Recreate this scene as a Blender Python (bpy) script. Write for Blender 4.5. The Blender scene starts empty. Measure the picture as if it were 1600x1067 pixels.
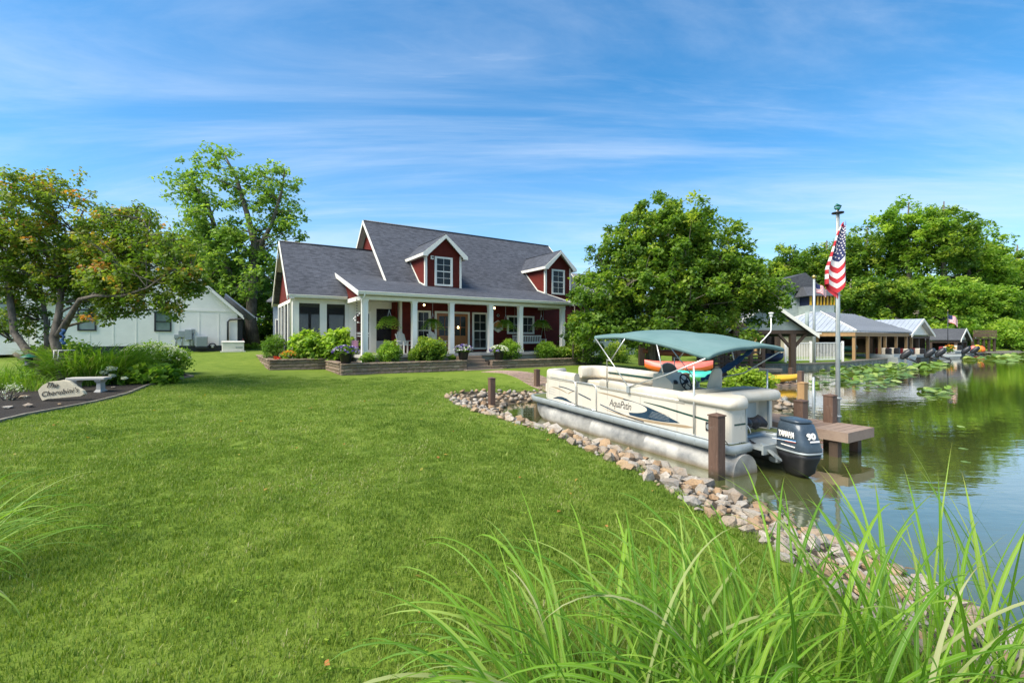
import bpy, math, random
import numpy as np
from mathutils import Vector, Matrix, noise as mnoise

R = math.radians
PI = math.pi
rng = np.random.default_rng(7)
random.seed(7)
sc = bpy.context.scene
COL = sc.collection

# ------------------------------------------------------------------ camera, sky, sun, exposure
CAMZ = 2.1
FPX = 711.0
cam_d = bpy.data.cameras.new('camera')
cam = bpy.data.objects.new('camera', cam_d)
COL.objects.link(cam)
cam.location = (0, 0, CAMZ)
cam.rotation_euler = (R(90), 0, 0)
cam_d.sensor_width = 36
cam_d.lens = 36 * FPX / 1600
cam_d.shift_y = -5.5 / 1600
cam_d.clip_start = 0.05
cam_d.clip_end = 3000
sc.camera = cam

SUN_AZ_FROM = Vector((-0.62, -0.42))     # compass side the sun stands on (x, y)
SUN_ELEV = 52
world = bpy.data.worlds.new('World')
sc.world = world
world.use_nodes = True
wt = world.node_tree
wt.nodes.clear()
def wn(t, **kw):
    n = wt.nodes.new(t)
    for k, v in kw.items():
        setattr(n, k, v)
    return n
w_out = wn('ShaderNodeOutputWorld')
w_bg = wn('ShaderNodeBackground')
w_sky = wn('ShaderNodeTexSky')
w_sky.sky_type = 'NISHITA'
w_sky.sun_disc = False
w_sky.sun_elevation = R(SUN_ELEV)
w_sky.sun_rotation = math.atan2(SUN_AZ_FROM.x, SUN_AZ_FROM.y)
w_sky.air_density = 1.0
w_sky.dust_density = 0.6
w_sky.ozone_density = 2.2
w_bg.inputs['Strength'].default_value = 0.15
tc = wn('ShaderNodeTexCoord')
sep = wn('ShaderNodeSeparateXYZ')
wt.links.new(tc.outputs['Generated'], sep.inputs[0])
def wmath(op, a, b=None, clamp=False):
    n = wn('ShaderNodeMath', operation=op, use_clamp=clamp)
    for i, v in enumerate((a, b)):
        if v is None:
            continue
        if isinstance(v, (int, float)):
            n.inputs[i].default_value = v
        else:
            wt.links.new(v, n.inputs[i])
    return n.outputs[0]
zz = wmath('ADD', wmath('MAXIMUM', sep.outputs[2], 0.0), 0.09)
cx = wmath('DIVIDE', sep.outputs[0], zz)
cy = wmath('DIVIDE', sep.outputs[1], zz)
comb = wn('ShaderNodeCombineXYZ')
wt.links.new(cx, comb.inputs[0]); wt.links.new(cy, comb.inputs[1])
def cloud_layer(rot, scx, scy, nscale, detail, rough, lo, hi, dist=0.6):
    mp = wn('ShaderNodeMapping')
    mp.inputs['Rotation'].default_value = (0, 0, R(rot))
    mp.inputs['Scale'].default_value = (scx, scy, 1)
    wt.links.new(comb.outputs[0], mp.inputs[0])
    nz = wn('ShaderNodeTexNoise')
    nz.inputs['Scale'].default_value = nscale
    nz.inputs['Detail'].default_value = detail
    nz.inputs['Roughness'].default_value = rough
    nz.inputs['Distortion'].default_value = dist
    wt.links.new(mp.outputs[0], nz.inputs['Vector'])
    mr = wn('ShaderNodeMapRange')
    mr.interpolation_type = 'SMOOTHSTEP'
    mr.inputs['From Min'].default_value = lo
    mr.inputs['From Max'].default_value = hi
    wt.links.new(nz.outputs['Fac'], mr.inputs['Value'])
    return mr.outputs[0]
c1 = cloud_layer(-8, 0.30, 1.1, 1.3, 10, 0.62, 0.38, 0.76)
c2 = cloud_layer(12, 0.5, 2.4, 2.6, 8, 0.66, 0.50, 0.85, 1.2)
c3 = cloud_layer(3, 0.16, 0.5, 0.9, 4, 0.5, 0.40, 0.72)
cl = wmath('ADD', wmath('MULTIPLY', c1, 0.54), wmath('MULTIPLY', wmath('MULTIPLY', c2, c3), 0.45), clamp=True)
cl = wmath('ADD', wmath('MULTIPLY', cl, 0.80), wmath('MULTIPLY', c3, 0.16), clamp=True)
hs = wn('ShaderNodeHueSaturation')
hs.inputs['Hue'].default_value = 0.493
hs.inputs['Saturation'].default_value = 1.46
hs.inputs['Value'].default_value = 0.66
wt.links.new(w_sky.outputs[0], hs.inputs['Color'])
# thin air brightens towards the horizon
hz = wmath('POWER', wmath('SUBTRACT', 1.0, wmath('MAXIMUM', sep.outputs[2], 0.0), clamp=True), 5.0)
mxh = wn('ShaderNodeMixRGB'); mxh.blend_type = 'MIX'
mxh.inputs['Color2'].default_value = (1.75, 2.45, 3.5, 1)
wt.links.new(wmath('MULTIPLY', hz, 0.80), mxh.inputs['Fac'])
wt.links.new(hs.outputs[0], mxh.inputs['Color1'])
mxc = wn('ShaderNodeMixRGB')
mxc.inputs['Color2'].default_value = (2.8, 3.1, 3.55, 1)
wt.links.new(cl, mxc.inputs['Fac'])
wt.links.new(mxh.outputs[0], mxc.inputs['Color1'])
wt.links.new(mxc.outputs[0], w_bg.inputs['Color'])
wt.links.new(w_bg.outputs[0], w_out.inputs['Surface'])

sun_d = bpy.data.lights.new('sun', 'SUN')
sun_d.energy = 3.3
sun_d.angle = R(42)
sun_d.color = (1.0, 0.93, 0.80)
sun = bpy.data.objects.new('sun', sun_d)
COL.objects.link(sun)
_d = Vector((SUN_AZ_FROM.x, SUN_AZ_FROM.y, 0)).normalized() * math.cos(R(SUN_ELEV)) + Vector((0, 0, math.sin(R(SUN_ELEV))))
sun.rotation_euler = (-_d).to_track_quat('-Z', 'Y').to_euler()

vs = sc.view_settings
vs.view_transform = 'Standard'
vs.look = 'None'
vs.gamma = 1
vs.exposure = 1.20
try:
    vs.use_curve_mapping = False
except Exception:
    pass
sc.cycles.max_bounces = 8
sc.cycles.transparent_max_bounces = 16
sc.cycles.use_denoising = True

# ------------------------------------------------------------------ materials
class NT:
    def __init__(s, name):
        s.m = bpy.data.materials.new(name)
        s.m.use_nodes = True
        s.t = s.m.node_tree
        s.t.nodes.clear()
        s.out = s.n('ShaderNodeOutputMaterial')
    def n(s, t, **kw):
        nd = s.t.nodes.new(t)
        for k, v in kw.items():
            setattr(nd, k, v)
        return nd
    def l(s, a, b):
        s.t.links.new(a, b)
    def set(s, sock, v):
        if isinstance(v, (int, float)):
            sock.default_value = v
        elif isinstance(v, (tuple, list)):
            sock.default_value = (v[0], v[1], v[2], 1) if len(v) == 3 and sock.type == 'RGBA' else v
        else:
            s.l(v, sock)
    def mix(s, f, a, b, bt='MIX'):
        n = s.n('ShaderNodeMixRGB', blend_type=bt)
        s.set(n.inputs[0], f); s.set(n.inputs[1], a); s.set(n.inputs[2], b)
        return n.outputs[0]
    def math(s, op, a, b=None, clamp=False):
        n = s.n('ShaderNodeMath', operation=op, use_clamp=clamp)
        s.set(n.inputs[0], a)
        if b is not None:
            s.set(n.inputs[1], b)
        return n.outputs[0]
    def noise(s, scale, detail=4, rough=0.55, coord='Object', vscale=None, dist=0.0, out='Fac'):
        if coord == 'UV':
            c = s.n('ShaderNodeUVMap').outputs[0]
        elif coord == 'Position':
            c = s.n('ShaderNodeNewGeometry').outputs['Position']
        else:
            c = s.n('ShaderNodeTexCoord').outputs[coord]
        if vscale:
            mp = s.n('ShaderNodeMapping')
            mp.inputs['Scale'].default_value = vscale
            s.l(c, mp.inputs[0]); c = mp.outputs[0]
        n = s.n('ShaderNodeTexNoise')
        n.inputs['Scale'].default_value = scale
        n.inputs['Detail'].default_value = detail
        n.inputs['Roughness'].default_value = rough
        n.inputs['Distortion'].default_value = dist
        s.l(c, n.inputs['Vector'])
        return n.outputs[out]
    def ramp(s, f, stops):
        r = s.n('ShaderNodeValToRGB')
        e = r.color_ramp.elements
        while len(e) < len(stops):
            e.new(0.5)
        for el, (p, c) in zip(e, stops):
            el.position = p
            el.color = (c[0], c[1], c[2], 1) if not isinstance(c, (int, float)) else (c, c, c, 1)
        s.l(f, r.inputs[0])
        return r.outputs[0]
    def rng(s, v, a, b, c=0.0, d=1.0):
        n = s.n('ShaderNodeMapRange')
        s.l(v, n.inputs['Value'])
        for k, x in zip(('From Min', 'From Max', 'To Min', 'To Max'), (a, b, c, d)):
            n.inputs[k].default_value = x
        return n.outputs[0]
    def bump(s, h, strength=0.3, dist=0.01):
        b = s.n('ShaderNodeBump')
        b.inputs['Strength'].default_value = strength
        b.inputs['Distance'].default_value = dist
        s.l(h, b.inputs['Height'])
        return b.outputs[0]
    def bsdf(s, col, rough=0.6, metal=0.0, spec=0.5, normal=None, coat=0.0):
        p = s.n('ShaderNodeBsdfPrincipled')
        s.set(p.inputs['Base Color'], col)
        s.set(p.inputs['Roughness'], rough)
        s.set(p.inputs['Metallic'], metal)
        p.inputs['Specular IOR Level'].default_value = spec
        if coat:
            p.inputs['Coat Weight'].default_value = coat
        if normal is not None:
            s.l(normal, p.inputs['Normal'])
        return p
    def done(s, sh):
        s.l(sh if not hasattr(sh, 'outputs') else sh.outputs[0], s.out.inputs['Surface'])
        return s.m

def simple(name, col, rough=0.6, metal=0.0, var=0.18, scale=6.0, bump=0.15, bdist=0.004, spec=0.5, vscale=None, coat=0.0, fine=40.0):
    t = NT(name)
    n1 = t.noise(scale, 5, 0.6, 'Position', vscale)
    n2 = t.noise(fine, 4, 0.6, 'Position', vscale)
    dark = tuple(c * (1 - var) for c in col)
    lite = tuple(min(1, c * (1 + var)) for c in col)
    c = t.mix(t.rng(n1, 0.3, 0.7), dark, lite)
    c = t.mix(t.rng(n2, 0.35, 0.75, 0, 0.35), c, dark)
    r = t.rng(n1, 0.3, 0.7, max(0, rough - 0.08), min(1, rough + 0.08))
    nb = t.bump(n2, bump, bdist) if bump else None
    return t.done(t.bsdf(c, r, metal, spec, nb, coat))

def leaf_mat(name, stops, trans=0.42, rough=0.55, spec=0.3):
    """stops: colours by the per-leaf 'tint' attribute"""
    t = NT(name)
    a = t.n('ShaderNodeAttribute', attribute_name='tint')
    c = t.ramp(a.outputs['Fac'], stops)
    p = t.bsdf(c, rough, 0, spec)
    tr = t.n('ShaderNodeBsdfTranslucent')
    t.l(t.mix(1.0, c, (1.7, 1.85, 0.9), 'MULTIPLY'), tr.inputs['Color'])
    m = t.n('ShaderNodeMixShader')
    m.inputs[0].default_value = trans
    t.l(p.outputs[0], m.inputs[1]); t.l(tr.outputs[0], m.inputs[2])
    return t.done(m)

M = {}
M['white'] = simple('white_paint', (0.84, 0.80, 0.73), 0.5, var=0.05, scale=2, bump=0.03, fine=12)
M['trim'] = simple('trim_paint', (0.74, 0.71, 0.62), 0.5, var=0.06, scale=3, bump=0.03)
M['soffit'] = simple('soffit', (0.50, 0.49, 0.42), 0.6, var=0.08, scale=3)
M['concrete'] = simple('concrete', (0.42, 0.40, 0.36), 0.85, var=0.15, scale=5, bump=0.3)
M['stucco'] = simple('tan_stucco', (0.40, 0.35, 0.26), 0.85, var=0.12, scale=4, bump=0.3)
M['black'] = simple('black_metal', (0.018, 0.02, 0.024), 0.4, var=0.2)
M['blackplastic'] = simple('black_plastic', (0.012, 0.012, 0.014), 0.45, var=0.2, bump=0.25, fine=60)
M['grey'] = simple('grey_metal', (0.33, 0.36, 0.36), 0.45, 0.3, var=0.1)
M['alu'] = simple('aluminium', (0.37, 0.40, 0.39), 0.45, 0.35, var=0.08, bump=0.03)
M['chrome'] = simple('bright_tube', (0.66, 0.66, 0.62), 0.32, 0.55, var=0.05, bump=0)
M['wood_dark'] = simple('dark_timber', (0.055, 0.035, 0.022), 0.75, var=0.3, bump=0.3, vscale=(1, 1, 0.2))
M['wood_tan'] = simple('tan_timber', (0.32, 0.19, 0.08), 0.7, var=0.2, bump=0.25, vscale=(1, 1, 0.2))
M['wood_grey'] = simple('weathered_timber', (0.20, 0.18, 0.14), 0.85, var=0.25, bump=0.4)
def mk_post(name, col, grain=1.0):
    t = NT(name)
    n1 = t.noise(3, 5, 0.6, 'Position', (1, 1, 0.3)); n2 = t.noise(34, 6, 0.75, 'Position', (1, 1, 0.10)); n3 = t.noise(11, 4, 0.7, 'Position')
    c = t.mix(t.rng(n1, 0.3, 0.7), tuple(x * 0.82 for x in col), tuple(x * 1.22 for x in col))
    c = t.mix(t.rng(n2, 0.42, 0.62, 0, 0.55), c, tuple(x * 0.55 for x in col))
    c = t.mix(t.rng(n3, 0.58, 0.75, 0, 0.35), c, (0.26, 0.23, 0.19))
    g = t.n('ShaderNodeNewGeometry'); s_ = t.n('ShaderNodeSeparateXYZ'); t.l(g.outputs['Position'], s_.inputs[0])
    wet = t.rng(t.math('ADD', s_.outputs[2], t.math('MULTIPLY', n3, 0.10)), 0.08, 0.22, 0.85, 0.0)
    c = t.mix(wet, c, (0.022, 0.024, 0.010))
    return t.done(t.bsdf(c, 0.68, 0, 0.35, t.bump(n2, 0.5, 0.006)))
M['post'] = mk_post('brown_post', (0.135, 0.080, 0.055))
def mk_deck():
    t = NT('brown_decking')
    oi = t.n('ShaderNodeObjectInfo')
    n1 = t.noise(2.5, 4, 0.6, 'Object', (1, 1, 1)); n2 = t.noise(30, 5, 0.75, 'Position', (0.35, 0.35, 1)); n3 = t.noise(1.2, 4, 0.65, 'Position')
    c = t.mix(oi.outputs['Random'], (0.215, 0.148, 0.108), (0.315, 0.228, 0.170))
    c = t.mix(t.rng(n2, 0.4, 0.65, 0, 0.4), c, (0.15, 0.10, 0.075))
    c = t.mix(t.rng(n3, 0.5, 0.7, 0, 0.35), c, (0.34, 0.28, 0.22))
    return t.done(t.bsdf(c, 0.72, 0, 0.3, t.bump(n2, 0.4, 0.004)))
M['deck'] = mk_deck()
M['mulch'] = simple('dark_mulch', (0.022, 0.015, 0.010), 0.95, var=0.6, scale=30, bump=1.0, bdist=0.03, fine=70)
M['door'] = simple('oak_door', (0.34, 0.12, 0.022), 0.4, var=0.2, vscale=(6, 6, 0.6), bump=0.1)
M['shutter'] = simple('blue_grey_siding', (0.25, 0.31, 0.36), 0.7, var=0.06)
M['yellow'] = simple('yellow_plastic', (0.72, 0.40, 0.02), 0.35, var=0.06, bump=0.02)
M['orange'] = simple('orange_plastic', (0.78, 0.16, 0.03), 0.38, var=0.12, bump=0.02, scale=1.5)
M['pink'] = simple('coral_plastic', (0.78, 0.17, 0.13), 0.38, var=0.1, bump=0.02)
M['teal_p'] = simple('teal_plastic', (0.05, 0.42, 0.32), 0.4, var=0.1)
M['green_p'] = simple('green_plastic', (0.015, 0.13, 0.08), 0.4, var=0.15)
M['lime_p'] = simple('light_green_plastic', (0.20, 0.62, 0.18), 0.4, var=0.1)
M['red_brown'] = simple('rusty_canoe', (0.30, 0.10, 0.055), 0.5, var=0.25)
M['navy'] = simple('navy', (0.010, 0.018, 0.06), 0.6, var=0.2)
M['blue_cloth'] = simple('blue_cloth', (0.012, 0.06, 0.17), 0.8, var=0.35, bump=0.3)
M['red_flag'] = simple('flag_red', (0.48, 0.02, 0.03), 0.8, var=0.08, bump=0.1)
M['white_flag'] = simple('flag_white', (0.74, 0.70, 0.68), 0.8, var=0.05, bump=0.1)
M['blue_flag'] = simple('flag_blue', (0.016, 0.026, 0.10), 0.8, var=0.1, bump=0.1)
M['pot'] = simple('black_pot', (0.010, 0.012, 0.018), 0.35, var=0.2)
M['stone_sign'] = simple('sandstone', (0.50, 0.44, 0.32), 0.85, var=0.14, bump=0.5, bdist=0.01)
M['letter'] = simple('black_lettering', (0.012, 0.012, 0.012), 0.6, var=0.1, bump=0)
M['brass'] = simple('brass', (0.6, 0.42, 0.12), 0.3, 0.9)
M['red_seat'] = simple('dark_red', (0.20, 0.02, 0.025), 0.6)
M['person_skin'] = simple('pale_beige', (0.6, 0.5, 0.4), 0.6)

def mk_siding(name, col, course=0.105):
    t = NT(name)
    uv = t.n('ShaderNodeUVMap').outputs[0]
    s = t.n('ShaderNodeSeparateXYZ'); t.l(uv, s.inputs[0])
    fr = t.math('FRACT', t.math('DIVIDE', s.outputs[1], course))
    n1 = t.noise(2.0, 4, 0.6, 'UV'); n2 = t.noise(14, 5, 0.6, 'UV', (0.4, 4, 1))
    c = t.mix(t.rng(n1, 0.3, 0.7), tuple(x * 0.85 for x in col), tuple(x * 1.15 for x in col))
    c = t.mix(t.rng(n2, 0.4, 0.7, 0, 0.3), c, tuple(x * 0.7 for x in col))
    h = t.math('SUBTRACT', 1.0, fr)
    return t.done(t.bsdf(c, 0.65, 0, 0.15, t.bump(h, 0.9, 0.02)))
M['red_siding'] = mk_siding('red_lap_siding', (0.118, 0.018, 0.012))
M['grey_siding'] = mk_siding('grey_siding', (0.30, 0.35, 0.33), 0.14)

def mk_shingle(name, a, b):
    t = NT(name)
    uv = t.n('ShaderNodeUVMap').outputs[0]
    br = t.n('ShaderNodeTexBrick')
    br.inputs['Scale'].default_value = 1.0
    br.inputs['Brick Width'].default_value = 0.26
    br.inputs['Row Height'].default_value = 0.115
    br.inputs['Mortar Size'].default_value = 0.007
    br.inputs['Mortar Smooth'].default_value = 0.3
    br.inputs['Bias'].default_value = 0.0
    br.offset = 0.37
    br.inputs['Color1'].default_value = (*a, 1)
    br.inputs['Color2'].default_value = (*b, 1)
    br.inputs['Mortar'].default_value = (a[0] * 0.35, a[1] * 0.35, a[2] * 0.35, 1)
    t.l(uv, br.inputs['Vector'])
    n1 = t.noise(3.2, 4, 0.6, 'UV', (1, 3, 1)); n2 = t.noise(150, 3, 0.6, 'UV'); n3 = t.noise(0.35, 3, 0.6, 'UV')
    c = t.mix(t.rng(n1, 0.35, 0.7, 0, 0.55), br.outputs['Color'], tuple(min(1, x * 1.7) for x in b))
    c = t.mix(t.rng(n2, 0.3, 0.7, 0, 0.3), c, a)
    c = t.mix(t.rng(n3, 0.35, 0.7, 0, 0.35), c, tuple(x * 0.6 for x in a))
    h = t.math('ADD', br.outputs['Fac'], n2)
    b_ = t.n('ShaderNodeBump'); b_.inputs['Strength'].default_value = 0.5; b_.inputs['Distance'].default_value = 0.01; b_.invert = True
    t.l(h, b_.inputs['Height'])
    return t.done(t.bsdf(c, 0.85, 0, 0.35, b_.outputs[0]))
M['shingle'] = mk_shingle('slate_shingles', (0.030, 0.033, 0.042), (0.088, 0.094, 0.112))
M['shingle_grey'] = mk_shingle('grey_shingles', (0.15, 0.15, 0.16), (0.20, 0.20, 0.21))
M['shingle_dark'] = mk_shingle('dark_shingles', (0.05, 0.053, 0.058), (0.08, 0.083, 0.09))

def mk_metalroof(name, col, pitch=0.41):
    t = NT(name)
    n1 = t.noise(0.7, 4, 0.6, 'UV'); n2 = t.noise(8, 4, 0.6, 'UV', (2, 0.3, 1))
    c = t.mix(t.rng(n1, 0.3, 0.7), tuple(x * 0.88 for x in col), tuple(min(1, x * 1.12) for x in col))
    c = t.mix(t.rng(n2, 0.45, 0.75, 0, 0.25), c, tuple(x * 0.6 for x in col))
    return t.done(t.bsdf(c, 0.42, 0.25, 0.5))
M['metal_roof'] = mk_metalroof('standing_seam_metal', (0.42, 0.45, 0.48))
M['metal_roof_dark'] = mk_metalroof('dark_metal', (0.20, 0.22, 0.25))

def mk_screen():
    t = NT('insect_screen')
    uv = t.n('ShaderNodeUVMap').outputs[0]
    p = t.bsdf((0.022, 0.024, 0.026), 0.5, 0, 0.3)
    g = t.n('ShaderNodeBsdfTransparent'); g.inputs[0].default_value = (0.75, 0.77, 0.78, 1)
    m = t.n('ShaderNodeMixShader'); m.inputs[0].default_value = 0.55
    t.l(p.outputs[0], m.inputs[1]); t.l(g.outputs[0], m.inputs[2])
    return t.done(m)
M['screen'] = mk_screen()
def mk_glass(name, tint=(0.012, 0.016, 0.018), rough=0.04, spec=0.8):
    t = NT(name)
    n = t.noise(1.2, 2, 0.5, 'Position')
    return t.done(t.bsdf(t.mix(t.rng(n, 0.3, 0.7), tint, tuple(x * 2.2 for x in tint)), rough, 0, spec, t.bump(n, 0.02, 0.02)))
M['glass'] = mk_glass('window_glass', (0.010, 0.013, 0.014), 0.12, 0.25)
M['glass_green'] = mk_glass('green_window_glass', (0.10, 0.14, 0.12), 0.08)
def emis(name, col, s):
    t = NT(name)
    e = t.n('ShaderNodeEmission'); e.inputs[0].default_value = (*col, 1); e.inputs[1].default_value = s
    return t.done(e)
M['bulb'] = emis('lit_bulb', (1.0, 0.72, 0.32), 5)

def mk_water():
    t = NT('lake_water')
    n1 = t.noise(0.12, 3, 0.5, 'Position')
    c = t.mix(t.rng(n1, 0.3, 0.7), (0.062, 0.072, 0.020), (0.082, 0.092, 0.030))
    w1 = t.noise(1.3, 3, 0.5, 'Position', (1.0, 2.2, 1)); w2 = t.noise(9.0, 2, 0.5, 'Position', (1, 2.0, 1))
    patch = t.rng(t.noise(0.09, 2, 0.5, 'Position', (1, 1.4, 1)), 0.42, 0.62)
    h = t.math('ADD', w1, t.math('MULTIPLY', t.math('MULTIPLY', w2, patch), 0.22))
    b = t.bump(h, 0.10, 0.05)
    p = t.bsdf(c, 0.035, 0, 0.5, b)
    p.inputs['IOR'].default_value = 1.33
    gl = t.n('ShaderNodeBsdfGlossy'); gl.inputs['Roughness'].default_value = 0.03
    gl.inputs['Color'].default_value = (1.0, 0.965, 0.89, 1)
    t.l(b, gl.inputs['Normal'])
    lw = t.n('ShaderNodeFresnel'); lw.inputs['IOR'].default_value = 1.75
    t.l(b, lw.inputs['Normal'])
    m = t.n('ShaderNodeMixShader')
    t.l(t.math('MULTIPLY', lw.outputs[0], 1.15, True), m.inputs[0])
    t.l(p.outputs[0], m.inputs[1]); t.l(gl.outputs[0], m.inputs[2])
    return t.done(m)
M['water'] = mk_water()

def mk_lawn():
    t = NT('lawn_ground')
    big = t.noise(0.35, 5, 0.6, 'Position'); mid = t.noise(2.2, 5, 0.65, 'Position'); fine = t.noise(22, 5, 0.75, 'Position', (1, 0.45, 1))
    c = t.ramp(t.math('ADD', t.math('MULTIPLY', big, 0.45), t.math('MULTIPLY', mid, 0.55)),
               [(0.34, (0.092, 0.146, 0.015)), (0.48, (0.144, 0.207, 0.024)), (0.62, (0.199, 0.258, 0.037)), (0.74, (0.277, 0.314, 0.092))])
    c = t.mix(t.rng(fine, 0.35, 0.68, 0.0, 0.7), c, (0.06, 0.11, 0.010))
    c = t.mix(t.rng(fine, 0.55, 0.8, 0.0, 0.5), c, (0.28, 0.34, 0.05))
    a = t.n('ShaderNodeAttribute', attribute_name='bank')
    soil = t.mix(t.rng(fine, 0.3, 0.7), (0.05, 0.04, 0.026), (0.12, 0.095, 0.065))
    c = t.mix(a.outputs['Fac'], c, soil)
    return t.done(t.bsdf(c, 0.9, 0, 0.15, t.bump(t.math('ADD', fine, mid), 0.8, 0.03)))
M['lawn'] = mk_lawn()
def mk_blade():
    t = NT('grass_blade')
    a = t.n('ShaderNodeAttribute', attribute_name='tint')
    big = t.noise(0.55, 4, 0.6, 'Position'); mid = t.noise(2.6, 4, 0.6, 'Position', (1, 0.6, 1)); clov = t.noise(1.1, 3, 0.7, 'Position', (0.8, 1.2, 1), 1.0)
    v = t.math('ADD', t.math('MULTIPLY', a.outputs['Fac'], 0.62), t.math('ADD', t.rng(big, 0.32, 0.68, -0.12, 0.26), t.rng(mid, 0.32, 0.68, -0.14, 0.20)), True)
    c = t.ramp(v, [(0.0, (0.080, 0.142, 0.015)), (0.35, (0.145, 0.233, 0.025)), (0.62, (0.220, 0.295, 0.044)), (0.88, (0.311, 0.353, 0.095)), (1.0, (0.451, 0.409, 0.237))])
    c = t.mix(t.rng(clov, 0.60, 0.70, 0.0, 0.6), c, (0.060, 0.125, 0.018))
    p = t.bsdf(c, 0.6, 0, 0.25)
    tr = t.n('ShaderNodeBsdfTranslucent'); t.l(t.mix(1.0, c, (1.6, 1.6, 0.7), 'MULTIPLY'), tr.inputs['Color'])
    m = t.n('ShaderNodeMixShader'); m.inputs[0].default_value = 0.30
    t.l(p.outputs[0], m.inputs[1]); t.l(tr.outputs[0], m.inputs[2])
    return t.done(m)
M['grass_blade'] = mk_blade()

def mk_rock():
    t = NT('riprap_stone')
    oi = t.n('ShaderNodeObjectInfo')
    a = t.n('ShaderNodeAttribute', attribute_name='tint')
    v = t.math('FRACT', t.math('ADD', oi.outputs['Random'], a.outputs['Fac']))
    base = t.ramp(v, [(0.0, (0.30, 0.275, 0.235)), (0.20, (0.40, 0.35, 0.28)), (0.32, (0.35, 0.22, 0.12)), (0.48, (0.46, 0.31, 0.17)), (0.60, (0.25, 0.235, 0.21)), (0.8, (0.50, 0.45, 0.38)), (1.0, (0.34, 0.26, 0.18))])
    n1 = t.noise(7, 5, 0.65, 'Position'); n2 = t.noise(45, 5, 0.7, 'Position')
    c = t.mix(t.rng(n1, 0.46, 0.66, 0, 0.55), base, (0.30, 0.20, 0.11))
    c = t.mix(t.rng(n2, 0.4, 0.75, 0, 0.6), c, (0.13, 0.11, 0.09))
    g = t.n('ShaderNodeNewGeometry'); s = t.n('ShaderNodeSeparateXYZ'); t.l(g.outputs['Position'], s.inputs[0])
    wet = t.rng(t.math('ADD', s.outputs[2], t.math('MULTIPLY', n1, 0.05)), 0.02, 0.10, 0.85, 0.0)
    c = t.mix(wet, c, (0.035, 0.035, 0.018))
    return t.done(t.bsdf(c, 0.8, 0, 0.4, t.bump(t.math('ADD', n1, n2), 0.7, 0.02)))
M['rock'] = mk_rock()
def mk_block():
    t = NT('retaining_block')
    oi = t.n('ShaderNodeObjectInfo')
    base = t.ramp(oi.outputs['Random'], [(0.0, (0.19, 0.13, 0.095)), (0.4, (0.27, 0.20, 0.145)), (0.7, (0.22, 0.165, 0.13)), (1.0, (0.33, 0.26, 0.19))])
    n1 = t.noise(9, 5, 0.7, 'Position'); n2 = t.noise(60, 4, 0.7, 'Position')
    c = t.mix(t.rng(n1, 0.4, 0.65, 0, 0.6), base, (0.33, 0.25, 0.17))
    c = t.mix(t.rng(n2, 0.4, 0.7, 0, 0.5), c, (0.10, 0.07, 0.05))
    return t.done(t.bsdf(c, 0.88, 0, 0.3, t.bump(t.math('ADD', n1, n2), 0.9, 0.02)))
M['block'] = mk_block()
M['paver'] = simple('red_pavers', (0.36, 0.25, 0.19), 0.85, var=0.25, scale=8, bump=0.3)
def mk_bark(name, a, b):
    t = NT(name)
    n1 = t.noise(10, 6, 0.7, 'Position', (1, 1, 0.25)); n2 = t.noise(2.0, 4, 0.6, 'Position')
    c = t.mix(t.rng(n1, 0.35, 0.65), a, b)
    c = t.mix(t.rng(n2, 0.45, 0.7, 0, 0.4), c, tuple(x * 0.5 for x in a))
    return t.done(t.bsdf(c, 0.9, 0, 0.2, t.bump(n1, 0.9, 0.03)))
M['bark'] = mk_bark('brown_bark', (0.085, 0.072, 0.058), (0.23, 0.195, 0.155))
M['bark_grey'] = mk_bark('grey_bark', (0.07, 0.06, 0.05), (0.22, 0.19, 0.15))

# boat materials
def mk_vinyl():
    t = NT('cream_vinyl')
    n1 = t.noise(2.2, 5, 0.6, 'Position'); n2 = t.noise(9, 4, 0.7, 'Position', (1, 1, 0.3))
    c = t.mix(t.rng(n1, 0.3, 0.7), (0.56, 0.50, 0.39), (0.66, 0.61, 0.51))
    c = t.mix(t.rng(n2, 0.5, 0.78, 0, 0.6), c, (0.50, 0.40, 0.27))
    return t.done(t.bsdf(c, 0.45, 0, 0.4, t.bump(n1, 0.1, 0.02)))
M['vinyl'] = mk_vinyl()
M['panel'] = simple('cream_panel', (0.62, 0.565, 0.465), 0.30, var=0.04, scale=1.5, bump=0.02, coat=0.2)
M['panel_tan'] = simple('tan_decal', (0.34, 0.25, 0.15), 0.4, var=0.08, bump=0)
M['decal_navy'] = simple('navy_decal', (0.018, 0.045, 0.075), 0.3, var=0.15, bump=0)
M['decal_green'] = simple('dark_green_decal', (0.012, 0.055, 0.042), 0.35, var=0.12, bump=0)
M['decal_black'] = simple('black_decal', (0.02, 0.02, 0.025), 0.35, var=0.1, bump=0)
def mk_pontoon():
    t = NT('weathered_aluminium')
    n1 = t.noise(2.4, 5, 0.65, 'Position'); n2 = t.noise(18, 5, 0.7, 'Position', (1, 1, 3))
    c = t.mix(t.rng(n1, 0.35, 0.65), (0.20, 0.20, 0.19), (0.48, 0.46, 0.41))
    c = t.mix(t.rng(n2, 0.45, 0.75, 0, 0.5), c, (0.30, 0.27, 0.22))
    g = t.n('ShaderNodeNewGeometry'); s = t.n('ShaderNodeSeparateXYZ'); t.l(g.outputs['Position'], s.inputs[0])
    scum = t.rng(t.math('ADD', s.outputs[2], t.math('MULTIPLY', n2, 0.08)), 0.03, 0.13, 0.85, 0.0)
    c = t.mix(scum, c, (0.16, 0.11, 0.05))
    return t.done(t.bsdf(c, t.rng(n1, 0.3, 0.7, 0.45, 0.65), 0.30, 0.5, t.bump(n1, 0.25, 0.02)))
M['pontoon'] = mk_pontoon()
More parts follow.
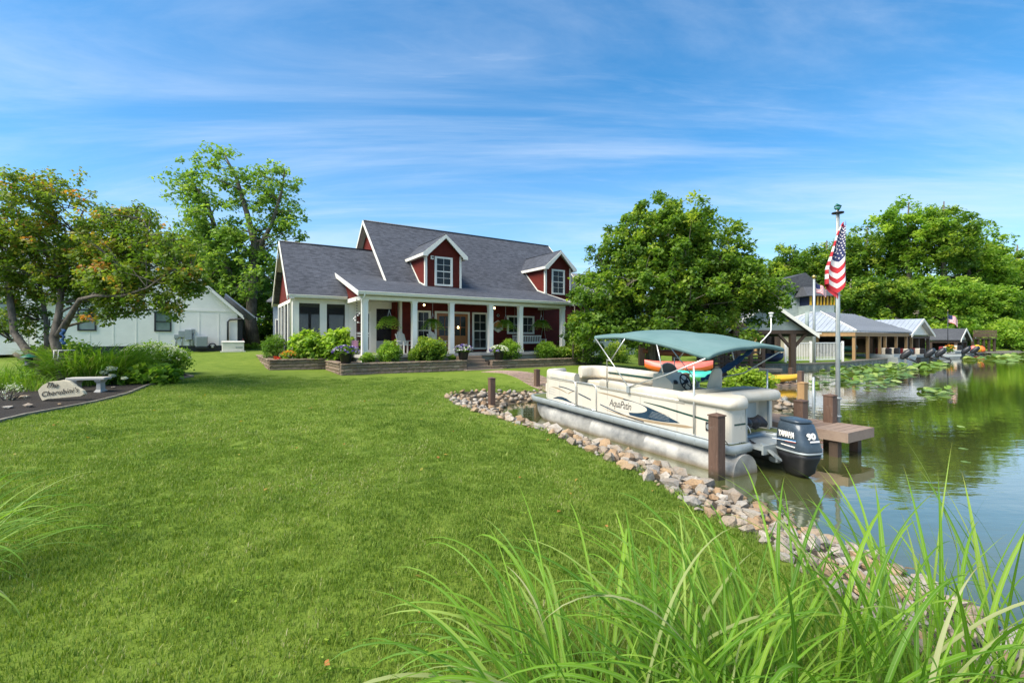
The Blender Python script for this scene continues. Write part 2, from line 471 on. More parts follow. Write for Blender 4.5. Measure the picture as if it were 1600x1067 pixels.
def mk_canvas():
    t = NT('teal_canvas')
    n1 = t.noise(1.4, 4, 0.6, 'Position'); n2 = t.noise(260, 2, 0.5, 'Position')
    c = t.mix(t.rng(n1, 0.3, 0.7), (0.135, 0.240, 0.232), (0.190, 0.300, 0.290))
    p = t.bsdf(c, 0.85, 0, 0.2, t.bump(t.math('ADD', n1, t.math('MULTIPLY', n2, 0.1)), 0.4, 0.03))
    tr = t.n('ShaderNodeBsdfTranslucent'); tr.inputs[0].default_value = (0.03, 0.14, 0.11, 1)
    m = t.n('ShaderNodeMixShader'); m.inputs[0].default_value = 0.2
    t.l(p.outputs[0], m.inputs[1]); t.l(tr.outputs[0], m.inputs[2])
    return t.done(m)
M['canvas'] = mk_canvas()
def mk_cowl():
    t = NT('motor_paint')
    n1 = t.noise(5, 5, 0.7, 'Position'); n2 = t.noise(30, 5, 0.75, 'Position')
    c = t.mix(t.rng(n1, 0.3, 0.7), (0.030, 0.045, 0.062), (0.055, 0.078, 0.10))
    c = t.mix(t.rng(n2, 0.58, 0.8, 0, 0.6), c, (0.22, 0.26, 0.29))
    return t.done(t.bsdf(c, t.rng(n2, 0.3, 0.7, 0.28, 0.5), 0.15, 0.5, None, 0.3))
M['cowl'] = mk_cowl()

# leaves
M['leaf_mid'] = leaf_mat('leaf_mid_green', [(0.0, (0.043, 0.094, 0.015)), (0.4, (0.095, 0.181, 0.021)), (0.75, (0.187, 0.284, 0.035)), (1.0, (0.375, 0.433, 0.051))])
M['leaf_airy'] = leaf_mat('leaf_airy', [(0.0, (0.084, 0.163, 0.024)), (0.5, (0.154, 0.261, 0.041)), (1.0, (0.320, 0.414, 0.071))])
M['leaf_dark'] = leaf_mat('leaf_dark', [(0.0, (0.043, 0.100, 0.012)), (0.5, (0.085, 0.175, 0.018)), (1.0, (0.185, 0.299, 0.029))])
M['leaf_bright'] = leaf_mat('leaf_bright', [(0.0, (0.077, 0.165, 0.018)), (0.5, (0.172, 0.301, 0.030)), (1.0, (0.344, 0.450, 0.054))])
M['leaf_autumn'] = leaf_mat('leaf_turning', [(0.0, (0.080, 0.150, 0.020)), (0.40, (0.145, 0.215, 0.028)), (0.68, (0.230, 0.270, 0.036)), (0.86, (0.38, 0.25, 0.05)), (1.0, (0.44, 0.17, 0.045))])
M['leaf_lime'] = leaf_mat('leaf_lime', [(0.0, (0.10, 0.19, 0.015)), (0.5, (0.22, 0.32, 0.03)), (1.0, (0.38, 0.45, 0.06))])
M['lily'] = leaf_mat('lily_pad', [(0.0, (0.07, 0.14, 0.02)), (0.6, (0.15, 0.24, 0.03)), (1.0, (0.32, 0.38, 0.10))], 0.1, 0.4, 0.5)
M['petal_purple'] = leaf_mat('petal_purple', [(0.0, (0.05, 0.02, 0.22)), (0.5, (0.12, 0.06, 0.38)), (0.75, (0.30, 0.24, 0.50)), (1.0, (0.65, 0.62, 0.72))], 0.2)
M['petal_white'] = leaf_mat('petal_white', [(0.0, (0.55, 0.58, 0.45)), (1.0, (0.80, 0.80, 0.72))], 0.2)
M['petal_warm'] = leaf_mat('petal_warm', [(0.0, (0.75, 0.45, 0.03)), (0.6, (0.8, 0.30, 0.03)), (1.0, (0.55, 0.05, 0.03))], 0.2)
def mk_reed():
    t = NT('tall_grass_blade')
    uv = t.n('ShaderNodeUVMap').outputs[0]
    s = t.n('ShaderNodeSeparateXYZ'); t.l(uv, s.inputs[0])
    oi = t.n('ShaderNodeObjectInfo')
    a = t.n('ShaderNodeAttribute', attribute_name='tint')
    v = t.math('FRACT', t.math('ADD', oi.outputs['Random'], a.outputs['Fac']))
    c = t.ramp(v, [(0.0, (0.080, 0.195, 0.013)), (0.5, (0.145, 0.297, 0.018)), (0.80, (0.218, 0.374, 0.029)), (0.93, (0.280, 0.389, 0.072)), (1.0, (0.392, 0.389, 0.200))])
    mid = t.math('ABSOLUTE', t.math('SUBTRACT', s.outputs[0], 0.5))
    c = t.mix(t.rng(mid, 0.0, 0.09, 0.55, 0.0), c, (0.36, 0.46, 0.20))
    tip = t.rng(s.outputs[1], 0.90, 1.0, 0.0, 0.8)
    c = t.mix(tip, c, (0.26, 0.18, 0.05))
    n = t.noise(20, 3, 0.6, 'UV', (30, 1, 1))
    c = t.mix(t.rng(n, 0.4, 0.7, 0, 0.25), c, (0.05, 0.12, 0.01))
    p = t.bsdf(c, 0.5, 0, 0.22)
    tr = t.n('ShaderNodeBsdfTranslucent'); t.l(t.mix(1.0, c, (1.5, 1.5, 0.6), 'MULTIPLY'), tr.inputs['Color'])
    m = t.n('ShaderNodeMixShader'); m.inputs[0].default_value = 0.35
    t.l(p.outputs[0], m.inputs[1]); t.l(tr.outputs[0], m.inputs[2])
    return t.done(m)
M['reed'] = mk_reed()

# ------------------------------------------------------------------ geometry helpers
class Frame:
    """a ground frame: origin, x axis, y axis (unit, horizontal); z is up"""
    def __init__(s, ox, oy, ang, z=0.0):
        s.o = np.array([ox, oy, z]); a = ang
        s.x = np.array([math.cos(a), math.sin(a), 0]); s.y = np.array([-math.sin(a), math.cos(a), 0])
        s.z = np.array([0, 0, 1.0]); s.ang = a
    def w(s, p):
        return s.o + s.x * p[0] + s.y * p[1] + s.z * p[2]
    def many(s, P):
        P = np.asarray(P, float).reshape(-1, 3)
        return s.o + P[:, :1] * s.x + P[:, 1:2] * s.y + P[:, 2:3] * s.z
WF = Frame(0, 0, 0)

def px(x, y, z):
    """ground point under a place in the view, on the level plane z"""
    Y = FPX * (CAMZ - z) / (y - 528.0)
    return ((x - 800.0) / FPX * Y, Y)

class MB:
    def __init__(s, fr=WF):
        s.f = fr; s.v = []; s.F = []; s.m = []; s.sm = []; s.uv = {}
        s.cur = 0; s.smooth = False
    def pts(s, P):
        i = len(s.v)
        s.v.extend(map(tuple, s.f.many(P)))
        return i
    def face(s, idx):
        s.F.append(tuple(idx)); s.m.append(s.cur); s.sm.append(s.smooth)
    def poly(s, P):
        i = s.pts(P); s.face(range(i, i + len(P)))
    def box(s, a, b):
        x0, y0, z0 = a; x1, y1, z1 = b
        if x0 > x1: x0, x1 = x1, x0
        if y0 > y1: y0, y1 = y1, y0
        if z0 > z1: z0, z1 = z1, z0
        i = s.pts([(x0, y0, z0), (x1, y0, z0), (x1, y1, z0), (x0, y1, z0), (x0, y0, z1), (x1, y0, z1), (x1, y1, z1), (x0, y1, z1)])
        for q in ((0, 3, 2, 1), (4, 5, 6, 7), (0, 1, 5, 4), (1, 2, 6, 5), (2, 3, 7, 6), (3, 0, 4, 7)):
            s.face([i + k for k in q])
        return s
    def cbox(s, a, b, c=0.01):
        """a box with its vertical and horizontal edges cut by c"""
        x0, y0, z0 = a; x1, y1, z1 = b
        if x0 > x1: x0, x1 = x1, x0
        if y0 > y1: y0, y1 = y1, y0
        if z0 > z1: z0, z1 = z1, z0
        def ring(z, d):
            e = c
            return [(x0 + e, y0 + d, z), (x1 - e, y0 + d, z), (x1 - d, y0 + e, z), (x1 - d, y1 - e, z), (x1 - e, y1 - d, z), (x0 + e, y1 - d, z), (x0 + d, y1 - e, z), (x0 + d, y0 + e, z)]
        def ring2(z):
            e = 2 * c
            return [(x0 + e, y0 + c, z), (x1 - e, y0 + c, z), (x1 - c, y0 + e, z), (x1 - c, y1 - e, z), (x1 - e, y1 - c, z), (x0 + e, y1 - c, z), (x0 + c, y1 - e, z), (x0 + c, y0 + e, z)]
        rs = [ring2(z0), ring(z0 + c, 0), ring(z1 - c, 0), ring2(z1)]
        ids = [s.pts(r) for r in rs]
        for j in range(3):
            for k in range(8):
                k2 = (k + 1) % 8
                s.face((ids[j] + k, ids[j] + k2, ids[j + 1] + k2, ids[j + 1] + k))
        s.face([ids[0] + k for k in range(7, -1, -1)]); s.face([ids[3] + k for k in range(8)])
        return s
    def bar(s, p, q, w, h=None, up=(0, 0, 1)):
        """a rectangular bar from p to q, w across, h deep"""
        h = w if h is None else h
        p = np.array(p, float); q = np.array(q, float); d = q - p; d /= np.linalg.norm(d)
        u = np.array(up, float)
        if abs(np.dot(u, d)) > 0.98: u = np.array([1.0, 0, 0])
        a = np.cross(d, u); a /= np.linalg.norm(a); b = np.cross(a, d)
        P = []
        for e in (p, q):
            for (i, j) in ((-1, -1), (1, -1), (1, 1), (-1, 1)):
                P.append(e + a * i * w / 2 + b * j * h / 2)
        i = s.pts(P)
        for qd in ((3, 2, 1, 0), (4, 5, 6, 7), (0, 1, 5, 4), (1, 2, 6, 5), (2, 3, 7, 6), (3, 0, 4, 7)):
            s.face([i + k for k in qd])
        return s
    def tube(s, path, r, n=8, caps=True, squash=None):
        path = [np.array(p, float) for p in path]
        rr = r if isinstance(r, (list, tuple, np.ndarray)) else [r] * len(path)
        old = s.smooth; s.smooth = True
        prev = None; ids = []
        for k, p in enumerate(path):
            d = (path[min(k + 1, len(path) - 1)] - path[max(k - 1, 0)])
            d = d / (np.linalg.norm(d) + 1e-9)
            if prev is None:
                u = np.array([0, 0, 1.0]) if abs(d[2]) < 0.95 else np.array([1.0, 0, 0])
                a = np.cross(d, u)
            else:
                a = prev - d * np.dot(prev, d)
            a /= np.linalg.norm(a) + 1e-9; b = np.cross(d, a); prev = a
            sa, sb = squash if squash else (1, 1)
            ids.append(s.pts([p + rr[k] * (a * sa * math.cos(t) + b * sb * math.sin(t)) for t in [2 * PI * j / n for j in range(n)]]))
        for k in range(len(path) - 1):
            for j in range(n):
                j2 = (j + 1) % n
                s.face((ids[k] + j, ids[k] + j2, ids[k + 1] + j2, ids[k + 1] + j))
        s.smooth = old
        if caps:
            s.face([ids[0] + j for j in range(n - 1, -1, -1)]); s.face([ids[-1] + j for j in range(n)])
        return s
    def loft(s, rings, caps=True, smooth=True, closed=True):
        old = s.smooth; s.smooth = smooth
        ids = [s.pts(r) for r in rings]; n = len(rings[0])
        for k in range(len(rings) - 1):
            for j in range(n if closed else n - 1):
                j2 = (j + 1) % n
                s.face((ids[k] + j, ids[k] + j2, ids[k + 1] + j2, ids[k + 1] + j))
        s.smooth = old
        if caps:
            s.face([ids[0] + j for j in range(n - 1, -1, -1)]); s.face([ids[-1] + j for j in range(n)])
        return s
    def lathe(s, c, prof, n=16, caps=True):
        rings = [[(c[0] + r * math.cos(2 * PI * j / n), c[1] + r * math.sin(2 * PI * j / n), c[2] + z) for j in range(n)] for r, z in prof]
        return s.loft(rings, caps)
    def prism(s, poly, vec):
        """a polygon (3-D points) pushed along vec"""
        P = [np.array(p, float) for p in poly]; v = np.array(vec, float); n = len(P)
        i = s.pts(P); j = s.pts([p + v for p in P])
        s.face([i + k for k in range(n - 1, -1, -1)]); s.face([j + k for k in range(n)])
        for k in range(n):
            k2 = (k + 1) % n
            s.face((i + k, i + k2, j + k2, j + k))
        return s
    def build(s, name, mats, parent=None, loc=None, label=None, kind=None):
        """links one mesh object; as a child its vertices are taken relative to the parent's place"""
        if not isinstance(mats, (list, tuple)): mats = [mats]
        V = np.array(s.v, float)
        if parent is not None:
            o0 = world_loc(parent)
        elif loc is not None:
            o0 = np.array(loc, float)
        else:
            o0 = np.array([V[:, 0].mean(), V[:, 1].mean(), V[:, 2].min()])
        me = bpy.data.meshes.new(name)
        L = V - o0
        me.from_pydata([tuple(p) for p in L], [], s.F)
        for m in mats: me.materials.append(m)
        me.polygons.foreach_set('material_index', s.m)
        me.polygons.foreach_set('use_smooth', s.sm)
        auto_uv(me, s.f, V)
        me.update()
        ob = bpy.data.objects.new(name, me)
        COL.objects.link(ob)
        if parent is not None:
            ob.parent = parent
        else:
            ob.location = tuple(o0)
        if label: ob['label'] = label
        if kind: ob['kind'] = kind
        return ob

def world_loc(o):
    l = np.zeros(3)
    while o is not None:
        l += np.array(o.location); o = o.parent
    return l

def auto_uv(me, fr, V):
    uvl = me.uv_layers.new(name='UVMap')
    n = len(me.loops)
    if not n: return
    co = V
    li = np.empty(n, np.int32); me.loops.foreach_get('vertex_index', li)
    nf = len(me.polygons)
    nr = np.empty(nf * 3); me.polygons.foreach_get('normal', nr); nr = nr.reshape(-1, 3)
    tot = np.empty(nf, np.int32); me.polygons.foreach_get('loop_total', tot)
    t = np.cross(np.tile([0, 0, 1.0], (nf, 1)), nr)
    ln = np.linalg.norm(t, axis=1)
    t[ln < 0.05] = fr.x; ln[ln < 0.05] = 1
    t /= ln[:, None]
    b = np.cross(nr, t)
    fi = np.repeat(np.arange(nf), tot)
    P = co[li]
    uv = np.empty((n, 2)); uv[:, 0] = (P * t[fi]).sum(1); uv[:, 1] = (P * b[fi]).sum(1)
    uvl.data.foreach_set('uv', uv.ravel())

def tag(o, label=None, cat=None, group=None, kind=None):
    if label: o['label'] = label
    if cat: o['category'] = cat
    if group: o['group'] = group
    if kind: o['kind'] = kind
    return o
def thing(name, label, cat, loc, group=None):
    o = bpy.data.objects.new(name, None)
    o.empty_display_size = 0.3
    COL.objects.link(o)
    o.location = loc
    return tag(o, label, cat, group)
def dup(root, loc, label=None, rotz=0.0, group=None):
    r = root.copy(); COL.objects.link(r); r.location = loc
    if rotz: r.rotation_euler = (0, 0, root.rotation_euler[2] + rotz)
    if label: r['label'] = label
    if group: r['group'] = group
    for ch in list(root.children):
        c = ch.copy(); COL.objects.link(c); c.parent = r
        for g in list(ch.children):
            d = g.copy(); COL.objects.link(d); d.parent = c
    return r

def np_mesh(name, V, faces4, mat, tint=None, parent=None, loc=(0, 0, 0), uv=None, smooth=False, nper=4):
    """fast mesh from arrays; faces4: (n, nper) int"""
    o0 = world_loc(parent) if parent is not None else np.array(loc, float)
    V = np.asarray(V, np.float32) - o0.astype(np.float32)
    me = bpy.data.meshes.new(name)
    nf = len(faces4)
    me.vertices.add(len(V)); me.vertices.foreach_set('co', V.ravel())
    me.loops.add(nf * nper); me.loops.foreach_set('vertex_index', np.asarray(faces4, np.int32).ravel())
    me.polygons.add(nf)
    me.polygons.foreach_set('loop_start', np.arange(0, nf * nper, nper, dtype=np.int32))
    try:
        me.polygons.foreach_set('loop_total', np.full(nf, nper, np.int32))
    except Exception:
        pass
    if smooth: me.polygons.foreach_set('use_smooth', np.ones(nf, bool))
    for m in (mat if isinstance(mat, (list, tuple)) else [mat]): me.materials.append(m)
    if tint is not None:
        at = me.attributes.new('tint', 'FLOAT', 'POINT'); at.data.foreach_set('value', np.asarray(tint, np.float32))
    if uv is not None:
        ul = me.uv_layers.new(name='UVMap')
        ul.data.foreach_set('uv', np.asarray(uv, np.float32)[np.asarray(faces4).ravel()].ravel())
    me.update(calc_edges=True)
    ob = bpy.data.objects.new(name, me); COL.objects.link(ob)
    if parent is not None: ob.parent = parent
    else: ob.location = tuple(o0)
    return ob

def text_mesh(body, size, mat, P, xdir, updir, name='lettering', parent=None, depth=0.002, shear=0.0, spacing=1.0, sx=1.0, bold=0.0, align='LEFT'):
    cu = bpy.data.curves.new('text', 'FONT')
    cu.body = body; cu.size = size; cu.shear = shear; cu.space_character = spacing
    cu.extrude = depth; cu.align_x = align; cu.offset = bold
    cu.resolution_u = 3
    to = bpy.data.objects.new('text', cu); COL.objects.link(to)
    dg = bpy.context.evaluated_depsgraph_get()
    me = bpy.data.meshes.new_from_object(to.evaluated_get(dg))
    bpy.data.objects.remove(to)
    X = np.array(xdir, float); X /= np.linalg.norm(X); U = np.array(updir, float); U -= X * np.dot(U, X); U /= np.linalg.norm(U); N = np.cross(X, U)
    v = np.empty(len(me.vertices) * 3); me.vertices.foreach_get('co', v); v = v.reshape(-1, 3)
    o0 = world_loc(parent) if parent is not None else np.zeros(3)
    W = np.array(P) + v[:, :1] * sx * X + v[:, 1:2] * U + v[:, 2:3] * N - o0
    me.vertices.foreach_set('co', W.ravel())
    me.materials.clear(); me.materials.append(mat); me.update()
    ob = bpy.data.objects.new(name, me); COL.objects.link(ob)
    if parent is not None: ob.parent = parent
    return ob
# ------------------------------------------------------------------ terrain, lake, bank
SHORE = [(5.2, -60), (4.4, -5), (3.75, 1.5), (3.56, 3.0), (3.47, 3.9), (3.45, 4.4), (3.2, 4.8), (3.0, 5.8), (2.55, 7.06), (1.92, 8.68), (1.28, 9.7), (0.4, 11.1), (-0.3, 12.4),
         (-0.38, 13.3), (0.0, 14.4), (0.7, 15.0), (2.0, 15.2), (3.6, 15.0), (5.0, 14.2), (6.5, 13.5), (7.9, 13.2), (8.6, 13.7), (8.9, 15), (9.3, 17.5), (10.2, 21), (11.3, 24.5),
         (12.6, 28.3), (14.6, 30.2), (19.4, 31.2), (24, 33.4), (33, 40), (45, 49), (61.6, 60.5), (70, 63), (90, 66), (130, 70), (400, 80), (400, -60)]
SH = np.array(SHORE, float)
def shore_sd(x, y):
    """signed distance to the waterline, positive on land"""
    x = np.asarray(x, float); y = np.asarray(y, float); shp = x.shape
    P = np.stack([x.ravel(), y.ravel()], 1)
    A = SH; B = np.roll(SH, -1, 0)
    d = np.full(len(P), 1e9); ins = np.zeros(len(P), bool)
    for a, b in zip(A, B):
        ab = b - a; t = np.clip(((P - a) @ ab) / (ab @ ab), 0, 1)
        q = a + t[:, None] * ab
        d = np.minimum(d, np.hypot(*(P - q).T))
        c = (a[1] > P[:, 1]) != (b[1] > P[:, 1])
        with np.errstate(divide='ignore', invalid='ignore'):
            xi = (b[0] - a[0]) * (P[:, 1] - a[1]) / (b[1] - a[1]) + a[0]
        ins ^= c & (P[:, 0] < xi)
    return np.where(ins, -d, d).reshape(shp)
def sst(a, b, x):
    t = np.clip((np.asarray(x, float) - a) / (b - a), 0, 1); return t * t * (3 - 2 * t)
def bank_w(x, y):
    return 1.42 - 0.50 * sst(10.5, 13.5, y) + 0.95 * np.exp(-((np.asarray(x) + 1.2) ** 2 + (np.asarray(y) - 13.7) ** 2) / 1.6)
def lawn_h(x, y):
    h = 0.56 + 0.04 * sst(14, 20, y)
    h = h + 0.14 * sst(-6, -11, x) * sst(8, 19, y) + 0.55 * sst(-7, -15, x) * sst(19, 29, y)
    h = h - 0.22 * sst(5, 9, x)
    h = h + 0.02 * np.sin(x * 0.9 + 1) * np.sin(y * 0.7)
    return h
def ground(x, y, full=False):
    x = np.asarray(x, float); y = np.asarray(y, float)
    sd = shore_sd(x, y); w = bank_w(x, y)
    L = lawn_h(x, y)
    edge = 0.42 * np.minimum(w, 1.42) / 1.42
    s = np.clip(sd / w, -1.2, 1)
    bank = np.where(s > 0, edge * s, 0.7 * s)
    up = sst(0, 1, (sd - w) / 3.5)
    far = sst(28, 31, y) * sst(12, 16, x)
    z = np.where(sd < w, bank, edge + (L - edge) * up)
    # beyond the inlet the land stands behind a sea wall
    zf = np.where(sd > 0.25, 0.32 + 0.22 * sst(0.3, 2.2, sd), -0.6)
    z = z * (1 - far) + zf * far
    if full: return z, sd, w, far
    return z
def gz(x, y):
    return float(ground(np.array([x]), np.array([y]))[0])

def axis_steps(parts):
    out = []
    for a, b, st in parts:
        out.extend(np.arange(a, b, st))
    out.append(parts[-1][1]); return np.array(out)
gxs = axis_steps([(-700, -100, 60), (-100, -30, 5), (-30, -8, 0.8), (-8, 12, 0.16), (12, 30, 0.6), (30, 100, 3), (100, 700, 60)])
gys = axis_steps([(-60, -2, 8), (-2, 1, 0.5), (1, 16.5, 0.16), (16.5, 36, 0.6), (36, 80, 2.5), (80, 200, 15), (200, 1500, 130)])
GX, GY = np.meshgrid(gxs, gys)
GZ, SD, BW, FAR = ground(GX, GY, True)
nx, ny = len(gxs), len(gys)
ii = np.arange((ny - 1) * (nx - 1)); r_, c_ = ii // (nx - 1), ii % (nx - 1)
base_i = r_ * nx + c_
fc = np.stack([base_i, base_i + 1, base_i + nx + 1, base_i + nx], 1)
lawn = np_mesh('lawn', np.stack([GX.ravel(), GY.ravel(), GZ.ravel()], 1), fc, M['lawn'], smooth=True)
tag(lawn, kind='structure')
bk = lawn.data.attributes.new('bank', 'FLOAT', 'POINT')
bkv = np.clip((BW + 0.05 - SD) / 0.25, 0, 1) * (1 - FAR)
bk.data.foreach_set('value', bkv.ravel().astype(np.float32))

wm = MB()
wm.poly([(-60, -80, 0), (1500, -80, 0), (1500, 1500, 0), (-60, 1500, 0)])
water = wm.build('lake_water', M['water'], loc=(0, 0, 0), kind='structure')

# ---- riprap stones
def rock_mesh(seed):
    r = np.random.default_rng(seed)
    import bmesh
    bm = bmesh.new()
    bmesh.ops.create_icosphere(bm, subdivisions=1, radius=0.5)
    dirs = r.normal(size=(13, 3)); dirs /= np.linalg.norm(dirs, axis=1)[:, None]
    cut = r.uniform(0.22, 0.40, 13)
    sc3 = np.array([1.0, r.uniform(0.6, 0.95), r.uniform(0.42, 0.7)])
    for v in bm.verts:
        p = np.array(v.co)
        p *= r.uniform(0.88, 1.1)
        for d_, c_ in zip(dirs, cut):
            k = p @ d_
            if k > c_: p = p - d_ * (k - c_)
        v.co = p * sc3 * 1.12
    me = bpy.data.meshes.new('rock'); bm.to_mesh(me); bm.free()
    me.materials.append(M['rock'])
    return me
rock_meshes = [rock_mesh(100 + i) for i in range(14)]
cand = []
rr = np.random.default_rng(3)
def throw(n, x0, x1, y0, y1, smin, smax, dmin, far_keep=1.0):
    X = rr.uniform(x0, x1, n); Y = rr.uniform(y0, y1, n)
    sd = shore_sd(X, Y); w = bank_w(X, Y)
    ok = (sd > -0.22) & (sd < w + 0.02)
    for x, y, s_ in zip(X[ok], Y[ok], sd[ok]):
        s = rr.uniform(smin, smax) * (1.15 if s_ < 0.5 else 0.9)
        if rr.random() < 0.05: s *= 1.4
        good = True
        for (a, b, c, _) in cand[-4000:]:
            if abs(a - x) < 0.5 and abs(b - y) < 0.5 and (a - x) ** 2 + (b - y) ** 2 < (dmin * (c + s)) ** 2:
                good = False; break
        if good: cand.append((x, y, s, s_))
throw(7200, -3.0, 4.6, 0.8, 5.2, 0.13, 0.27, 0.35)
throw(3200, -3.0, 4.2, 4.4, 12, 0.20, 0.36, 0.34)
throw(9000, -3.0, 4.6, 0.8, 12, 0.07, 0.13, 0.34)
throw(3200, -2.6, 9.2, 11, 18, 0.18, 0.32, 0.36)
throw(1800, -2.6, 9.2, 11, 18, 0.12, 0.18, 0.36)
cand.sort(key=lambda c: -(c[2] / math.hypot(c[0], c[1])) if (0.3 < c[1] and abs(c[0]) < c[1] * 1.2) else 0)
bank_root = thing('rock_bank', None, None, (1.5, 7.0, 0.0))
bank_root['kind'] = 'structure'
br0 = world_loc(bank_root)
rest_v, rest_f, rest_t = [], [], []
nv = 0
for k, (x, y, s, sd_) in enumerate(cand):
    me = rock_meshes[k % len(rock_meshes)]
    z = gz(x, y) + s * 0.13
    eul = (rr.uniform(-0.35, 0.35), rr.uniform(-0.35, 0.35), rr.uniform(0, 6.28))
    if k < 295:
        o = bpy.data.objects.new('rock', me); COL.objects.link(o); o.parent = bank_root
        o.location = (x - br0[0], y - br0[1], z - br0[2]); o.rotation_euler = eul; o.scale = (s, s, s * rr.uniform(0.85, 1.2))
    else:
        v = np.empty(len(me.vertices) * 3); me.vertices.foreach_get('co', v); v = v.reshape(-1, 3)
        Rm = np.array(Matrix.Rotation(eul[2], 3, 'Z') @ Matrix.Rotation(eul[0], 3, 'X') @ Matrix.Rotation(eul[1], 3, 'Y'))
        rest_v.append((v * s) @ Rm.T + [x, y, z])
        f = np.array([list(p.vertices) for p in me.polygons]); rest_f.append(f + nv); nv += len(v)
        rest_t.append(np.full(len(v), rr.random()))
if rest_v:
    o = np_mesh('rock', np.concatenate(rest_v), np.concatenate(rest_f), M['rock'], np.concatenate(rest_t), bank_root, nper=3)
    o['kind'] = 'stuff'; o.name = 'small_rocks'
print('rocks', len(cand))

# ---- short lawn grass, instanced tufts
def tuft_mesh(seed, nb, rad, h0, h1, w):
    r = np.random.default_rng(seed)
    n = nb
    a = r.uniform(0, 2 * PI, n); rd = rad * np.sqrt(r.random(n))
    bx, by = rd * np.cos(a), rd * np.sin(a)
    h = r.uniform(h0, h1, n); th = r.uniform(0, 2 * PI, n); lean = r.uniform(0.1, 0.9, n) * h
    dx, dy = np.cos(th), np.sin(th); ox, oy = -dy * w / 2, dx * w / 2
    wv = r.uniform(0.7, 1.3, n)
    ox *= wv; oy *= wv
    V = np.stack([
        np.stack([bx - ox, by - oy, np.full(n, -0.008)], 1), np.stack([bx + ox, by + oy, np.full(n, -0.008)], 1),
        np.stack([bx + dx * lean * 0.4 + ox * 0.8, by + dy * lean * 0.4 + oy * 0.8, h * 0.62], 1),
        np.stack([bx + dx * lean * 0.4 - ox * 0.8, by + dy * lean * 0.4 - oy * 0.8, h * 0.62], 1),
        np.stack([bx + dx * lean + ox * 0.15, by + dy * lean + oy * 0.15, h], 1),
        np.stack([bx + dx * lean - ox * 0.15, by + dy * lean - oy * 0.15, h], 1)], 1).reshape(-1, 3)
    b = np.arange(n) * 6
    F = np.concatenate([np.stack([b, b + 1, b + 2, b + 3], 1), np.stack([b + 3, b + 2, b + 4, b + 5], 1)])
    tn = r.normal(0.42, 0.26, n); tn[r.random(n) < 0.07] = 1.25; tn = np.repeat(np.clip(tn, 0, 1.3), 6)
    ob = np_mesh('tuft', V, F, M['grass_blade'], tn)
    COL.objects.unlink(ob)
    return ob
tufts = [tuft_mesh(11 + i, 140, 0.11, 0.014, 0.034, 0.0040) for i in range(4)]
tufts_far = [tuft_mesh(31 + i, 110, 0.20, 0.016, 0.036, 0.0075) for i in range(2)]

def gn_scatter(name, P, rot, scl, idx, sources, parent=None):
    me = bpy.data.meshes.new(name)
    me.vertices.add(len(P)); me.vertices.foreach_set('co', np.asarray(P, np.float32).ravel())
    for nm, ty, data in (('rot', 'FLOAT', rot), ('scl', 'FLOAT', scl), ('idx', 'INT', idx)):
        at = me.attributes.new(nm, ty, 'POINT'); at.data.foreach_set('value', data)
    ob = bpy.data.objects.new(name, me); COL.objects.link(ob)
    ng = bpy.data.node_groups.new(name + '_nodes', 'GeometryNodeTree')
    ng.interface.new_socket('Geometry', in_out='INPUT', socket_type='NodeSocketGeometry')
    ng.interface.new_socket('Geometry', in_out='OUTPUT', socket_type='NodeSocketGeometry')
    N = ng.nodes; Lk = ng.links
    gi = N.new('NodeGroupInput'); go = N.new('NodeGroupOutput')
    iop = N.new('GeometryNodeInstanceOnPoints')
    m2p = N.new('GeometryNodeMeshToPoints')
    Lk.new(gi.outputs[0], m2p.inputs['Mesh'])
    Lk.new(m2p.outputs[0], iop.inputs['Points'])
    j = N.new('GeometryNodeJoinGeometry')
    # join in reverse so that index 0 is the first source
    for s_ in reversed(sources):
        oi = N.new('GeometryNodeObjectInfo'); oi.inputs['Object'].default_value = s_; oi.inputs['As Instance'].default_value = True
        Lk.new(oi.outputs['Geometry'], j.inputs[0])
    Lk.new(j.outputs[0], iop.inputs['Instance'])
    iop.inputs['Pick Instance'].default_value = True
    def att(nm, ty):
        a = N.new('GeometryNodeInputNamedAttribute'); a.data_type = ty; a.inputs['Name'].default_value = nm
        return [o for o in a.outputs if o.enabled][0]
    Lk.new(att('idx', 'INT'), iop.inputs['Instance Index'])
    cr = N.new('ShaderNodeCombineXYZ'); Lk.new(att('rot', 'FLOAT'), cr.inputs[2]); 
    e2r = N.new('FunctionNodeEulerToRotation'); Lk.new(cr.outputs[0], e2r.inputs[0]); Lk.new(e2r.outputs[0], iop.inputs['Rotation'])
    cs = N.new('ShaderNodeCombineXYZ')
    sa = att('scl', 'FLOAT')
    for k in range(3): Lk.new(sa, cs.inputs[k])
    Lk.new(cs.outputs[0], iop.inputs['Scale'])
    Lk.new(iop.outputs[0], go.inputs[0])
    md = ob.modifiers.new('scatter', 'NODES'); md.node_group = ng
    return ob
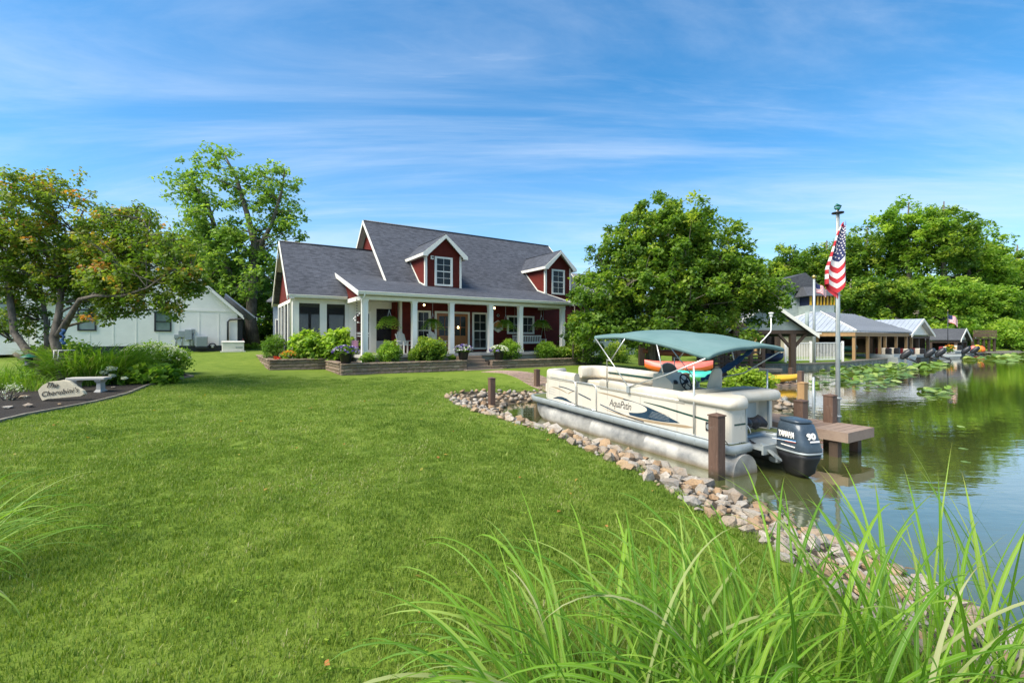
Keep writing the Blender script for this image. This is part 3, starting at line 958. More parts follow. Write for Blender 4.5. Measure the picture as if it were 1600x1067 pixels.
# places to keep clear of lawn grass, in the world plane
BED = [(-9.2, 8.0), (-9.6, 9.0), (-9.75, 9.9), (-9.9, 10.8), (-10.3, 12.2), (-11.1, 13.9), (-11.3, 15.2), (-11.5, 16.4), (-12.4, 17.2), (-14.5, 17.4), (-18, 16.6), (-24, 14), (-26, 9), (-16, 6.5)]
def in_poly(X, Y, poly):
    ins = np.zeros(X.shape, bool); n = len(poly)
    for i in range(n):
        a, b = poly[i], poly[(i + 1) % n]
        c = (a[1] > Y) != (b[1] > Y)
        with np.errstate(divide='ignore', invalid='ignore'):
            ins ^= c & (X < (b[0] - a[0]) * (Y - a[1]) / (b[1] - a[1]) + a[0])
    return ins
gr = np.random.default_rng(5)
def lawn_points(step, y0, y1, jit):
    ys = np.arange(y0, y1, step); out = []
    for y in ys:
        xm = y * 1.16 + 0.5
        xs = np.arange(-xm, min(xm, 10), step)
        out.append(np.stack([xs, np.full(len(xs), y)], 1))
    P = np.concatenate(out); P += gr.uniform(-jit, jit, P.shape)
    z, sd, w, far = ground(P[:, 0], P[:, 1], True)
    ok = (sd > w + 0.0 + gr.uniform(-0.12, 0.05, len(P))) & ~in_poly(P[:, 0], P[:, 1], BED)
    return P[ok], z[ok]
Pn, zn = lawn_points(0.125, 1.4, 8.6, 0.06)
kp = gr.random(len(Pn)) > np.clip((Pn[:, 1] - 5.0) / 3.6, 0, 1); Pn, zn = Pn[kp], zn[kp]
P3 = np.column_stack([Pn, zn])
lg = gn_scatter('lawn_grass', P3, gr.uniform(0, 6.28, len(P3)), gr.uniform(0.7, 1.35, len(P3)), gr.integers(0, 4, len(P3)), tufts)
tag(lg, 'short mown green grass of the near lawn', 'grass', kind='stuff')
Pn, zn = lawn_points(0.22, 4.6, 17.6, 0.12)
kp = (gr.random(len(Pn)) < np.clip((Pn[:, 1] - 4.6) / 3.2, 0, 1)) & (gr.random(len(Pn)) < np.clip((17.6 - Pn[:, 1]) / 2.5, 0, 1)); Pn, zn = Pn[kp], zn[kp]
P3 = np.column_stack([Pn, zn])
lg2 = gn_scatter('lawn_grass_behind', P3, gr.uniform(0, 6.28, len(P3)), gr.uniform(0.75, 1.3, len(P3)), gr.integers(0, 2, len(P3)), tufts_far)
tag(lg2, 'short mown green grass of the lawn towards the house', 'grass', kind='stuff')
print('tufts', len(P3))
# ------------------------------------------------------------------ the red house
HANG = math.atan2(0.5463, 0.8376)
HF = Frame(-1.124, 23.5, HANG)
DECKZ = 1.34
def H(u, v, z): return HF.w((u, v, z))
def hu(xp, v):
    """house u of a place seen at picture column xp, on the vertical plane v"""
    k = (xp - 800) / FPX
    return (k * (23.5 + 0.8374 * v) + 1.124 + 0.5465 * v) / (0.8376 - 0.5463 * k)
house = thing('red_house', 'red clapboard house with a dark shingle roof, two dormers and a white columned porch', 'house', tuple(H(0, 3, 0.6)))

def slab(name, quad, mat, parent, th=0.10, fr=HF, label=None):
    """a roof plane given by its top corners, thickened downwards"""
    q = [np.array(p, float) for p in quad]
    n = np.cross(q[1] - q[0], q[2] - q[0]); n /= np.linalg.norm(n)
    if n[2] < 0: q = q[::-1]; n = -n
    b = MB(fr); b.prism([p - n * th for p in q], n * th)
    return b.build(name, mat, parent, label=label)
def fascia(name, p, q, h, t, mat, parent, fr=HF, drop=0.0, side=None):
    b = MB(fr); p = np.array(p, float); q = np.array(q, float)
    d = q - p; s = np.cross(d, [0, 0, 1]); s /= np.linalg.norm(s)
    if side is not None and np.dot(s, side) < 0: s = -s
    P = [p + s * 0, q + s * 0, q - [0, 0, h], p - [0, 0, h]]
    P = [x - np.array([0, 0, drop]) for x in P]
    b.prism(P, s * t); return b.build(name, mat, parent)

UR, UE = -4.5, 9.3                       # rakes of the main roof
EAV, BRK, RDG = -0.35, 2.8, 7.18
ZE, ZB, ZR = 4.12, 5.027, 9.06
# main roof
slab('roof', [(UR, BRK, ZB), (UE, BRK, ZB), (UE, RDG, ZR), (UR, RDG, ZR)], M['shingle'], house)
slab('roof', [(UR, 2 * RDG - BRK, ZB), (UR, RDG + 0.001, ZR), (UE, RDG + 0.001, ZR), (UE, 2 * RDG - BRK, ZB)], M['shingle'], house)
# porch roof: from the gutter up under the main rake, and its wing up to the sunroom roof
slab('porch_roof', [(-6.74, EAV, ZE), (5.2, EAV, ZE), (5.2, BRK - 0.004, ZB), (-6.74, BRK - 0.004, ZB)], M['shingle'], house, 0.09)
slab('porch_roof', [(-6.74, BRK, ZB + 0.001), (-4.55, BRK, ZB + 0.001), (-4.55, 4.10, ZB + 0.375), (-6.74, 4.10, ZB + 0.375)], M['shingle'], house, 0.09)
# eave of the main roof right of the porch
slab('roof', [(5.2, 1.9, 4.2), (UE, 1.9, 4.2), (UE, BRK - 0.003, ZB), (5.2, BRK - 0.003, ZB)], M['shingle'], house)
# ridge caps
b = MB(HF); b.tube([(UR, RDG, ZR + 0.01), (UE, RDG, ZR + 0.01)], 0.055, 6); b.build('ridge_cap', M['black'], house)
# rakes of the main gable, left
for s_, v0 in ((1, BRK), (-1, 2 * RDG - BRK)):
    fascia('rake_board', (UR - 0.035, v0, ZB + 0.02), (UR - 0.035, RDG, ZR + 0.02), 0.22, 0.04, M['trim'], house, side=(-1, 0, 0))
    b = MB(HF); b.prism([(UR, v0, ZB - 0.15), (UR, RDG, ZR - 0.15), (-4.2, RDG, ZR - 0.15), (-4.2, v0, ZB - 0.15)], (0, 0, 0.03)); b.build('soffit', M['soffit'], house)
fascia('rake_board', (UE + 0.03, BRK, ZB + 0.02), (UE + 0.03, RDG, ZR + 0.02), 0.2, 0.04, M['trim'], house, side=(1, 0, 0))
# gable walls and main walls
b = MB(HF)
b.prism([(-4.2, 2.4, 0.9), (-4.2, 12.0, 0.9), (-4.2, 12.0, 5.2), (-4.2, RDG, ZR - 0.17), (-4.2, 2.4, 4.60)], (0.12, 0, 0))
b.build('gable_wall', M['red_siding'], house)
b = MB(HF)
b.prism([(9.0, 2.4, 0.9), (9.0, 12.0, 0.9), (9.0, 12.0, 5.2), (9.0, RDG, ZR - 0.17), (9.0, 2.4, 4.60)], (-0.12, 0, 0))
b.build('gable_wall', M['red_siding'], house)
b = MB(HF); b.box((-3.95, 2.2, 1.345), (8.95, 2.39, 4.62)); b.build('front_wall', M['red_siding'], house)
b = MB(HF); b.box((-4.1, 11.9, 0.9), (8.9, 12.05, 4.9)); b.build('back_wall', M['red_siding'], house)
b = MB(HF); b.box((5.2, 2.19, 0.6), (8.97, 2.38, 1.34)); b.box((-4.25, 2.5, 0.5), (9.05, 12.05, 0.9)); b.build('foundation', M['stucco'], house)
# porch floor, foundation
b = MB(HF); b.box((-6.62, -0.2, 1.22), (5.05, 2.19, DECKZ)); b.build('porch_floor', M['concrete'], house)
b = MB(HF); b.box((-6.5, -0.1, 0.5), (4.95, 2.1, 1.219)); b.build('porch_base', M['stucco'], house)
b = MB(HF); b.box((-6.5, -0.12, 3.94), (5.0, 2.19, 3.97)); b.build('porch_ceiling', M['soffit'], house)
b = MB(HF); b.box((-6.55, -0.12, 3.79), (4.92, 0.12, 4.0)); b.build('porch_beam', M['trim'], house)
b = MB(HF); b.box((-6.51, 0.12, 3.79), (-6.27, 2.92, 3.98)); b.build('porch_beam', M['white'], house)
b = MB(HF); b.box((4.66, 0.12, 3.79), (4.9, 2.19, 3.98)); b.build('porch_beam', M['trim'], house)
# gutter with its shaped front
def gutter(u0, u1, v, z, parent, fr=HF, h=0.13, name='gutter', mat=None):
    b = MB(fr)
    prof = [(0, 0), (-0.13, 0), (-0.135, -0.03), (-0.11, -0.06), (-0.10, -h), (0, -h)]
    b.prism([(u0, v + p[0], z + p[1]) for p in prof], (u1 - u0, 0, 0))
    return b.build(name, mat or M['trim'], parent)
gutter(-6.76, 5.22, EAV + 0.02, ZE + 0.005, house)
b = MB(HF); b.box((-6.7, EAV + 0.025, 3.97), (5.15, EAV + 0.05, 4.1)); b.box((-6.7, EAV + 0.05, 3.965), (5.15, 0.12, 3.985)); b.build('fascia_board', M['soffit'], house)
# porch rakes (left and right) and the red triangles under them
fascia('rake_board', (-6.76, EAV - 0.1, ZE - 0.01), (-6.76, 4.12, ZB + 0.395), 0.2, 0.04, M['trim'], house, side=(-1, 0, 0))
fascia('rake_board', (5.22, EAV - 0.1, ZE - 0.01), (5.22, BRK, ZB + 0.01), 0.2, 0.04, M['trim'], house, side=(1, 0, 0))
b = MB(HF); b.prism([(-6.46, -0.1, 3.98), (-6.46, 3.0, 3.98), (-6.46, 4.05, 5.1), (-6.46, 4.05, 5.25), (-6.46, 2.8, 4.9), (-6.46, -0.1, 4.09)], (0.08, 0, 0)); b.build('porch_gable', M['red_siding'], house)
b = MB(HF); b.prism([(4.86, -0.1, 3.98), (4.86, 2.2, 3.98), (4.86, 2.2, 4.72), (4.86, -0.1, 4.07)], (0.08, 0, 0)); b.build('porch_gable', M['red_siding'], house)
# columns
COLU = [-6.387, -4.118, -2.214, 0.0, 1.865, 4.784]
for u in COLU:
    b = MB(HF); b.box((u - 0.115, -0.115, DECKZ + 0.12), (u + 0.115, 0.115, 3.72)); b.build('column', M['white'], house)
    b = MB(HF); b.box((u - 0.14, -0.14, DECKZ + 0.002), (u + 0.14, 0.14, DECKZ + 0.12)); b.build('column_base', M['white'], house)
    b = MB(HF); b.box((u - 0.135, -0.135, 3.72), (u + 0.135, 0.135, 3.788)); b.build('column_capital', M['white'], house)
# downspouts
b = MB(HF)
b.tube([(-6.50, EAV - 0.04, 4.0), (-6.50, EAV - 0.04, 3.93), (-6.56, -0.17, 3.72), (-6.56, -0.17, 3.6), (-6.56, -0.17, 0.75), (-6.62, -0.32, 0.68)], 0.04, 6)
b.build('downspout', M['trim'], house)

# ---- windows and doors
def window(parent, fr, u0, u1, v, z0, z1, trim=0.10, cols=2, rows=(2, 2), out=-1, name='window', mull=0.018, glass='glass'):
    """double hung window whose outer trim spans u0..u1, z0..z1, on the plane v; out = side it faces"""
    b = MB(fr); t = trim; o = out * 0.03
    b.box((u0, v, z1 - t), (u1, v + o * 1.15, z1)); b.box((u0, v, z0), (u1, v + o * 1.3, z0 + t))
    b.box((u0, v, z0 + t), (u0 + t, v + o, z1 - t)); b.box((u1 - t, v, z0 + t), (u1, v + o, z1 - t))
    w = b.build(name, M['trim'], parent)
    a, c = u0 + t, u1 - t; lo, hi = z0 + t, z1 - t; mid = (lo + hi) / 2
    g = MB(fr); g.box((a, v, lo), (c, v + o * 0.3, hi)); gg = g.build('pane', M[glass], w)
    s = MB(fr)
    if len(rows) == 2:
        s.box((a, v, mid - 0.025), (c, v + o * 0.75, mid + 0.025))
    for k in range(1, cols):
        uu = a + (c - a) * k / cols
        s.box((uu - mull / 2, v, lo), (uu + mull / 2, v + o * 0.6, hi))
    hs_ = [(lo, mid - 0.025), (mid + 0.025, hi)] if len(rows) == 2 else [(lo, hi)]
    for (p, q), rw in zip(hs_, rows):
        for k in range(1, rw):
            z = p + (q - p) * k / rw
            s.box((a, v, z - mull / 2), (c, v + o * 0.55, z + mull / 2))
    for e in ((a, a + 0.03), (c - 0.03, c)):
        s.box((e[0], v, lo), (e[1], v + o * 0.5, hi))
    s.build('sash', M['trim'], w)
    return w
VW = 2.2
window(house, HF, hu(650, VW), hu(673, VW), VW, DECKZ + 0.12, 3.53)
window(house, HF, hu(737.5, VW), hu(762, VW), VW, DECKZ + 0.12, 3.53)
window(house, HF, hu(792, VW), hu(813.5, VW), VW, 2.34, 3.42, rows=(2,))
window(house, HF, hu(814, VW), hu(834.5, VW), VW, 2.34, 3.42, rows=(2,))
# double front door
ud0, ud1 = hu(679, VW), hu(733.5, VW)
b = MB(HF); b.box((ud0, VW - 0.05, DECKZ), (ud0 + 0.11, VW, 3.53)); b.box((ud1 - 0.11, VW - 0.05, DECKZ), (ud1, VW, 3.53)); b.box((ud0 + 0.11, VW - 0.05, 3.42), (ud1 - 0.11, VW, 3.53)); b.build('door_frame', M['trim'], house)
um = (ud0 + ud1) / 2
for k, (a, c) in enumerate(((ud0 + 0.12, um - 0.005), (um + 0.005, ud1 - 0.12))):
    d = MB(HF)
    z0, z1, g0, g1 = DECKZ + 0.01, 3.41, 2.22, 3.27
    d.box((a, VW - 0.03, z0), (c, VW, z0 + 0.22)); d.box((a, VW - 0.03, z1 - 0.14), (c, VW, z1)); d.box((a, VW - 0.03, g0 - 0.14), (c, VW, g0))
    d.box((a, VW - 0.03, z0 + 0.22), (a + 0.13, VW, z1 - 0.14)); d.box((c - 0.13, VW - 0.03, z0 + 0.22), (c, VW, z1 - 0.14))
    d.box((a + 0.13, VW - 0.018, z0 + 0.22), (c - 0.13, VW, g0 - 0.14))
    do = d.build('door', M['door'], house)
    g = MB(HF); g.box((a + 0.13, VW - 0.012, g0), (c - 0.13, VW - 0.002, z1 - 0.14)); g.build('pane', M['glass'], do)
    m_ = MB(HF); mm = (a + c) / 2
    m_.box((mm - 0.014, VW - 0.024, g0), (mm + 0.014, VW - 0.012, z1 - 0.14)); m_.box((a + 0.13, VW - 0.022, g0 + 0.45), (c - 0.13, VW - 0.013, g0 + 0.475)); m_.build('glazing_bar', M['door'], do)
    hx = c - 0.07 if k == 0 else a + 0.07
    q = MB(HF); q.tube([(hx, VW - 0.03, 2.36), (hx, VW - 0.085, 2.36)], 0.014, 6); q.lathe((hx, VW - 0.10, 2.33), [(0.012, 0), (0.032, 0.015), (0.032, 0.045), (0.012, 0.06)], 8); q.build('handle', M['brass'], do)
# little table lamp glowing behind the right-hand door glass
lampu = hu(715.5, VW + 0.0)
b = MB(HF); b.lathe((lampu, VW - 0.035, 2.62), [(0.055, 0), (0.03, 0.12)], 8); b.build('lamp_glow', M['bulb'], house)

# ---- dormers
def dormer(uc, hw, vd, zeave, zpk, zb, wid, zw0, zw1, light=False):
    ov, ovv, eh = 0.24, 0.30, 0.0
    u0, u1 = uc - hw, uc + hw
    slope = (zpk - zeave) / (hw + ov)
    vtop = BRK + (zpk - ZB) / 0.92 + 0.1
    veave = BRK + (zeave - ZB) / 0.92 + 0.05
    root_v = vd
    f = MB(HF)
    zs = zpk - slope * hw - 0.14
    f.prism([(u0, vd, zb), (u1, vd, zb), (u1, vd, zs), (uc, vd, zpk - 0.14), (u0, vd, zs)], (0, 0.1, 0))
    fw = f.build('dormer_wall', M['red_siding'], house)
    for s_, ue in ((-1, u0), (1, u1)):
        g = MB(HF); g.prism([(ue, vd + 0.1, zb), (ue, vtop, zb), (ue, vtop, zs), (ue, vd + 0.1, zs)], (-s_ * 0.08, 0, 0)); g.build('dormer_cheek', M['red_siding'], house)
        t = MB(HF); t.box((ue - s_ * -0.012, vd - 0.02, zb), (ue - s_ * 0.11, vd, zs - 0.02)); t.box((ue + s_ * 0.012, vd - 0.02, zb), (ue + s_ * 0.0, vd + 0.11, zs)); t.build('corner_board', M['trim'], house)
        # roof half
        e = uc + s_ * (hw + ov)
        vf = vd - ovv
        slab('dormer_roof', [(e, vf, zeave), (e, veave, zeave), (uc, vtop, zpk), (uc, vf, zpk)], M['shingle'], house, 0.05)
        # raking front board, side eave board and the small return
        r = MB(HF); r.prism([(e, vf - 0.03, zeave - 0.01), (uc, vf - 0.03, zpk - 0.01), (uc, vf - 0.03, zpk - 0.20), (e - s_ * 0.27, vf - 0.03, zeave + 0.02 - 0.14), (e - s_ * 0.27, vf - 0.03, zeave - 0.17), (e, vf - 0.03, zeave - 0.17)], (0, 0.04, 0)); r.build('rake_board', M['trim'], house)
        r = MB(HF); r.box((e - s_ * 0.03, vf + 0.012, zeave - 0.165), (e + s_ * 0.004, veave, zeave - 0.012)); r.build('fascia_board', M['trim'], house)
        r = MB(HF); r.box((e - s_ * 0.03, vf + 0.012, zeave - 0.16), (ue - s_ * -0.014, veave, zeave - 0.14)); r.build('soffit', M['soffit'], house)
        r = MB(HF); r.prism([(uc - s_ * 0.001, vf + 0.012, zpk - 0.09), (uc - s_ * 0.001, vd + 0.0, zpk - 0.09), (e, vd, zeave - 0.12), (e, vf + 0.012, zeave - 0.12)], (0, 0, 0.02)); r.build('soffit', M['soffit'], house)
        # flashing strip where the cheek meets the roof
        if s_ == -1:
            pts = [(ue - 0.02, vd, 4.2208 + 0.288 * vd + 0.04), (ue - 0.02, BRK, ZB + 0.05), (ue - 0.02, veave, ZB + 0.92 * (veave - BRK) + 0.04)]
            q = MB(HF); q.bar(pts[0], pts[1], 0.03, 0.06); q.bar(pts[1], pts[2], 0.03, 0.06); q.build('flashing', M['trim'], house)
    c = MB(HF); c.tube([(uc, vd - ovv, zpk + 0.01), (uc, vtop - 0.1, zpk + 0.01)], 0.03, 6); c.build('ridge_cap', M['black'], house)
    window(house, HF, uc - wid / 2, uc + wid / 2, vd, zw0, zw1, 0.10)
    if light:
        q = MB(HF); q.box((u0 + 0.30, vd - 0.05, 6.22), (u0 + 0.46, vd, 6.42)); lb = q.build('spotlight_box', M['trim'], house)
        q = MB(HF); q.box((u0 + 0.36, vd - 0.07, 6.29), (u0 + 0.44, vd - 0.05, 6.37)); q.build('lens', M['black'], lb)
dormer(-1.685, 1.05, 2.04, 6.50, 7.567, 4.35, 1.04, 4.86, 6.41, True)
dormer(6.13, 1.02, 2.04, 6.47, 7.53, 4.1, 1.04, 4.82, 6.38)
b = MB(HF); b.box((5.05, 2.05, 0.6), (7.2, 2.18, 4.12)); b.build('front_wall', M['red_siding'], house)

# ---- sunroom (left wing)
sun_u0, sun_u1, SV, SBK = -8.85, -4.2, 3.0, 8.74
slab('sunroom_roof', [(-9.1, 2.65, 4.12), (-4.24, 2.65, 4.12), (-4.24, 5.87, 7.07), (-9.1, 5.87, 7.07)], M['shingle'], house)
slab('sunroom_roof', [(-9.1, 9.09, 4.12), (-9.1, 5.871, 7.07), (-4.24, 5.871, 7.07), (-4.24, 9.09, 4.12)], M['shingle'], house)
b = MB(HF); b.tube([(-9.1, 5.87, 7.08), (-4.26, 5.87, 7.08)], 0.05, 6); b.build('ridge_cap', M['black'], house)
gutter(-9.1, -6.52, 2.67, 4.10, house)
b = MB(HF); b.box((-9.05, 2.68, 3.95), (-6.5, 2.99, 3.97)); b.build('soffit', M['soffit'], house)
for v0 in (2.55, 9.19):
    fascia('rake_board', (-9.13, v0, 4.04), (-9.13, 5.87, 7.08), 0.2, 0.04, M['trim'], house, side=(-1, 0, 0))
    b = MB(HF); b.prism([(-9.1, v0, 3.90), (-9.1, 5.87, 6.93), (-8.86, 5.87, 6.93), (-8.86, v0, 3.90)], (0, 0, 0.025)); b.build('soffit', M['soffit'], house)
b = MB(HF); b.prism([(-8.84, SV, 3.97), (-8.84, SBK, 3.97), (-8.84, 5.87, 6.95)], (0.1, 0, 0)); b.build('sunroom_gable', M['red_siding'], house)
b = MB(HF); b.box((-8.9, SV - 0.03, 3.80), (-8.78, SBK, 3.965)); b.build('sunroom_beam', M['white'], house)
b = MB(HF); b.box((-8.777, SV - 0.02, 3.74), (-4.1, SV + 0.12, 3.95)); b.build('sunroom_beam', M['trim'], house)
b = MB(HF); b.box((-8.85, SV, 0.6), (-4.2, SBK, 1.34)); b.build('sunroom_floor', M['concrete'], house)
b = MB(HF); b.box((-8.7, SV + 0.1, 3.90), (-4.3, SBK - 0.1, 3.93)); b.build('sunroom_ceiling', M['soffit'], house)
def post(u0, u1, v0, v1, z0=1.34, z1=3.74, mat='white', name='sunroom_post'):
    b = MB(HF); b.box((u0, v0, z0), (u1, v1, z1)); return b.build(name, M[mat], house)
f_ = lambda x: hu(x, SV)
post(-8.89, f_(467), SV - 0.04, SV + 0.3, 0.7, 3.8)
post(f_(499.6), f_(510.5), SV - 0.015, SV + 0.1)
post(f_(539), f_(543.5), SV - 0.015, SV + 0.1)
post(f_(543.8), f_(552.6), SV - 0.04, SV + 0.1)
# screened openings and their sills
def screen(u0, u1, v, z0, z1, side=False):
    b = MB(HF)
    if side: b.box((u0, v, z0), (u0 + 0.012, u1, z1))
    else: b.box((u0, v, z0), (u1, v + 0.012, z1))
    return b.build('insect_screen', M['screen'], house)
screen(f_(467), f_(499.6), SV + 0.04, 1.5, 3.74); screen(f_(510.5), f_(539), SV + 0.04, 1.5, 3.74)
b = MB(HF); b.box((-8.8, SV, 1.34), (f_(543), SV + 0.09, 1.5)); b.build('sunroom_sill', M['trim'], house)
# left side of the sunroom: four narrow openings
sv = [3.27, 4.62, 5.98, 7.33, 8.6]
for k in range(4):
    screen(-8.83, sv[k + 1] - 0.09, sv[k] + 0.09, 1.35, 3.80, True)
for v_ in sv[1:]:
    post(-8.9, -8.76, v_ - 0.10, v_ + 0.10, 0.7, 3.80)
# back and right inner walls seen through the screens
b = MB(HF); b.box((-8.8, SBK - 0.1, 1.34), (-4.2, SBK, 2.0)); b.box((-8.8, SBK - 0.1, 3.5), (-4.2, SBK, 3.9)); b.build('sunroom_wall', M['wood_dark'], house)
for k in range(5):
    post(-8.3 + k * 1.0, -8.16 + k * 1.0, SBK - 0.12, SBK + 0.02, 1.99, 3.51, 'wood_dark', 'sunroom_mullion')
# door wall between sunroom and porch
d0, d1 = f_(553), f_(579.5)
b = MB(HF)
b.box((d0, SV - 0.03, 1.36), (d0 + 0.10, SV + 0.02, 3.45)); b.box((d1 - 0.10, SV - 0.03, 1.36), (d1, SV + 0.02, 3.45)); b.box((d0 + 0.1, SV - 0.03, 3.32), (d1 - 0.1, SV + 0.02, 3.45))
b.box((d0 + 0.1, SV - 0.03, 2.28), (d1 - 0.1, SV + 0.02, 2.38)); b.box((d0 + 0.1, SV - 0.03, 2.16), (d1 - 0.1, SV + 0.02, 2.22)); b.box((d0 + 0.1, SV - 0.03, 1.36), (d1 - 0.1, SV + 0.02, 1.5))
b.box(((d0 + d1) / 2 - 0.012, SV - 0.02, 2.38), ((d0 + d1) / 2 + 0.012, SV + 0.0, 3.32)); b.box((d0 + 0.1, SV - 0.02, 2.86), (d1 - 0.1, SV, 2.88)); b.box(((d0 + d1) / 2 - 0.012, SV - 0.02, 1.5), ((d0 + d1) / 2 + 0.012, SV + 0.0, 2.16))
sd_o = b.build('screen_door', M['white'], house)
b = MB(HF); b.box((d0 + 0.1, SV - 0.005, 1.5), (d1 - 0.1, SV + 0.005, 3.32)); b.build('insect_screen', M['screen'], sd_o)
post(d0 - 0.02, d1 + 0.02, SV - 0.015, SV + 0.1, 3.46, 3.74, 'trim', 'door_header')
post(d1, f_(587.8), SV - 0.03, SV + 0.1, 1.36, 3.74, 'trim')
screen(f_(587.8), f_(616), SV + 0.04, 1.95, 3.6)
b = MB(HF); b.box((f_(587.8), SV, 1.36), (f_(616), SV + 0.06, 1.95)); b.build('kick_panel', M['grey'], house)
b = MB(HF); b.box((f_(587.8), SV - 0.01, 3.6), (f_(616), SV + 0.08, 3.74)); b.build('door_header', M['trim'], house)
post(f_(616), f_(620), SV - 0.03, SV + 0.1, 1.36, 3.95, 'trim')
b = MB(HF); b.box((-4.02, 2.16, 1.35), (-3.93, 2.99, 3.95)); b.build('corner_board', M['trim'], house)
b = MB(HF); b.box((-6.6, 2.15, 1.2), (-3.9, SV - 0.04, 1.345)); b.build('porch_floor', M['concrete'], house)
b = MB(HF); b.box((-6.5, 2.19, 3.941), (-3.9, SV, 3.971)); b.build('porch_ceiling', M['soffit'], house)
# left downspout of the sunroom
b = MB(HF); b.tube([(-8.98, 2.60, 3.98), (-8.98, 2.62, 3.88), (-8.97, 2.93, 3.72), (-8.97, 2.93, 0.8)], 0.038, 6); b.build('downspout', M['trim'], house)
# dark furniture inside the sunroom: a table and two high-backed chairs
tb = thing('dining_table', 'dark dining table seen through the sunroom screens', 'table', tuple(H(-7.4, 5.0, 1.34)))
b = MB(HF); b.cbox((-8.2, 4.4, 2.05), (-6.8, 5.4, 2.10)); b.build('tabletop', M['grey'], tb)
for a, c in ((-8.1, 4.5), (-6.9, 4.5), (-8.1, 5.3), (-6.9, 5.3)):
    b = MB(HF); b.box((a - 0.03, c - 0.03, 1.342), (a + 0.03, c + 0.03, 2.048)); b.build('leg', M['black'], tb)

# ---- porch lights
def pendant(u, v, label, kind):
    t = thing('porch_light', label, 'lamp', tuple(H(u, v, 3.94)), 'porch lights')
    b = MB(HF); b.lathe((u, v, 3.90), [(0.05, 0), (0.05, 0.04)], 8); b.tube([(u, v, 3.90), (u, v, 3.80)], 0.012, 6); b.build('stem', M['black'], t)
    b = MB(HF); b.lathe((u, v, 3.70), [(0.02, 0), (0.05, 0.03), (0.05, 0.07), (0.02, 0.1)], 8); b.build('bulb', M['bulb'], t)
pendant(hu(662.7, 1.2), 1.2, 'bare lit bulb hanging above the left porch window', 0)
pendant(hu(772.6, 1.3), 1.3, 'warm lit ceiling lamp beside the column right of the tall window', 0)

# ---- raised bed walls of stacked blocks, the steps
def block_mesh(L, D, Hh, seed):
    r = random.Random(seed); b = MB()
    def j(s=0.012): return r.uniform(-s, s)
    rings = []
    for z, e in ((0.004, 0.0), (Hh * 0.3, 0.016), (Hh * 0.75, 0.016), (Hh - 0.004, 0.0)):
        rings.append([(0.004, -e + j(0.006), z), (L / 2, -e * 1.6 + j(), z), (L - 0.004, -e + j(0.006), z), (L - 0.004, D, z), (0.004, D, z)])
    b.loft(rings, smooth=False)
    me_o = b.build('block', M['block'], loc=(0, 0, 0)); me = me_o.data; bpy.data.objects.remove(me_o); return me
BL, BD, BH = 0.30, 0.24, 0.148
blocks = [block_mesh(BL, BD, BH, i) for i in range(5)]
caps = [block_mesh(0.36, 0.30, 0.075, 20 + i) for i in range(3)]
def block_wall(name, label, p, q, z0, courses, cap=True):
    """p, q: (u, v) of the outer face ends, seen side to the right of p->q reversed"""
    P, Q = H(p[0], p[1], 0), H(q[0], q[1], 0)
    d = Q - P; L = np.linalg.norm(d); ang = math.atan2(d[1], d[0]); d /= L
    t = thing(name, label, 'wall', (P[0], P[1], z0)); t.rotation_euler = (0, 0, ang)
    n = 0
    for c in range(courses):
        off = 0.0 if c % 2 == 0 else -BL / 2
        x = off
        while x < L - 0.05:
            x0 = max(x, 0); x1 = min(x + BL, L)
            o = bpy.data.objects.new('block', random.choice(blocks)); COL.objects.link(o); o.parent = t
            o.location = (x0, random.uniform(-0.006, 0.006) + c * 0.004, c * BH); o.scale = ((x1 - x0) / BL, 1, 1)
            x += BL
    if cap:
        x = 0
        while x < L - 0.02:
            x1 = min(x + 0.36, L)
            o = bpy.data.objects.new('cap_stone', random.choice(caps)); COL.objects.link(o); o.parent = t
            o.location = (x, -0.03, courses * BH); o.scale = ((x1 - x) / 0.36, 1, 1); x += 0.36
    return t
block_wall('retaining_wall', 'long low wall of brown blocks left of the porch steps', (-7.70, -1.40), (-2.08, -1.40), 0.56, 3)
block_wall('retaining_wall', 'low wall of brown blocks right of the porch steps, running behind the boat', (-0.72, -1.40), (6.6, -1.40), 0.50, 3)
block_wall('retaining_wall', 'short end of the block wall, below the leftmost flower pot', (-7.70, 1.62), (-7.70, -1.40 + 0.24), 0.58, 3)
block_wall('retaining_wall', 'low block wall in front of the sunroom', (-9.96, 1.70), (-7.46, 1.70), 0.66, 3)
block_wall('retaining_wall', 'side of the block wall running back beside the sunroom', (-9.96, 8.6), (-9.96, 1.94), 0.66, 3)
# soil behind the walls
for nm, a, c, z in (('planting_soil', (-7.5, -1.2), (-2.1, -0.02), 1.04), ('planting_soil', (-0.72, -1.2), (6.6, -0.02), 0.98), ('planting_soil', (-9.75, 1.9), (-6.5, 2.98), 1.09), ('planting_soil', (-9.75, 2.98), (-8.9, 8.5), 1.09), ('planting_soil', (-7.5, -0.02), (-6.6, 1.9), 1.035)):
    b = MB(HF); b.box((a[0], a[1], 0.5), (c[0], c[1], z)); b.build(nm, M['mulch'], loc=tuple(H(a[0], a[1], 0.5)), kind='structure')
steps = thing('porch_steps', 'flight of brown stone block steps up to the porch', 'steps', tuple(H(-1.4, -0.9, 0.55)))
for k in range(5):
    z0, z1 = 0.5, 1.22 - 0.145 * k
    v1 = -0.205 - 0.29 * k
    b = MB(HF)
    w0, w1 = (-2.05, -0.75) if k < 4 else (-2.25, -0.2)
    b.cbox((w0, v1 - 0.31, z1 - 0.145 - 0.06), (w1, v1 - 0.005, z1 - 0.01), 0.012)
    b.build('step', M['block'], steps)
b = MB(HF); b.box((-2.06, -1.4, 0.4), (-0.74, -0.21, 0.62)); b.build('step_base', M['block'], steps)
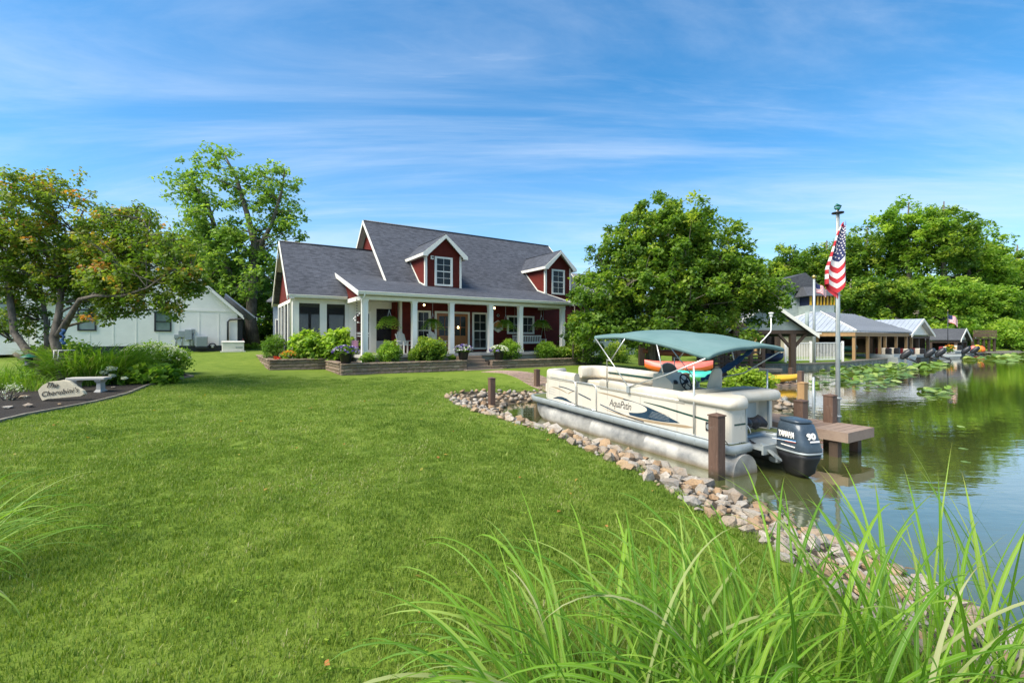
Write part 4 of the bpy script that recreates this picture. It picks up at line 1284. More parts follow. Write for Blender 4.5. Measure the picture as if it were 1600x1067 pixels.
# brick path from the steps to the slip
pathc = [px(765, 581.5, 0.56), px(800, 584, 0.55), px(830, 589.5, 0.52), px(862, 597, 0.5), px(900, 603, 0.45), px(945, 604, 0.42)]
def ribbon(pts, w):
    pts = [np.array(p) for p in pts]; out = []
    for i, p in enumerate(pts):
        d = pts[min(i + 1, len(pts) - 1)] - pts[max(i - 1, 0)]; d = d / np.linalg.norm(d)
        n = np.array([-d[1], d[0]]); out.append((p + n * w / 2, p - n * w / 2, d))
    return out
fine = []
for i in range(len(pathc) - 1):
    a, c = np.array(pathc[i]), np.array(pathc[i + 1])
    for k in range(8): fine.append(a + (c - a) * k / 8)
fine.append(np.array(pathc[-1]))
rb = ribbon(fine, 1.15)
pv = MB()
for i in range(len(rb) - 1):
    l0, r0, _ = rb[i]; l1, r1, _ = rb[i + 1]
    nseg = 6
    for k in range(nseg):
        a0 = l0 + (r0 - l0) * (k + 0.04) / nseg; a1 = l0 + (r0 - l0) * (k + 0.96) / nseg
        b0 = l1 + (r1 - l1) * (k + 0.04) / nseg; b1 = l1 + (r1 - l1) * (k + 0.96) / nseg
        m = 0.05
        c0 = a0 + (b0 - a0) * m; c1 = a1 + (b1 - a1) * m
        z = gz(*((c0 + b1) / 2)) + 0.018 + random.uniform(-0.004, 0.004)
        pv.prism([(c0[0], c0[1], z - 0.06), (c1[0], c1[1], z - 0.06), (b1[0], b1[1], z - 0.06), (b0[0], b0[1], z - 0.06)][::-1], (0, 0, 0.06))
pth = pv.build('brick_path', M['paver'], kind='structure')
# ------------------------------------------------------------------ pontoon boat in the slip
BANG = R(28)
BF = Frame(3.33, 6.92, BANG)              # x: towards the dock, y: towards the bow
BF.x = BF.x * 0.80                        # a narrow (1.95 m) hull
BF.y = BF.y * 0.955 + np.array([0, 0, 0.018])   # trimmed slightly bow-up
BW = 2.45
boat = thing('pontoon_boat', 'cream pontoon boat with aluminium tubes and a cream sun pad, moored in the stone-lined slip', 'boat', tuple(BF.w((1.2, 3.2, 0))))
# tubes
for xc in (0.33, 2.12):
    b = MB(BF)
    r = 0.30; zc = 0.01
    rings = []
    def circ(y, rx, rz, dz):
        return [(xc + 1.2 * rx * math.cos(2 * PI * k / 20), y, zc + dz + rz * math.sin(2 * PI * k / 20)) for k in range(20)]
    for y, q, dz in ((-0.06, 0.30, 0), (-0.05, 0.30, 0), (0.5, 0.30, 0), (1.9, 0.30, 0), (1.905, 0.303, 0), (1.93, 0.303, 0), (1.935, 0.30, 0), (3.6, 0.30, 0), (3.605, 0.303, 0), (3.63, 0.303, 0), (3.635, 0.30, 0), (5.35, 0.30, 0), (5.38, 0.302, 0.0), (5.7, 0.275, 0.03), (6.0, 0.22, 0.075), (6.2, 0.15, 0.13), (6.33, 0.07, 0.19), (6.37, 0.02, 0.22)):
        rings.append(circ(y, q * (1 if y < 5.4 else 0.8 + 0.2 * (6.4 - y)), q, dz))
    b.loft(rings); b.build('pontoon', M['pontoon'], boat)
    b = MB(BF); rings = [[(xc + a, y, z) for a, z in ((-0.16, 0.26), (0.16, 0.26), (0.19, 0.35), (-0.19, 0.35))] for y in (0.02, 6.1)]
    b.loft(rings, smooth=False); b.build('pontoon_riser', M['pontoon'], boat)
b = MB(BF)
for y in np.arange(0.15, 6.3, 0.4): b.box((0.1, y, 0.30), (2.35, y + 0.05, 0.345))
b.build('cross_members', M['alu'], boat, kind='stuff')
# deck with rounded corners and the rounded edge trim
def rrect(x0, x1, y0, y1, rad, n=6, z=0.0):
    P = []
    for cx_, cy_, a0 in ((x1 - rad, y0 + rad, -90), (x1 - rad, y1 - rad, 0), (x0 + rad, y1 - rad, 90), (x0 + rad, y0 + rad, 180)):
        for k in range(n + 1):
            a = R(a0 + 90 * k / n); P.append((cx_ + rad * math.cos(a), cy_ + rad * math.sin(a), z))
    return P
# stern is notched for the motor well: two wings aft
DK = [(0.0, 0.06), (0.06, 0.0), (0.56, 0.0), (0.62, 0.05), (0.62, 0.46), (1.90, 0.46), (1.92, 0.30), (1.98, 0.26), (2.38, 0.26), (2.45, 0.32), (2.45, 6.15), (2.30, 6.42), (2.0, 6.5), (0.45, 6.5), (0.15, 6.42), (0.0, 6.15)]
b = MB(BF); b.prism([(x, y, 0.36) for x, y in DK], (0, 0, 0.075)); b.build('deck', M['wood_grey'], boat)
def edge_loft(path, prof, mat, name, closed=True):
    """sweeps a vertical profile (offset outwards, z) round a level path"""
    b = MB(BF); P = np.array(path, float); n = len(P); rings = []
    area = 0.5 * sum(P[i][0] * P[(i + 1) % n][1] - P[(i + 1) % n][0] * P[i][1] for i in range(n))
    sgn = 1 if area > 0 else -1
    for i in range(n):
        a = P[i - 1] if (closed or i > 0) else P[i]; c = P[(i + 1) % n] if (closed or i < n - 1) else P[i]
        d1 = P[i] - a; d2 = c - P[i]
        n1 = np.linalg.norm(d1); n2 = np.linalg.norm(d2)
        d1 = d1 / n1 if n1 > 1e-6 else d2 / n2; d2 = d2 / n2 if n2 > 1e-6 else d1
        m = d1 + d2; m /= np.linalg.norm(m); nn = np.array([m[1], -m[0]]) * sgn
        s_ = 1 / max(0.5, np.dot(nn, np.array([d1[1], -d1[0]]) * sgn))
        rings.append([(P[i][0] + nn[0] * o * s_, P[i][1] + nn[1] * o * s_, z) for o, z in prof])
    if closed: rings.append(rings[0])
    b.loft(rings, caps=not closed); return b.build(name, mat, boat)
edge_loft(DK, [(-0.03, 0.452), (0.015, 0.452), (0.035, 0.43), (0.045, 0.385), (0.035, 0.34), (0.01, 0.32), (-0.03, 0.32)], M['alu'], 'deck_trim')
b = MB(BF); b.prism([(x * 0.955 + 0.055, y * 0.99 + 0.02, 0.436) for x, y in DK], (0, 0, 0.012)); b.build('carpet', simple('olive_carpet', (0.10, 0.12, 0.035), 0.95, var=0.2, bump=0.5), boat)

# ---- fence panels: sheet, top rail, bottom rail
ZB_, ZT_ = 0.465, 0.985
def rail(path, r=0.016, name='rail', mat='chrome'):
    b = MB(BF); b.tube(path, r, 8); return b.build(name, M[mat], boat)
def arcpts(c, r, a0, a1, n, z):
    return [(c[0] + r * math.cos(R(a0 + (a1 - a0) * k / n)), c[1] + r * math.sin(R(a0 + (a1 - a0) * k / n)), z) for k in range(n + 1)]
def panel_wall(path2, name, z0=ZB_, z1=ZT_, mat='panel', t=0.014):
    b = MB(BF); rings = []
    for k, p in enumerate(path2):
        a = np.array(path2[max(k - 1, 0)]); c = np.array(path2[min(k + 1, len(path2) - 1)]); d = (c - a) / np.linalg.norm(c - a)
        n_ = np.array([d[1], -d[0]]) * t / 2
        rings.append([(p[0] + n_[0], p[1] + n_[1], z0), (p[0] - n_[0], p[1] - n_[1], z0), (p[0] - n_[0], p[1] - n_[1], z1), (p[0] + n_[0], p[1] + n_[1], z1)])
    b.loft(rings, smooth=False); return b.build(name, M[mat], boat)
X0, X1 = 0.05, 2.40
c2 = lambda P: [(p[0], p[1]) for p in P]
# left side: main fence, stern corner, gate, bow fence (curved)
side_main = [(X0, 3.45), (X0, 0.20)] + c2(arcpts((X0 + 0.13, 0.20), 0.13, 180, 270, 5, 0)) + [(0.56, 0.07)]
side_bow = [(X0, 4.18), (X0, 5.35)] + c2(arcpts((X0 + 0.5, 5.35), 0.5, 180, 90, 8, 0)) + [(0.95, 5.85)]
for pth_, nm in ((side_main, 'side_panel'), (side_bow, 'bow_panel'), ([(X0 + 0.012, 4.16), (X0 + 0.012, 3.47)], 'gate_panel')):
    panel_wall(pth_, nm)
    rail([(x, y, ZT_ + 0.012) for x, y in pth_], 0.015)
    rail([(x, y, ZB_ - 0.002) for x, y in pth_], 0.012)
mir = lambda P: [(BW - x, y) for x, y in P]
right_main = mir([(X0, 5.35)] + [(X0, 4.0), (X0, 0.68)] + c2(arcpts((X0 + 0.13, 0.68), 0.13, 180, 270, 5, 0)) + [(0.24, 0.55)])
right_bow = mir(c2(arcpts((X0 + 0.5, 5.35), 0.5, 180, 90, 8, 0)) + [(0.85, 5.85)])
for pth_, nm in ((right_main, 'side_panel'), (right_bow, 'bow_panel')):
    panel_wall(pth_, nm); rail([(x, y, ZT_ + 0.012) for x, y in pth_], 0.015)
# hoop rails either side of the gate (rounded tops)
for ya, yb in ((4.20, 5.0), (3.43, 3.98)):
    pass
def hoop(y_post, y_far, z=1.02):
    s = 1 if y_far > y_post else -1
    return [(X0 - 0.02, y_post, 0.45), (X0 - 0.02, y_post, z - 0.10), (X0 - 0.02, y_post + s * 0.03, z - 0.03), (X0 - 0.02, y_post + s * 0.10, z), (X0 - 0.02, y_far, z + 0.0)]
rail(hoop(4.20, 5.3, 1.025), 0.016, 'gate_rail'); rail(hoop(3.42, 4.15, 1.02), 0.016, 'gate_rail')
rail([(X0 - 0.02, 3.36, 0.99), (X0 - 0.02, 3.30, 1.01), (X0 - 0.02, 0.25, 1.01)], 0.013, 'gate_rail')
# stern uprights
for x, y in ((0.555, 0.05), (BW - 0.27, 0.53)):
    b = MB(BF); b.box((x - 0.022, y, 0.45), (x + 0.022, y + 0.04, 1.0)); b.build('stern_upright', M['alu'], boat)
# motor well inner walls
panel_wall([(0.60, 0.08), (0.64, 0.72), (2.12, 0.72), (2.18, 0.55)], 'well_panel', 0.45, 0.99)
b = MB(BF); b.box((1.0, 0.695, 0.5), (2.0, 0.71, 0.92)); b.build('well_door', M['alu'], boat)

# ---- graphics on the left side (thin decals, side faces -x)
XS = X0 - 0.0085
def decal(pts, mat, name='stripe', t=0.0015, k=0):
    b = MB(BF); b.prism([(XS - 0.0006 * k, y, z) for y, z in pts], (-t, 0, 0)); return b.build(name, M[mat], boat)
def swoosh(c, w, mat, name='stripe', k=0, y0=None):
    """centre line [(y, z)] and widths; ends taper"""
    top = [(p[0], p[1] + w_ / 2) for p, w_ in zip(c, w)]; bot = [(p[0], p[1] - w_ / 2) for p, w_ in zip(c, w)]
    b = MB(BF)
    for i in range(len(c) - 1):
        q = [top[i], top[i + 1], bot[i + 1], bot[i]]
        b.poly([(XS - 0.0015 - 0.0006 * k, y, z) for y, z in q])
    return b.build(name, M[mat], boat)
def curve(f, a, c, n=16): return [(a + (c - a) * i / n, f((i / n))) for i in range(n + 1)]
def bez(p0, p1, p2, p3, n=18):
    out = []
    for i in range(n + 1):
        t = i / n; u = 1 - t
        out.append(tuple(u ** 3 * np.array(p0) + 3 * u * u * t * np.array(p1) + 3 * u * t * t * np.array(p2) + t ** 3 * np.array(p3)))
    return out
def taper(n, w, a=0.15, c=0.15):
    return [w * min(1, (i / n) / a + 0.08, (1 - i / n) / c + 0.08) for i in range(n + 1)]
# long navy line falling from the bow to the stern
def clipy(c, lo, hi): return [p for p in c if lo <= p[0] <= hi]
c = bez((4.95, 0.83), (4.2, 0.86), (3.2, 0.52), (1.95, 0.485)); c1_ = [p for p in c if p[0] > 4.17]; c2_ = [p for p in c if p[0] < 3.44]; c3_ = [p for p in c if 3.47 < p[0] < 4.17]
for cc in (c1_, c3_, c2_):
    if len(cc) > 1: swoosh(cc, [0.022] * len(cc), 'decal_navy')
c = bez((3.40, 0.875), (2.6, 0.88), (2.0, 0.78), (1.3, 0.70)); swoosh(c, taper(18, 0.03, 0.1, 0.5), 'panel_tan')
c = bez((3.2, 0.56), (2.5, 0.48), (1.9, 0.49), (0.72, 0.60)); swoosh(c, taper(18, 0.045, 0.6, 0.05), 'panel_tan')
for yy_ in (3.05, 2.05, 1.12, 0.30, 4.9):
    b = MB(BF); b.box((XS - 0.0012, yy_ - 0.004, 0.475), (XS, yy_ + 0.004, 0.975)); b.build('panel_seam', M['grey'], boat)
for yy_ in np.arange(0.25, 6.0, 0.42):
    b = MB(BF); b.box((-0.047, yy_ - 0.006, 0.335), (-0.038, yy_ + 0.006, 0.425)); b.build('trim_clip', M['grey'], boat)
# leaf-shaped navy emblem with the cream oval holding the name
em_t = bez((2.55, 0.845), (2.1, 0.84), (1.6, 0.75), (1.05, 0.62)); em_b = bez((2.35, 0.55), (2.0, 0.54), (1.5, 0.55), (1.05, 0.62))
b = MB(BF)
for i in range(18):
    b.poly([(XS - 0.0018, em_t[i][0], em_t[i][1]), (XS - 0.0018, em_t[i + 1][0], em_t[i + 1][1]), (XS - 0.0018, em_b[i + 1][0], em_b[i + 1][1]), (XS - 0.0018, em_b[i][0], em_b[i][1])])
b.build('emblem', M['decal_navy'], boat)
b = MB(BF)
ov = [(2.42 + 0.78 * math.cos(a), 0.70 + 0.112 * math.sin(a) - 0.0 * math.cos(a)) for a in [2 * PI * k / 28 for k in range(28)]]
ov = [(max(y, 1.84 + 0.0), z) for y, z in ov]
ov = [(2.52 + 0.66 * math.cos(2 * PI * k / 28), 0.705 + 0.115 * math.sin(2 * PI * k / 28) - 0.02 * math.cos(2 * PI * k / 28)) for k in range(28)]
b.prism([(XS - 0.0024, y, z) for y, z in ov], (-0.0008, 0, 0)); b.build('name_oval', M['panel'], boat)
for k in range(5):
    zz_ = 0.60 + k * 0.025
    decal([(1.82 - k * 0.02, zz_ + 0.004), (1.30, zz_ - 0.006 + 0.012), (1.30, zz_ - 0.002 + 0.012), (1.82 - k * 0.02, zz_ + 0.009)], 'alu', 'emblem_line', 0.003)
text_mesh('AquaPatin', 0.215, M['decal_black'], BF.w((XS - 0.0040, 2.98, 0.645)), -BF.y, (0, 0, 1), 'name_lettering', boat, 0.0008, 0.22, 0.92, 0.80)
# green line to the stern
c = [(1.95, 0.86), (1.5, 0.84), (1.0, 0.80), (0.5, 0.765), (0.20, 0.75)]; swoosh(c, [0.01, 0.03, 0.032, 0.032, 0.032], 'decal_green')
b = MB(BF); b.box((0.20, 0.061, 0.735), (0.54, 0.0595, 0.762)); b.build('stripe', M['decal_green'], boat)
# bow panel marks
c = bez((5.35, 0.78), (5.0, 0.80), (4.8, 0.76), (4.52, 0.70)); swoosh(c, taper(18, 0.025, 0.3, 0.3), 'panel_tan')
c = bez((4.52, 0.70), (4.55, 0.70), (4.4, 0.78), (4.20, 0.80)); swoosh(c, taper(18, 0.025, 0.2, 0.6), 'panel_tan')
c = [(5.2, 0.51), (5.0, 0.55), (4.8, 0.56), (4.6, 0.545), (4.4, 0.51)]; swoosh(c, [0.01, 0.05, 0.07, 0.06, 0.02], 'decal_navy')
swoosh([(4.45, 0.53), (4.22, 0.49)], [0.014, 0.01], 'decal_navy'); swoosh([(4.15, 0.487), (3.6, 0.475)], [0.012, 0.006], 'decal_navy')
for z in (0.72, 0.66, 0.60): swoosh([(5.40, z + 0.015), (5.1, z)], [0.01, 0.005], 'grey')
text_mesh('IN 2083 EX', 0.085, M['letter'], BF.w((0.33 - 0.192, 5.12, 0.272)), -BF.y, (0.0, 0, 1), 'registration_number', boat, 0.001, 0.0, 1.0, 0.95)
b = MB(BF); b.box((0.133, 4.30, 0.275), (0.141, 4.24, 0.335)); b.build('registration_sticker', M['letter'], boat)
# power inlet, badge and sticker near the stern
b = MB(BF); b.cbox((XS - 0.02, 0.50, 0.60), (XS, 0.37, 0.74), 0.008); cv = b.build('inlet_cover', M['black'], boat)
b = MB(BF); b.tube([(XS - 0.021, 0.435, 0.67), (XS - 0.026, 0.435, 0.67)], 0.045, 14); b.build('inlet_ring', M['grey'], cv)
b = MB(BF); b.box((XS - 0.003, 0.32, 0.715), (XS, 0.235, 0.738)); b.build('badge', M['brass'], boat)
b = MB(BF); b.prism([(XS - 0.001, 0.33, 0.60), (XS - 0.001, 0.20, 0.56), (XS - 0.001, 0.22, 0.54), (XS - 0.001, 0.35, 0.545)], (-0.002, 0, 0)); b.build('stripe', M['decal_black'], boat)

# ---- upholstery
def cushion_run(path2, prof, name, mat='vinyl'):
    """sweeps a closed profile (offset to the inside, z) along a path"""
    b = MB(BF); rings = []
    n = len(path2)
    for k, p in enumerate(path2):
        a = np.array(path2[max(k - 1, 0)]); c = np.array(path2[min(k + 1, n - 1)]); d = (c - a) / np.linalg.norm(c - a); nn = np.array([-d[1], d[0]])
        rings.append([(p[0] + nn[0] * o, p[1] + nn[1] * o, z) for o, z in prof])
    e = 0.86
    def shrink(r):
        m = np.mean(np.array(r), 0); return [tuple(m + (np.array(q) - m) * e) for q in r]
    b.loft(rings); return b.build(name, M[mat], boat)
def roll(w, z0, z1, r=0.05, out=-0.02):
    """rounded cushion cross-section"""
    P = []
    for cx_, cz_, a0 in ((out + w - r, z0 + r, -90), (out + w - r, z1 - r, 0), (out + r, z1 - r, 90), (out + r, z0 + r, 180)):
        for k in range(4):
            a = R(a0 + 30 * k); P.append((cx_ + r * math.cos(a), cz_ + r * math.sin(a)))
    return P
inner = lambda P: P[::-1]
# backrest rolls (inside of travel is +normal when going aft->bow on the left side reversed)
left_back = [(X0 + 0.0, 0.95), (X0, 2.0), (X0, 3.3)]
cushion_run(left_back[::-1], roll(0.17, 0.93, 1.16, 0.07, -0.03), 'backrest')
bowL = [(X0, 4.25), (X0, 5.30)] + c2(arcpts((X0 + 0.48, 5.32), 0.48, 180, 95, 8, 0)) + [(0.9, 5.80)]
cushion_run([(p[0], p[1]) for p in bowL][::-1], roll(0.19, 0.94, 1.20, 0.08, -0.03), 'backrest')
rightb = mir([(X0, 3.1), (X0, 4.4), (X0, 5.30)] + c2(arcpts((X0 + 0.48, 5.32), 0.48, 180, 95, 8, 0)) + [(0.9, 5.80)])
cushion_run(rightb, roll(0.19, 0.92, 1.24, 0.08, -0.03), 'backrest')
cushion_run([(BW - X0 - 0.165, 3.2), (BW - X0 - 0.165, 4.4), (BW - X0 - 0.165, 5.2)], roll(0.02, 1.06, 1.11, 0.009, 0), 'backrest_stripe', 'decal_green')
# seats
def seat(x0, x1, y0, y1, z0, z1, name='seat', mat='vinyl', r=0.05):
    b = MB(BF); b.cbox((x0, y0, z0), (x1, y1, z1), r * 0.5); return b.build(name, M[mat], boat)
seat(0.12, 0.62, 4.3, 5.7, 0.60, 0.84); seat(0.12, 0.62, 1.2, 3.2, 0.60, 0.86); seat(1.80, 2.32, 3.3, 5.7, 0.60, 0.86); seat(1.9, 2.34, 0.9, 2.0, 0.60, 0.84)
b = MB(BF); b.cbox((0.13, 4.32, 0.452), (0.60, 5.68, 0.60), 0.02); b.cbox((0.13, 1.22, 0.452), (0.60, 3.18, 0.60), 0.02); b.cbox((1.82, 3.32, 0.452), (2.31, 5.68, 0.60), 0.02); b.build('seat_base', M['panel'], boat, kind='stuff')
# sun pad across the stern, notched round the motor
pad = [(0.0, 0.06), (0.10, 0.0), (0.50, 0.0), (0.60, 0.08), (0.64, 0.36), (0.78, 0.46), (1.4, 0.45), (1.9, 0.43), (2.3, 0.40), (2.42, 0.46), (2.45, 0.60), (2.45, 1.05), (2.36, 1.12), (0.10, 1.12), (0.0, 1.05)]
b = MB(BF)
def ringp(off, z):
    C = np.array([1.22, 0.78]); out = []
    for x, y in pad:
        d = np.array([x, y]) - C; L = np.linalg.norm(d); q = C + d * (1 - off / L); out.append((q[0], q[1], z))
    return out
b.loft([ringp(0.05, 0.985), ringp(0.0, 1.01), ringp(-0.025, 1.05), ringp(-0.02, 1.10), ringp(0.03, 1.145), ringp(0.12, 1.165)])
b.build('sun_pad', M['vinyl'], boat)
b = MB(BF); b.prism([(0.35, 0.72, 1.1665), (0.9, 0.68, 1.1665), (1.5, 0.72, 1.1665), (2.1, 0.68, 1.1665), (2.1, 0.71, 1.1665), (1.5, 0.77, 1.1665), (0.9, 0.74, 1.1665)], (0, 0, 0.004)); b.build('pad_stripe', M['decal_black'], boat)
b = MB(BF); b.prism([(0.16, 0.62, 1.158), (2.25, 0.66, 1.158), (2.25, 0.98, 1.158), (0.16, 0.98, 1.158)], (0, 0, 0.0075)); b.build('pad_top', simple('grey_vinyl', (0.40, 0.37, 0.30), 0.6, var=0.08), boat)
# helm console with windscreen, wheel
b = MB(BF); b.prism([(1.62, 2.45, 0.45), (1.62, 3.12, 0.45), (1.62, 3.0, 1.26), (1.62, 2.75, 1.30), (1.62, 2.42, 1.08)], (0.72, 0, 0)); con = b.build('console', simple('warm_cream', (0.76, 0.67, 0.52), 0.45, var=0.05, bump=0.02), boat)
b = MB(BF)
rings = []
for k in range(9):
    a = R(180 * k / 8); rings.append([(1.98 - 0.34 * math.cos(a), 2.88 + 0.10 * math.sin(a), 1.25), (1.98 - 0.30 * math.cos(a), 2.80 + 0.08 * math.sin(a), 1.27 + 0.22 * math.sin(a) ** 0.6 if math.sin(a) > 1e-6 else 1.27)])
b.loft(rings, caps=False, closed=False); b.build('windscreen', mk_glass('smoked_windscreen', (0.10, 0.10, 0.09), 0.1), con)
b = MB(BF); b.tube([(1.98 - 0.30 * math.cos(R(180 * k / 10)), 2.80 + 0.08 * math.sin(R(180 * k / 10)), 1.275 + 0.22 * math.sin(R(180 * k / 10)) ** 0.6 if 0 < k < 10 else 1.275) for k in range(11)], 0.012, 6); b.build('windscreen_rim', M['chrome'], con)
wc = np.array([1.98, 2.34, 1.12]); ax1 = np.array([1, 0, 0.0]); ax2 = np.array([0, 0.45, 0.89])
b = MB(BF); b.tube([wc + 0.18 * (ax1 * math.cos(t) + ax2 * math.sin(t)) for t in [2 * PI * k / 20 for k in range(21)]], 0.017, 6, False)
for k in range(4):
    t = PI / 4 + PI / 2 * k; b.tube([wc, wc + 0.175 * (ax1 * math.cos(t) + ax2 * math.sin(t))], 0.012, 5)
b.tube([wc, wc + np.array([0, 0.14, -0.07])], 0.022, 6); b.build('steering_wheel', M['blackplastic'], con)
b = MB(BF)
for x, y in ((1.72, 2.42), (1.80, 2.5), (2.2, 2.48)): b.lathe((x, y, 1.09), [(0.05, 0), (0.05, 0.05), (0.02, 0.07)], 10)
b.build('gauges', M['black'], con, kind='stuff')
# helm chair
b = MB(BF); b.cbox((1.66, 1.62, 0.74), (2.14, 2.02, 0.86), 0.03); ch = b.build('helm_seat', M['vinyl'], boat)
b = MB(BF)
rings = []
for z, hw, y, t in ((0.82, 0.24, 1.60, 0.07), (1.0, 0.25, 1.57, 0.08), (1.25, 0.22, 1.53, 0.075), (1.40, 0.18, 1.50, 0.06), (1.47, 0.13, 1.49, 0.04), (1.485, 0.08, 1.49, 0.02)):
    rings.append([(1.90 + hw * math.copysign(abs(math.cos(a)) ** 0.6, math.cos(a)), y + t * math.sin(a), z) for a in [2 * PI * k / 14 for k in range(14)]])
b.loft(rings); b.build('seat_back', simple('beige_vinyl', (0.66, 0.57, 0.43), 0.55, var=0.06), ch)
b = MB(BF); b.lathe((1.9, 1.8, 0.452), [(0.16, 0), (0.05, 0.03), (0.04, 0.29)], 10); b.build('pedestal', M['alu'], ch)
# black cover over the well fittings, rope
b = MB(BF)
rings = []
for k in range(12):
    x = 0.74 + k * 0.075; rr_ = 0.085 + 0.02 * math.sin(k * 2.1)
    rings.append([(x, 0.35 + rr_ * 1.4 * math.cos(a) + 0.02 * math.sin(k * 1.7), 0.70 - k * 0.004 + rr_ * (1.0 + 0.3 * math.sin(3 * a + k)) * math.sin(a)) for a in [2 * PI * j / 10 for j in range(10)]])
b.loft(rings); b.build('engine_well_cover', M['blackplastic'], boat)
b = MB(BF); b.tube([(0.70, 0.28, 0.66), (0.74, 0.20, 0.72), (0.80, 0.16, 0.66), (0.83, 0.14, 0.58), (0.86, 0.16, 0.55)], 0.008, 5); b.build('cord', M['white'], boat)
b = MB(BF); b.box((0.64, -0.16, 0.36), (1.88, 0.44, 0.40)); b.box((0.64, -0.19, 0.30), (1.88, -0.16, 0.44)); b.build('motor_pod', M['alu'], boat)
b = MB(BF); b.prism([(0.72, -0.32, 0.30), (0.80, -0.05, 0.42), (0.98, -0.05, 0.38), (0.90, -0.36, 0.22)], (0, 0, 0.03)); b.build('boarding_ladder', M['alu'], boat)

# ---- outboard motor
mc = (1.20, -0.46)
_mw = BF.w((mc[0], mc[1], 0)); _ma = BANG - R(14)
_ca, _sa = math.cos(_ma), math.sin(_ma)
MF = Frame(_mw[0] - (_ca * mc[0] - _sa * mc[1]), _mw[1] - (_sa * mc[0] + _ca * mc[1]), _ma)   # the motor is turned on its bracket
motor = thing('outboard_motor', 'dark blue-grey 90 horsepower outboard motor with white lettering on the boat stern', 'motor', tuple(MF.w((mc[0], mc[1], 0.0))))
def se(cx_, cy_, hx, hy, z, n=24, p=0.55, tilt=0.0):
    out = []
    for k in range(n):
        a = 2 * PI * k / n; c_, s_ = math.cos(a), math.sin(a)
        x = math.copysign(abs(c_) ** p, c_) * hx; y = math.copysign(abs(s_) ** p, s_) * hy
        out.append((cx_ + x, cy_ + y, z + tilt * y))
    return out
b = MB(MF)
b.loft([se(mc[0], mc[1] - 0.02, 0.205, 0.290, 0.40), se(mc[0], mc[1] - 0.02, 0.21, 0.295, 0.43), se(mc[0], mc[1], 0.203, 0.275, 0.55), se(mc[0], mc[1] + 0.02, 0.19, 0.245, 0.70), se(mc[0], mc[1] + 0.03, 0.175, 0.22, 0.79), se(mc[0], mc[1] + 0.03, 0.15, 0.20, 0.815, tilt=0.05), se(mc[0], mc[1] + 0.03, 0.06, 0.08, 0.822, tilt=0.05)])
cowl = b.build('cowl', M['cowl'], motor)
b = MB(MF); b.loft([se(mc[0], mc[1] + 0.05, 0.13, 0.15, 0.80, p=0.6), se(mc[0], mc[1] + 0.035, 0.172, 0.21, 0.832, p=0.6, tilt=0.04), se(mc[0], mc[1] + 0.045, 0.158, 0.19, 0.858, p=0.6, tilt=0.04), se(mc[0], mc[1] + 0.05, 0.08, 0.10, 0.868, p=0.6, tilt=0.03)]); b.build('cowl_cap', M['cowl'], motor)
b = MB(MF); b.loft([se(mc[0], mc[1] - 0.015, 0.215, 0.30, 0.375), se(mc[0], mc[1] - 0.015, 0.222, 0.308, 0.385), se(mc[0], mc[1] - 0.015, 0.218, 0.304, 0.405)]); b.build('cowl_band', M['grey'], motor)
b = MB(MF); b.loft([se(mc[0], mc[1] - 0.0, 0.10, 0.15, 0.0, p=0.8), se(mc[0], mc[1] - 0.01, 0.15, 0.23, 0.08, p=0.7), se(mc[0], mc[1] - 0.01, 0.175, 0.245, 0.20, p=0.65), se(mc[0], mc[1] - 0.015, 0.20, 0.28, 0.30, p=0.6), se(mc[0], mc[1] - 0.015, 0.208, 0.292, 0.372, p=0.58)]); b.build('lower_cowl', M['blackplastic'], motor)
b = MB(MF); b.loft([se(mc[0], mc[1], 0.05, 0.12, -0.6, p=0.9), se(mc[0], mc[1], 0.06, 0.13, 0.06, p=0.9)]); b.build('leg', M['cowl'], motor)
b = MB(MF); b.cbox((mc[0] - 0.16, -0.22, 0.12), (mc[0] + 0.16, -0.05, 0.42), 0.02); b.tube([(mc[0] - 0.25, -0.16, 0.30), (mc[0] + 0.25, -0.16, 0.30)], 0.035, 8); b.build('bracket', M['grey'], motor)
b = MB(MF)
for k in range(3):
    b.tube([(mc[0] - 0.35 - 0.05 * k, 0.02, 0.40 + 0.03 * k), (mc[0] - 0.30, -0.14, 0.33 - 0.04 * k), (mc[0] - 0.22, -0.22, 0.24), (mc[0] - 0.16, -0.18, 0.34 + 0.03 * k)], 0.012, 6)
b.build('cables', M['blackplastic'], motor, kind='stuff')
# lettering on the left flank and on the back of the cowl
lx = -MF.y
tiltv = np.array([0, 0, 1.0]) + MF.x * 0.11
text_mesh('YAMAHA', 0.125, M['white'], MF.w((mc[0] - 0.2105, mc[1] + 0.150, 0.595)), lx, tiltv, 'lettering', cowl, 0.006, 0.0, 1.0, 0.56, 0.0015)
b = MB(MF); b.prism([(mc[0] - 0.2100, mc[1] + 0.27, 0.535), (mc[0] - 0.2035, mc[1] - 0.17, 0.575), (mc[0] - 0.2035, mc[1] - 0.17, 0.556), (mc[0] - 0.2100, mc[1] + 0.1, 0.535)], (-0.006, 0, 0)); b.build('swoosh', simple('blue_decal', (0.02, 0.16, 0.36), 0.4), cowl)
b = MB(MF); b.prism([(mc[0] - 0.2115, mc[1] + 0.27, 0.532), (mc[0] - 0.2055, mc[1] - 0.17, 0.556), (mc[0] - 0.2055, mc[1] - 0.17, 0.548), (mc[0] - 0.2115, mc[1] + 0.27, 0.520)], (-0.006, 0, 0)); b.build('swoosh', M['white'], cowl)
b = MB(MF); b.prism([(mc[0] - 0.2105, mc[1] + 0.02, 0.531), (mc[0] - 0.2075, mc[1] - 0.17, 0.546), (mc[0] - 0.2075, mc[1] - 0.17, 0.538), (mc[0] - 0.2105, mc[1] + 0.02, 0.526)], (-0.006, 0, 0)); b.build('swoosh', simple('red_decal', (0.4, 0.05, 0.05), 0.4), cowl)
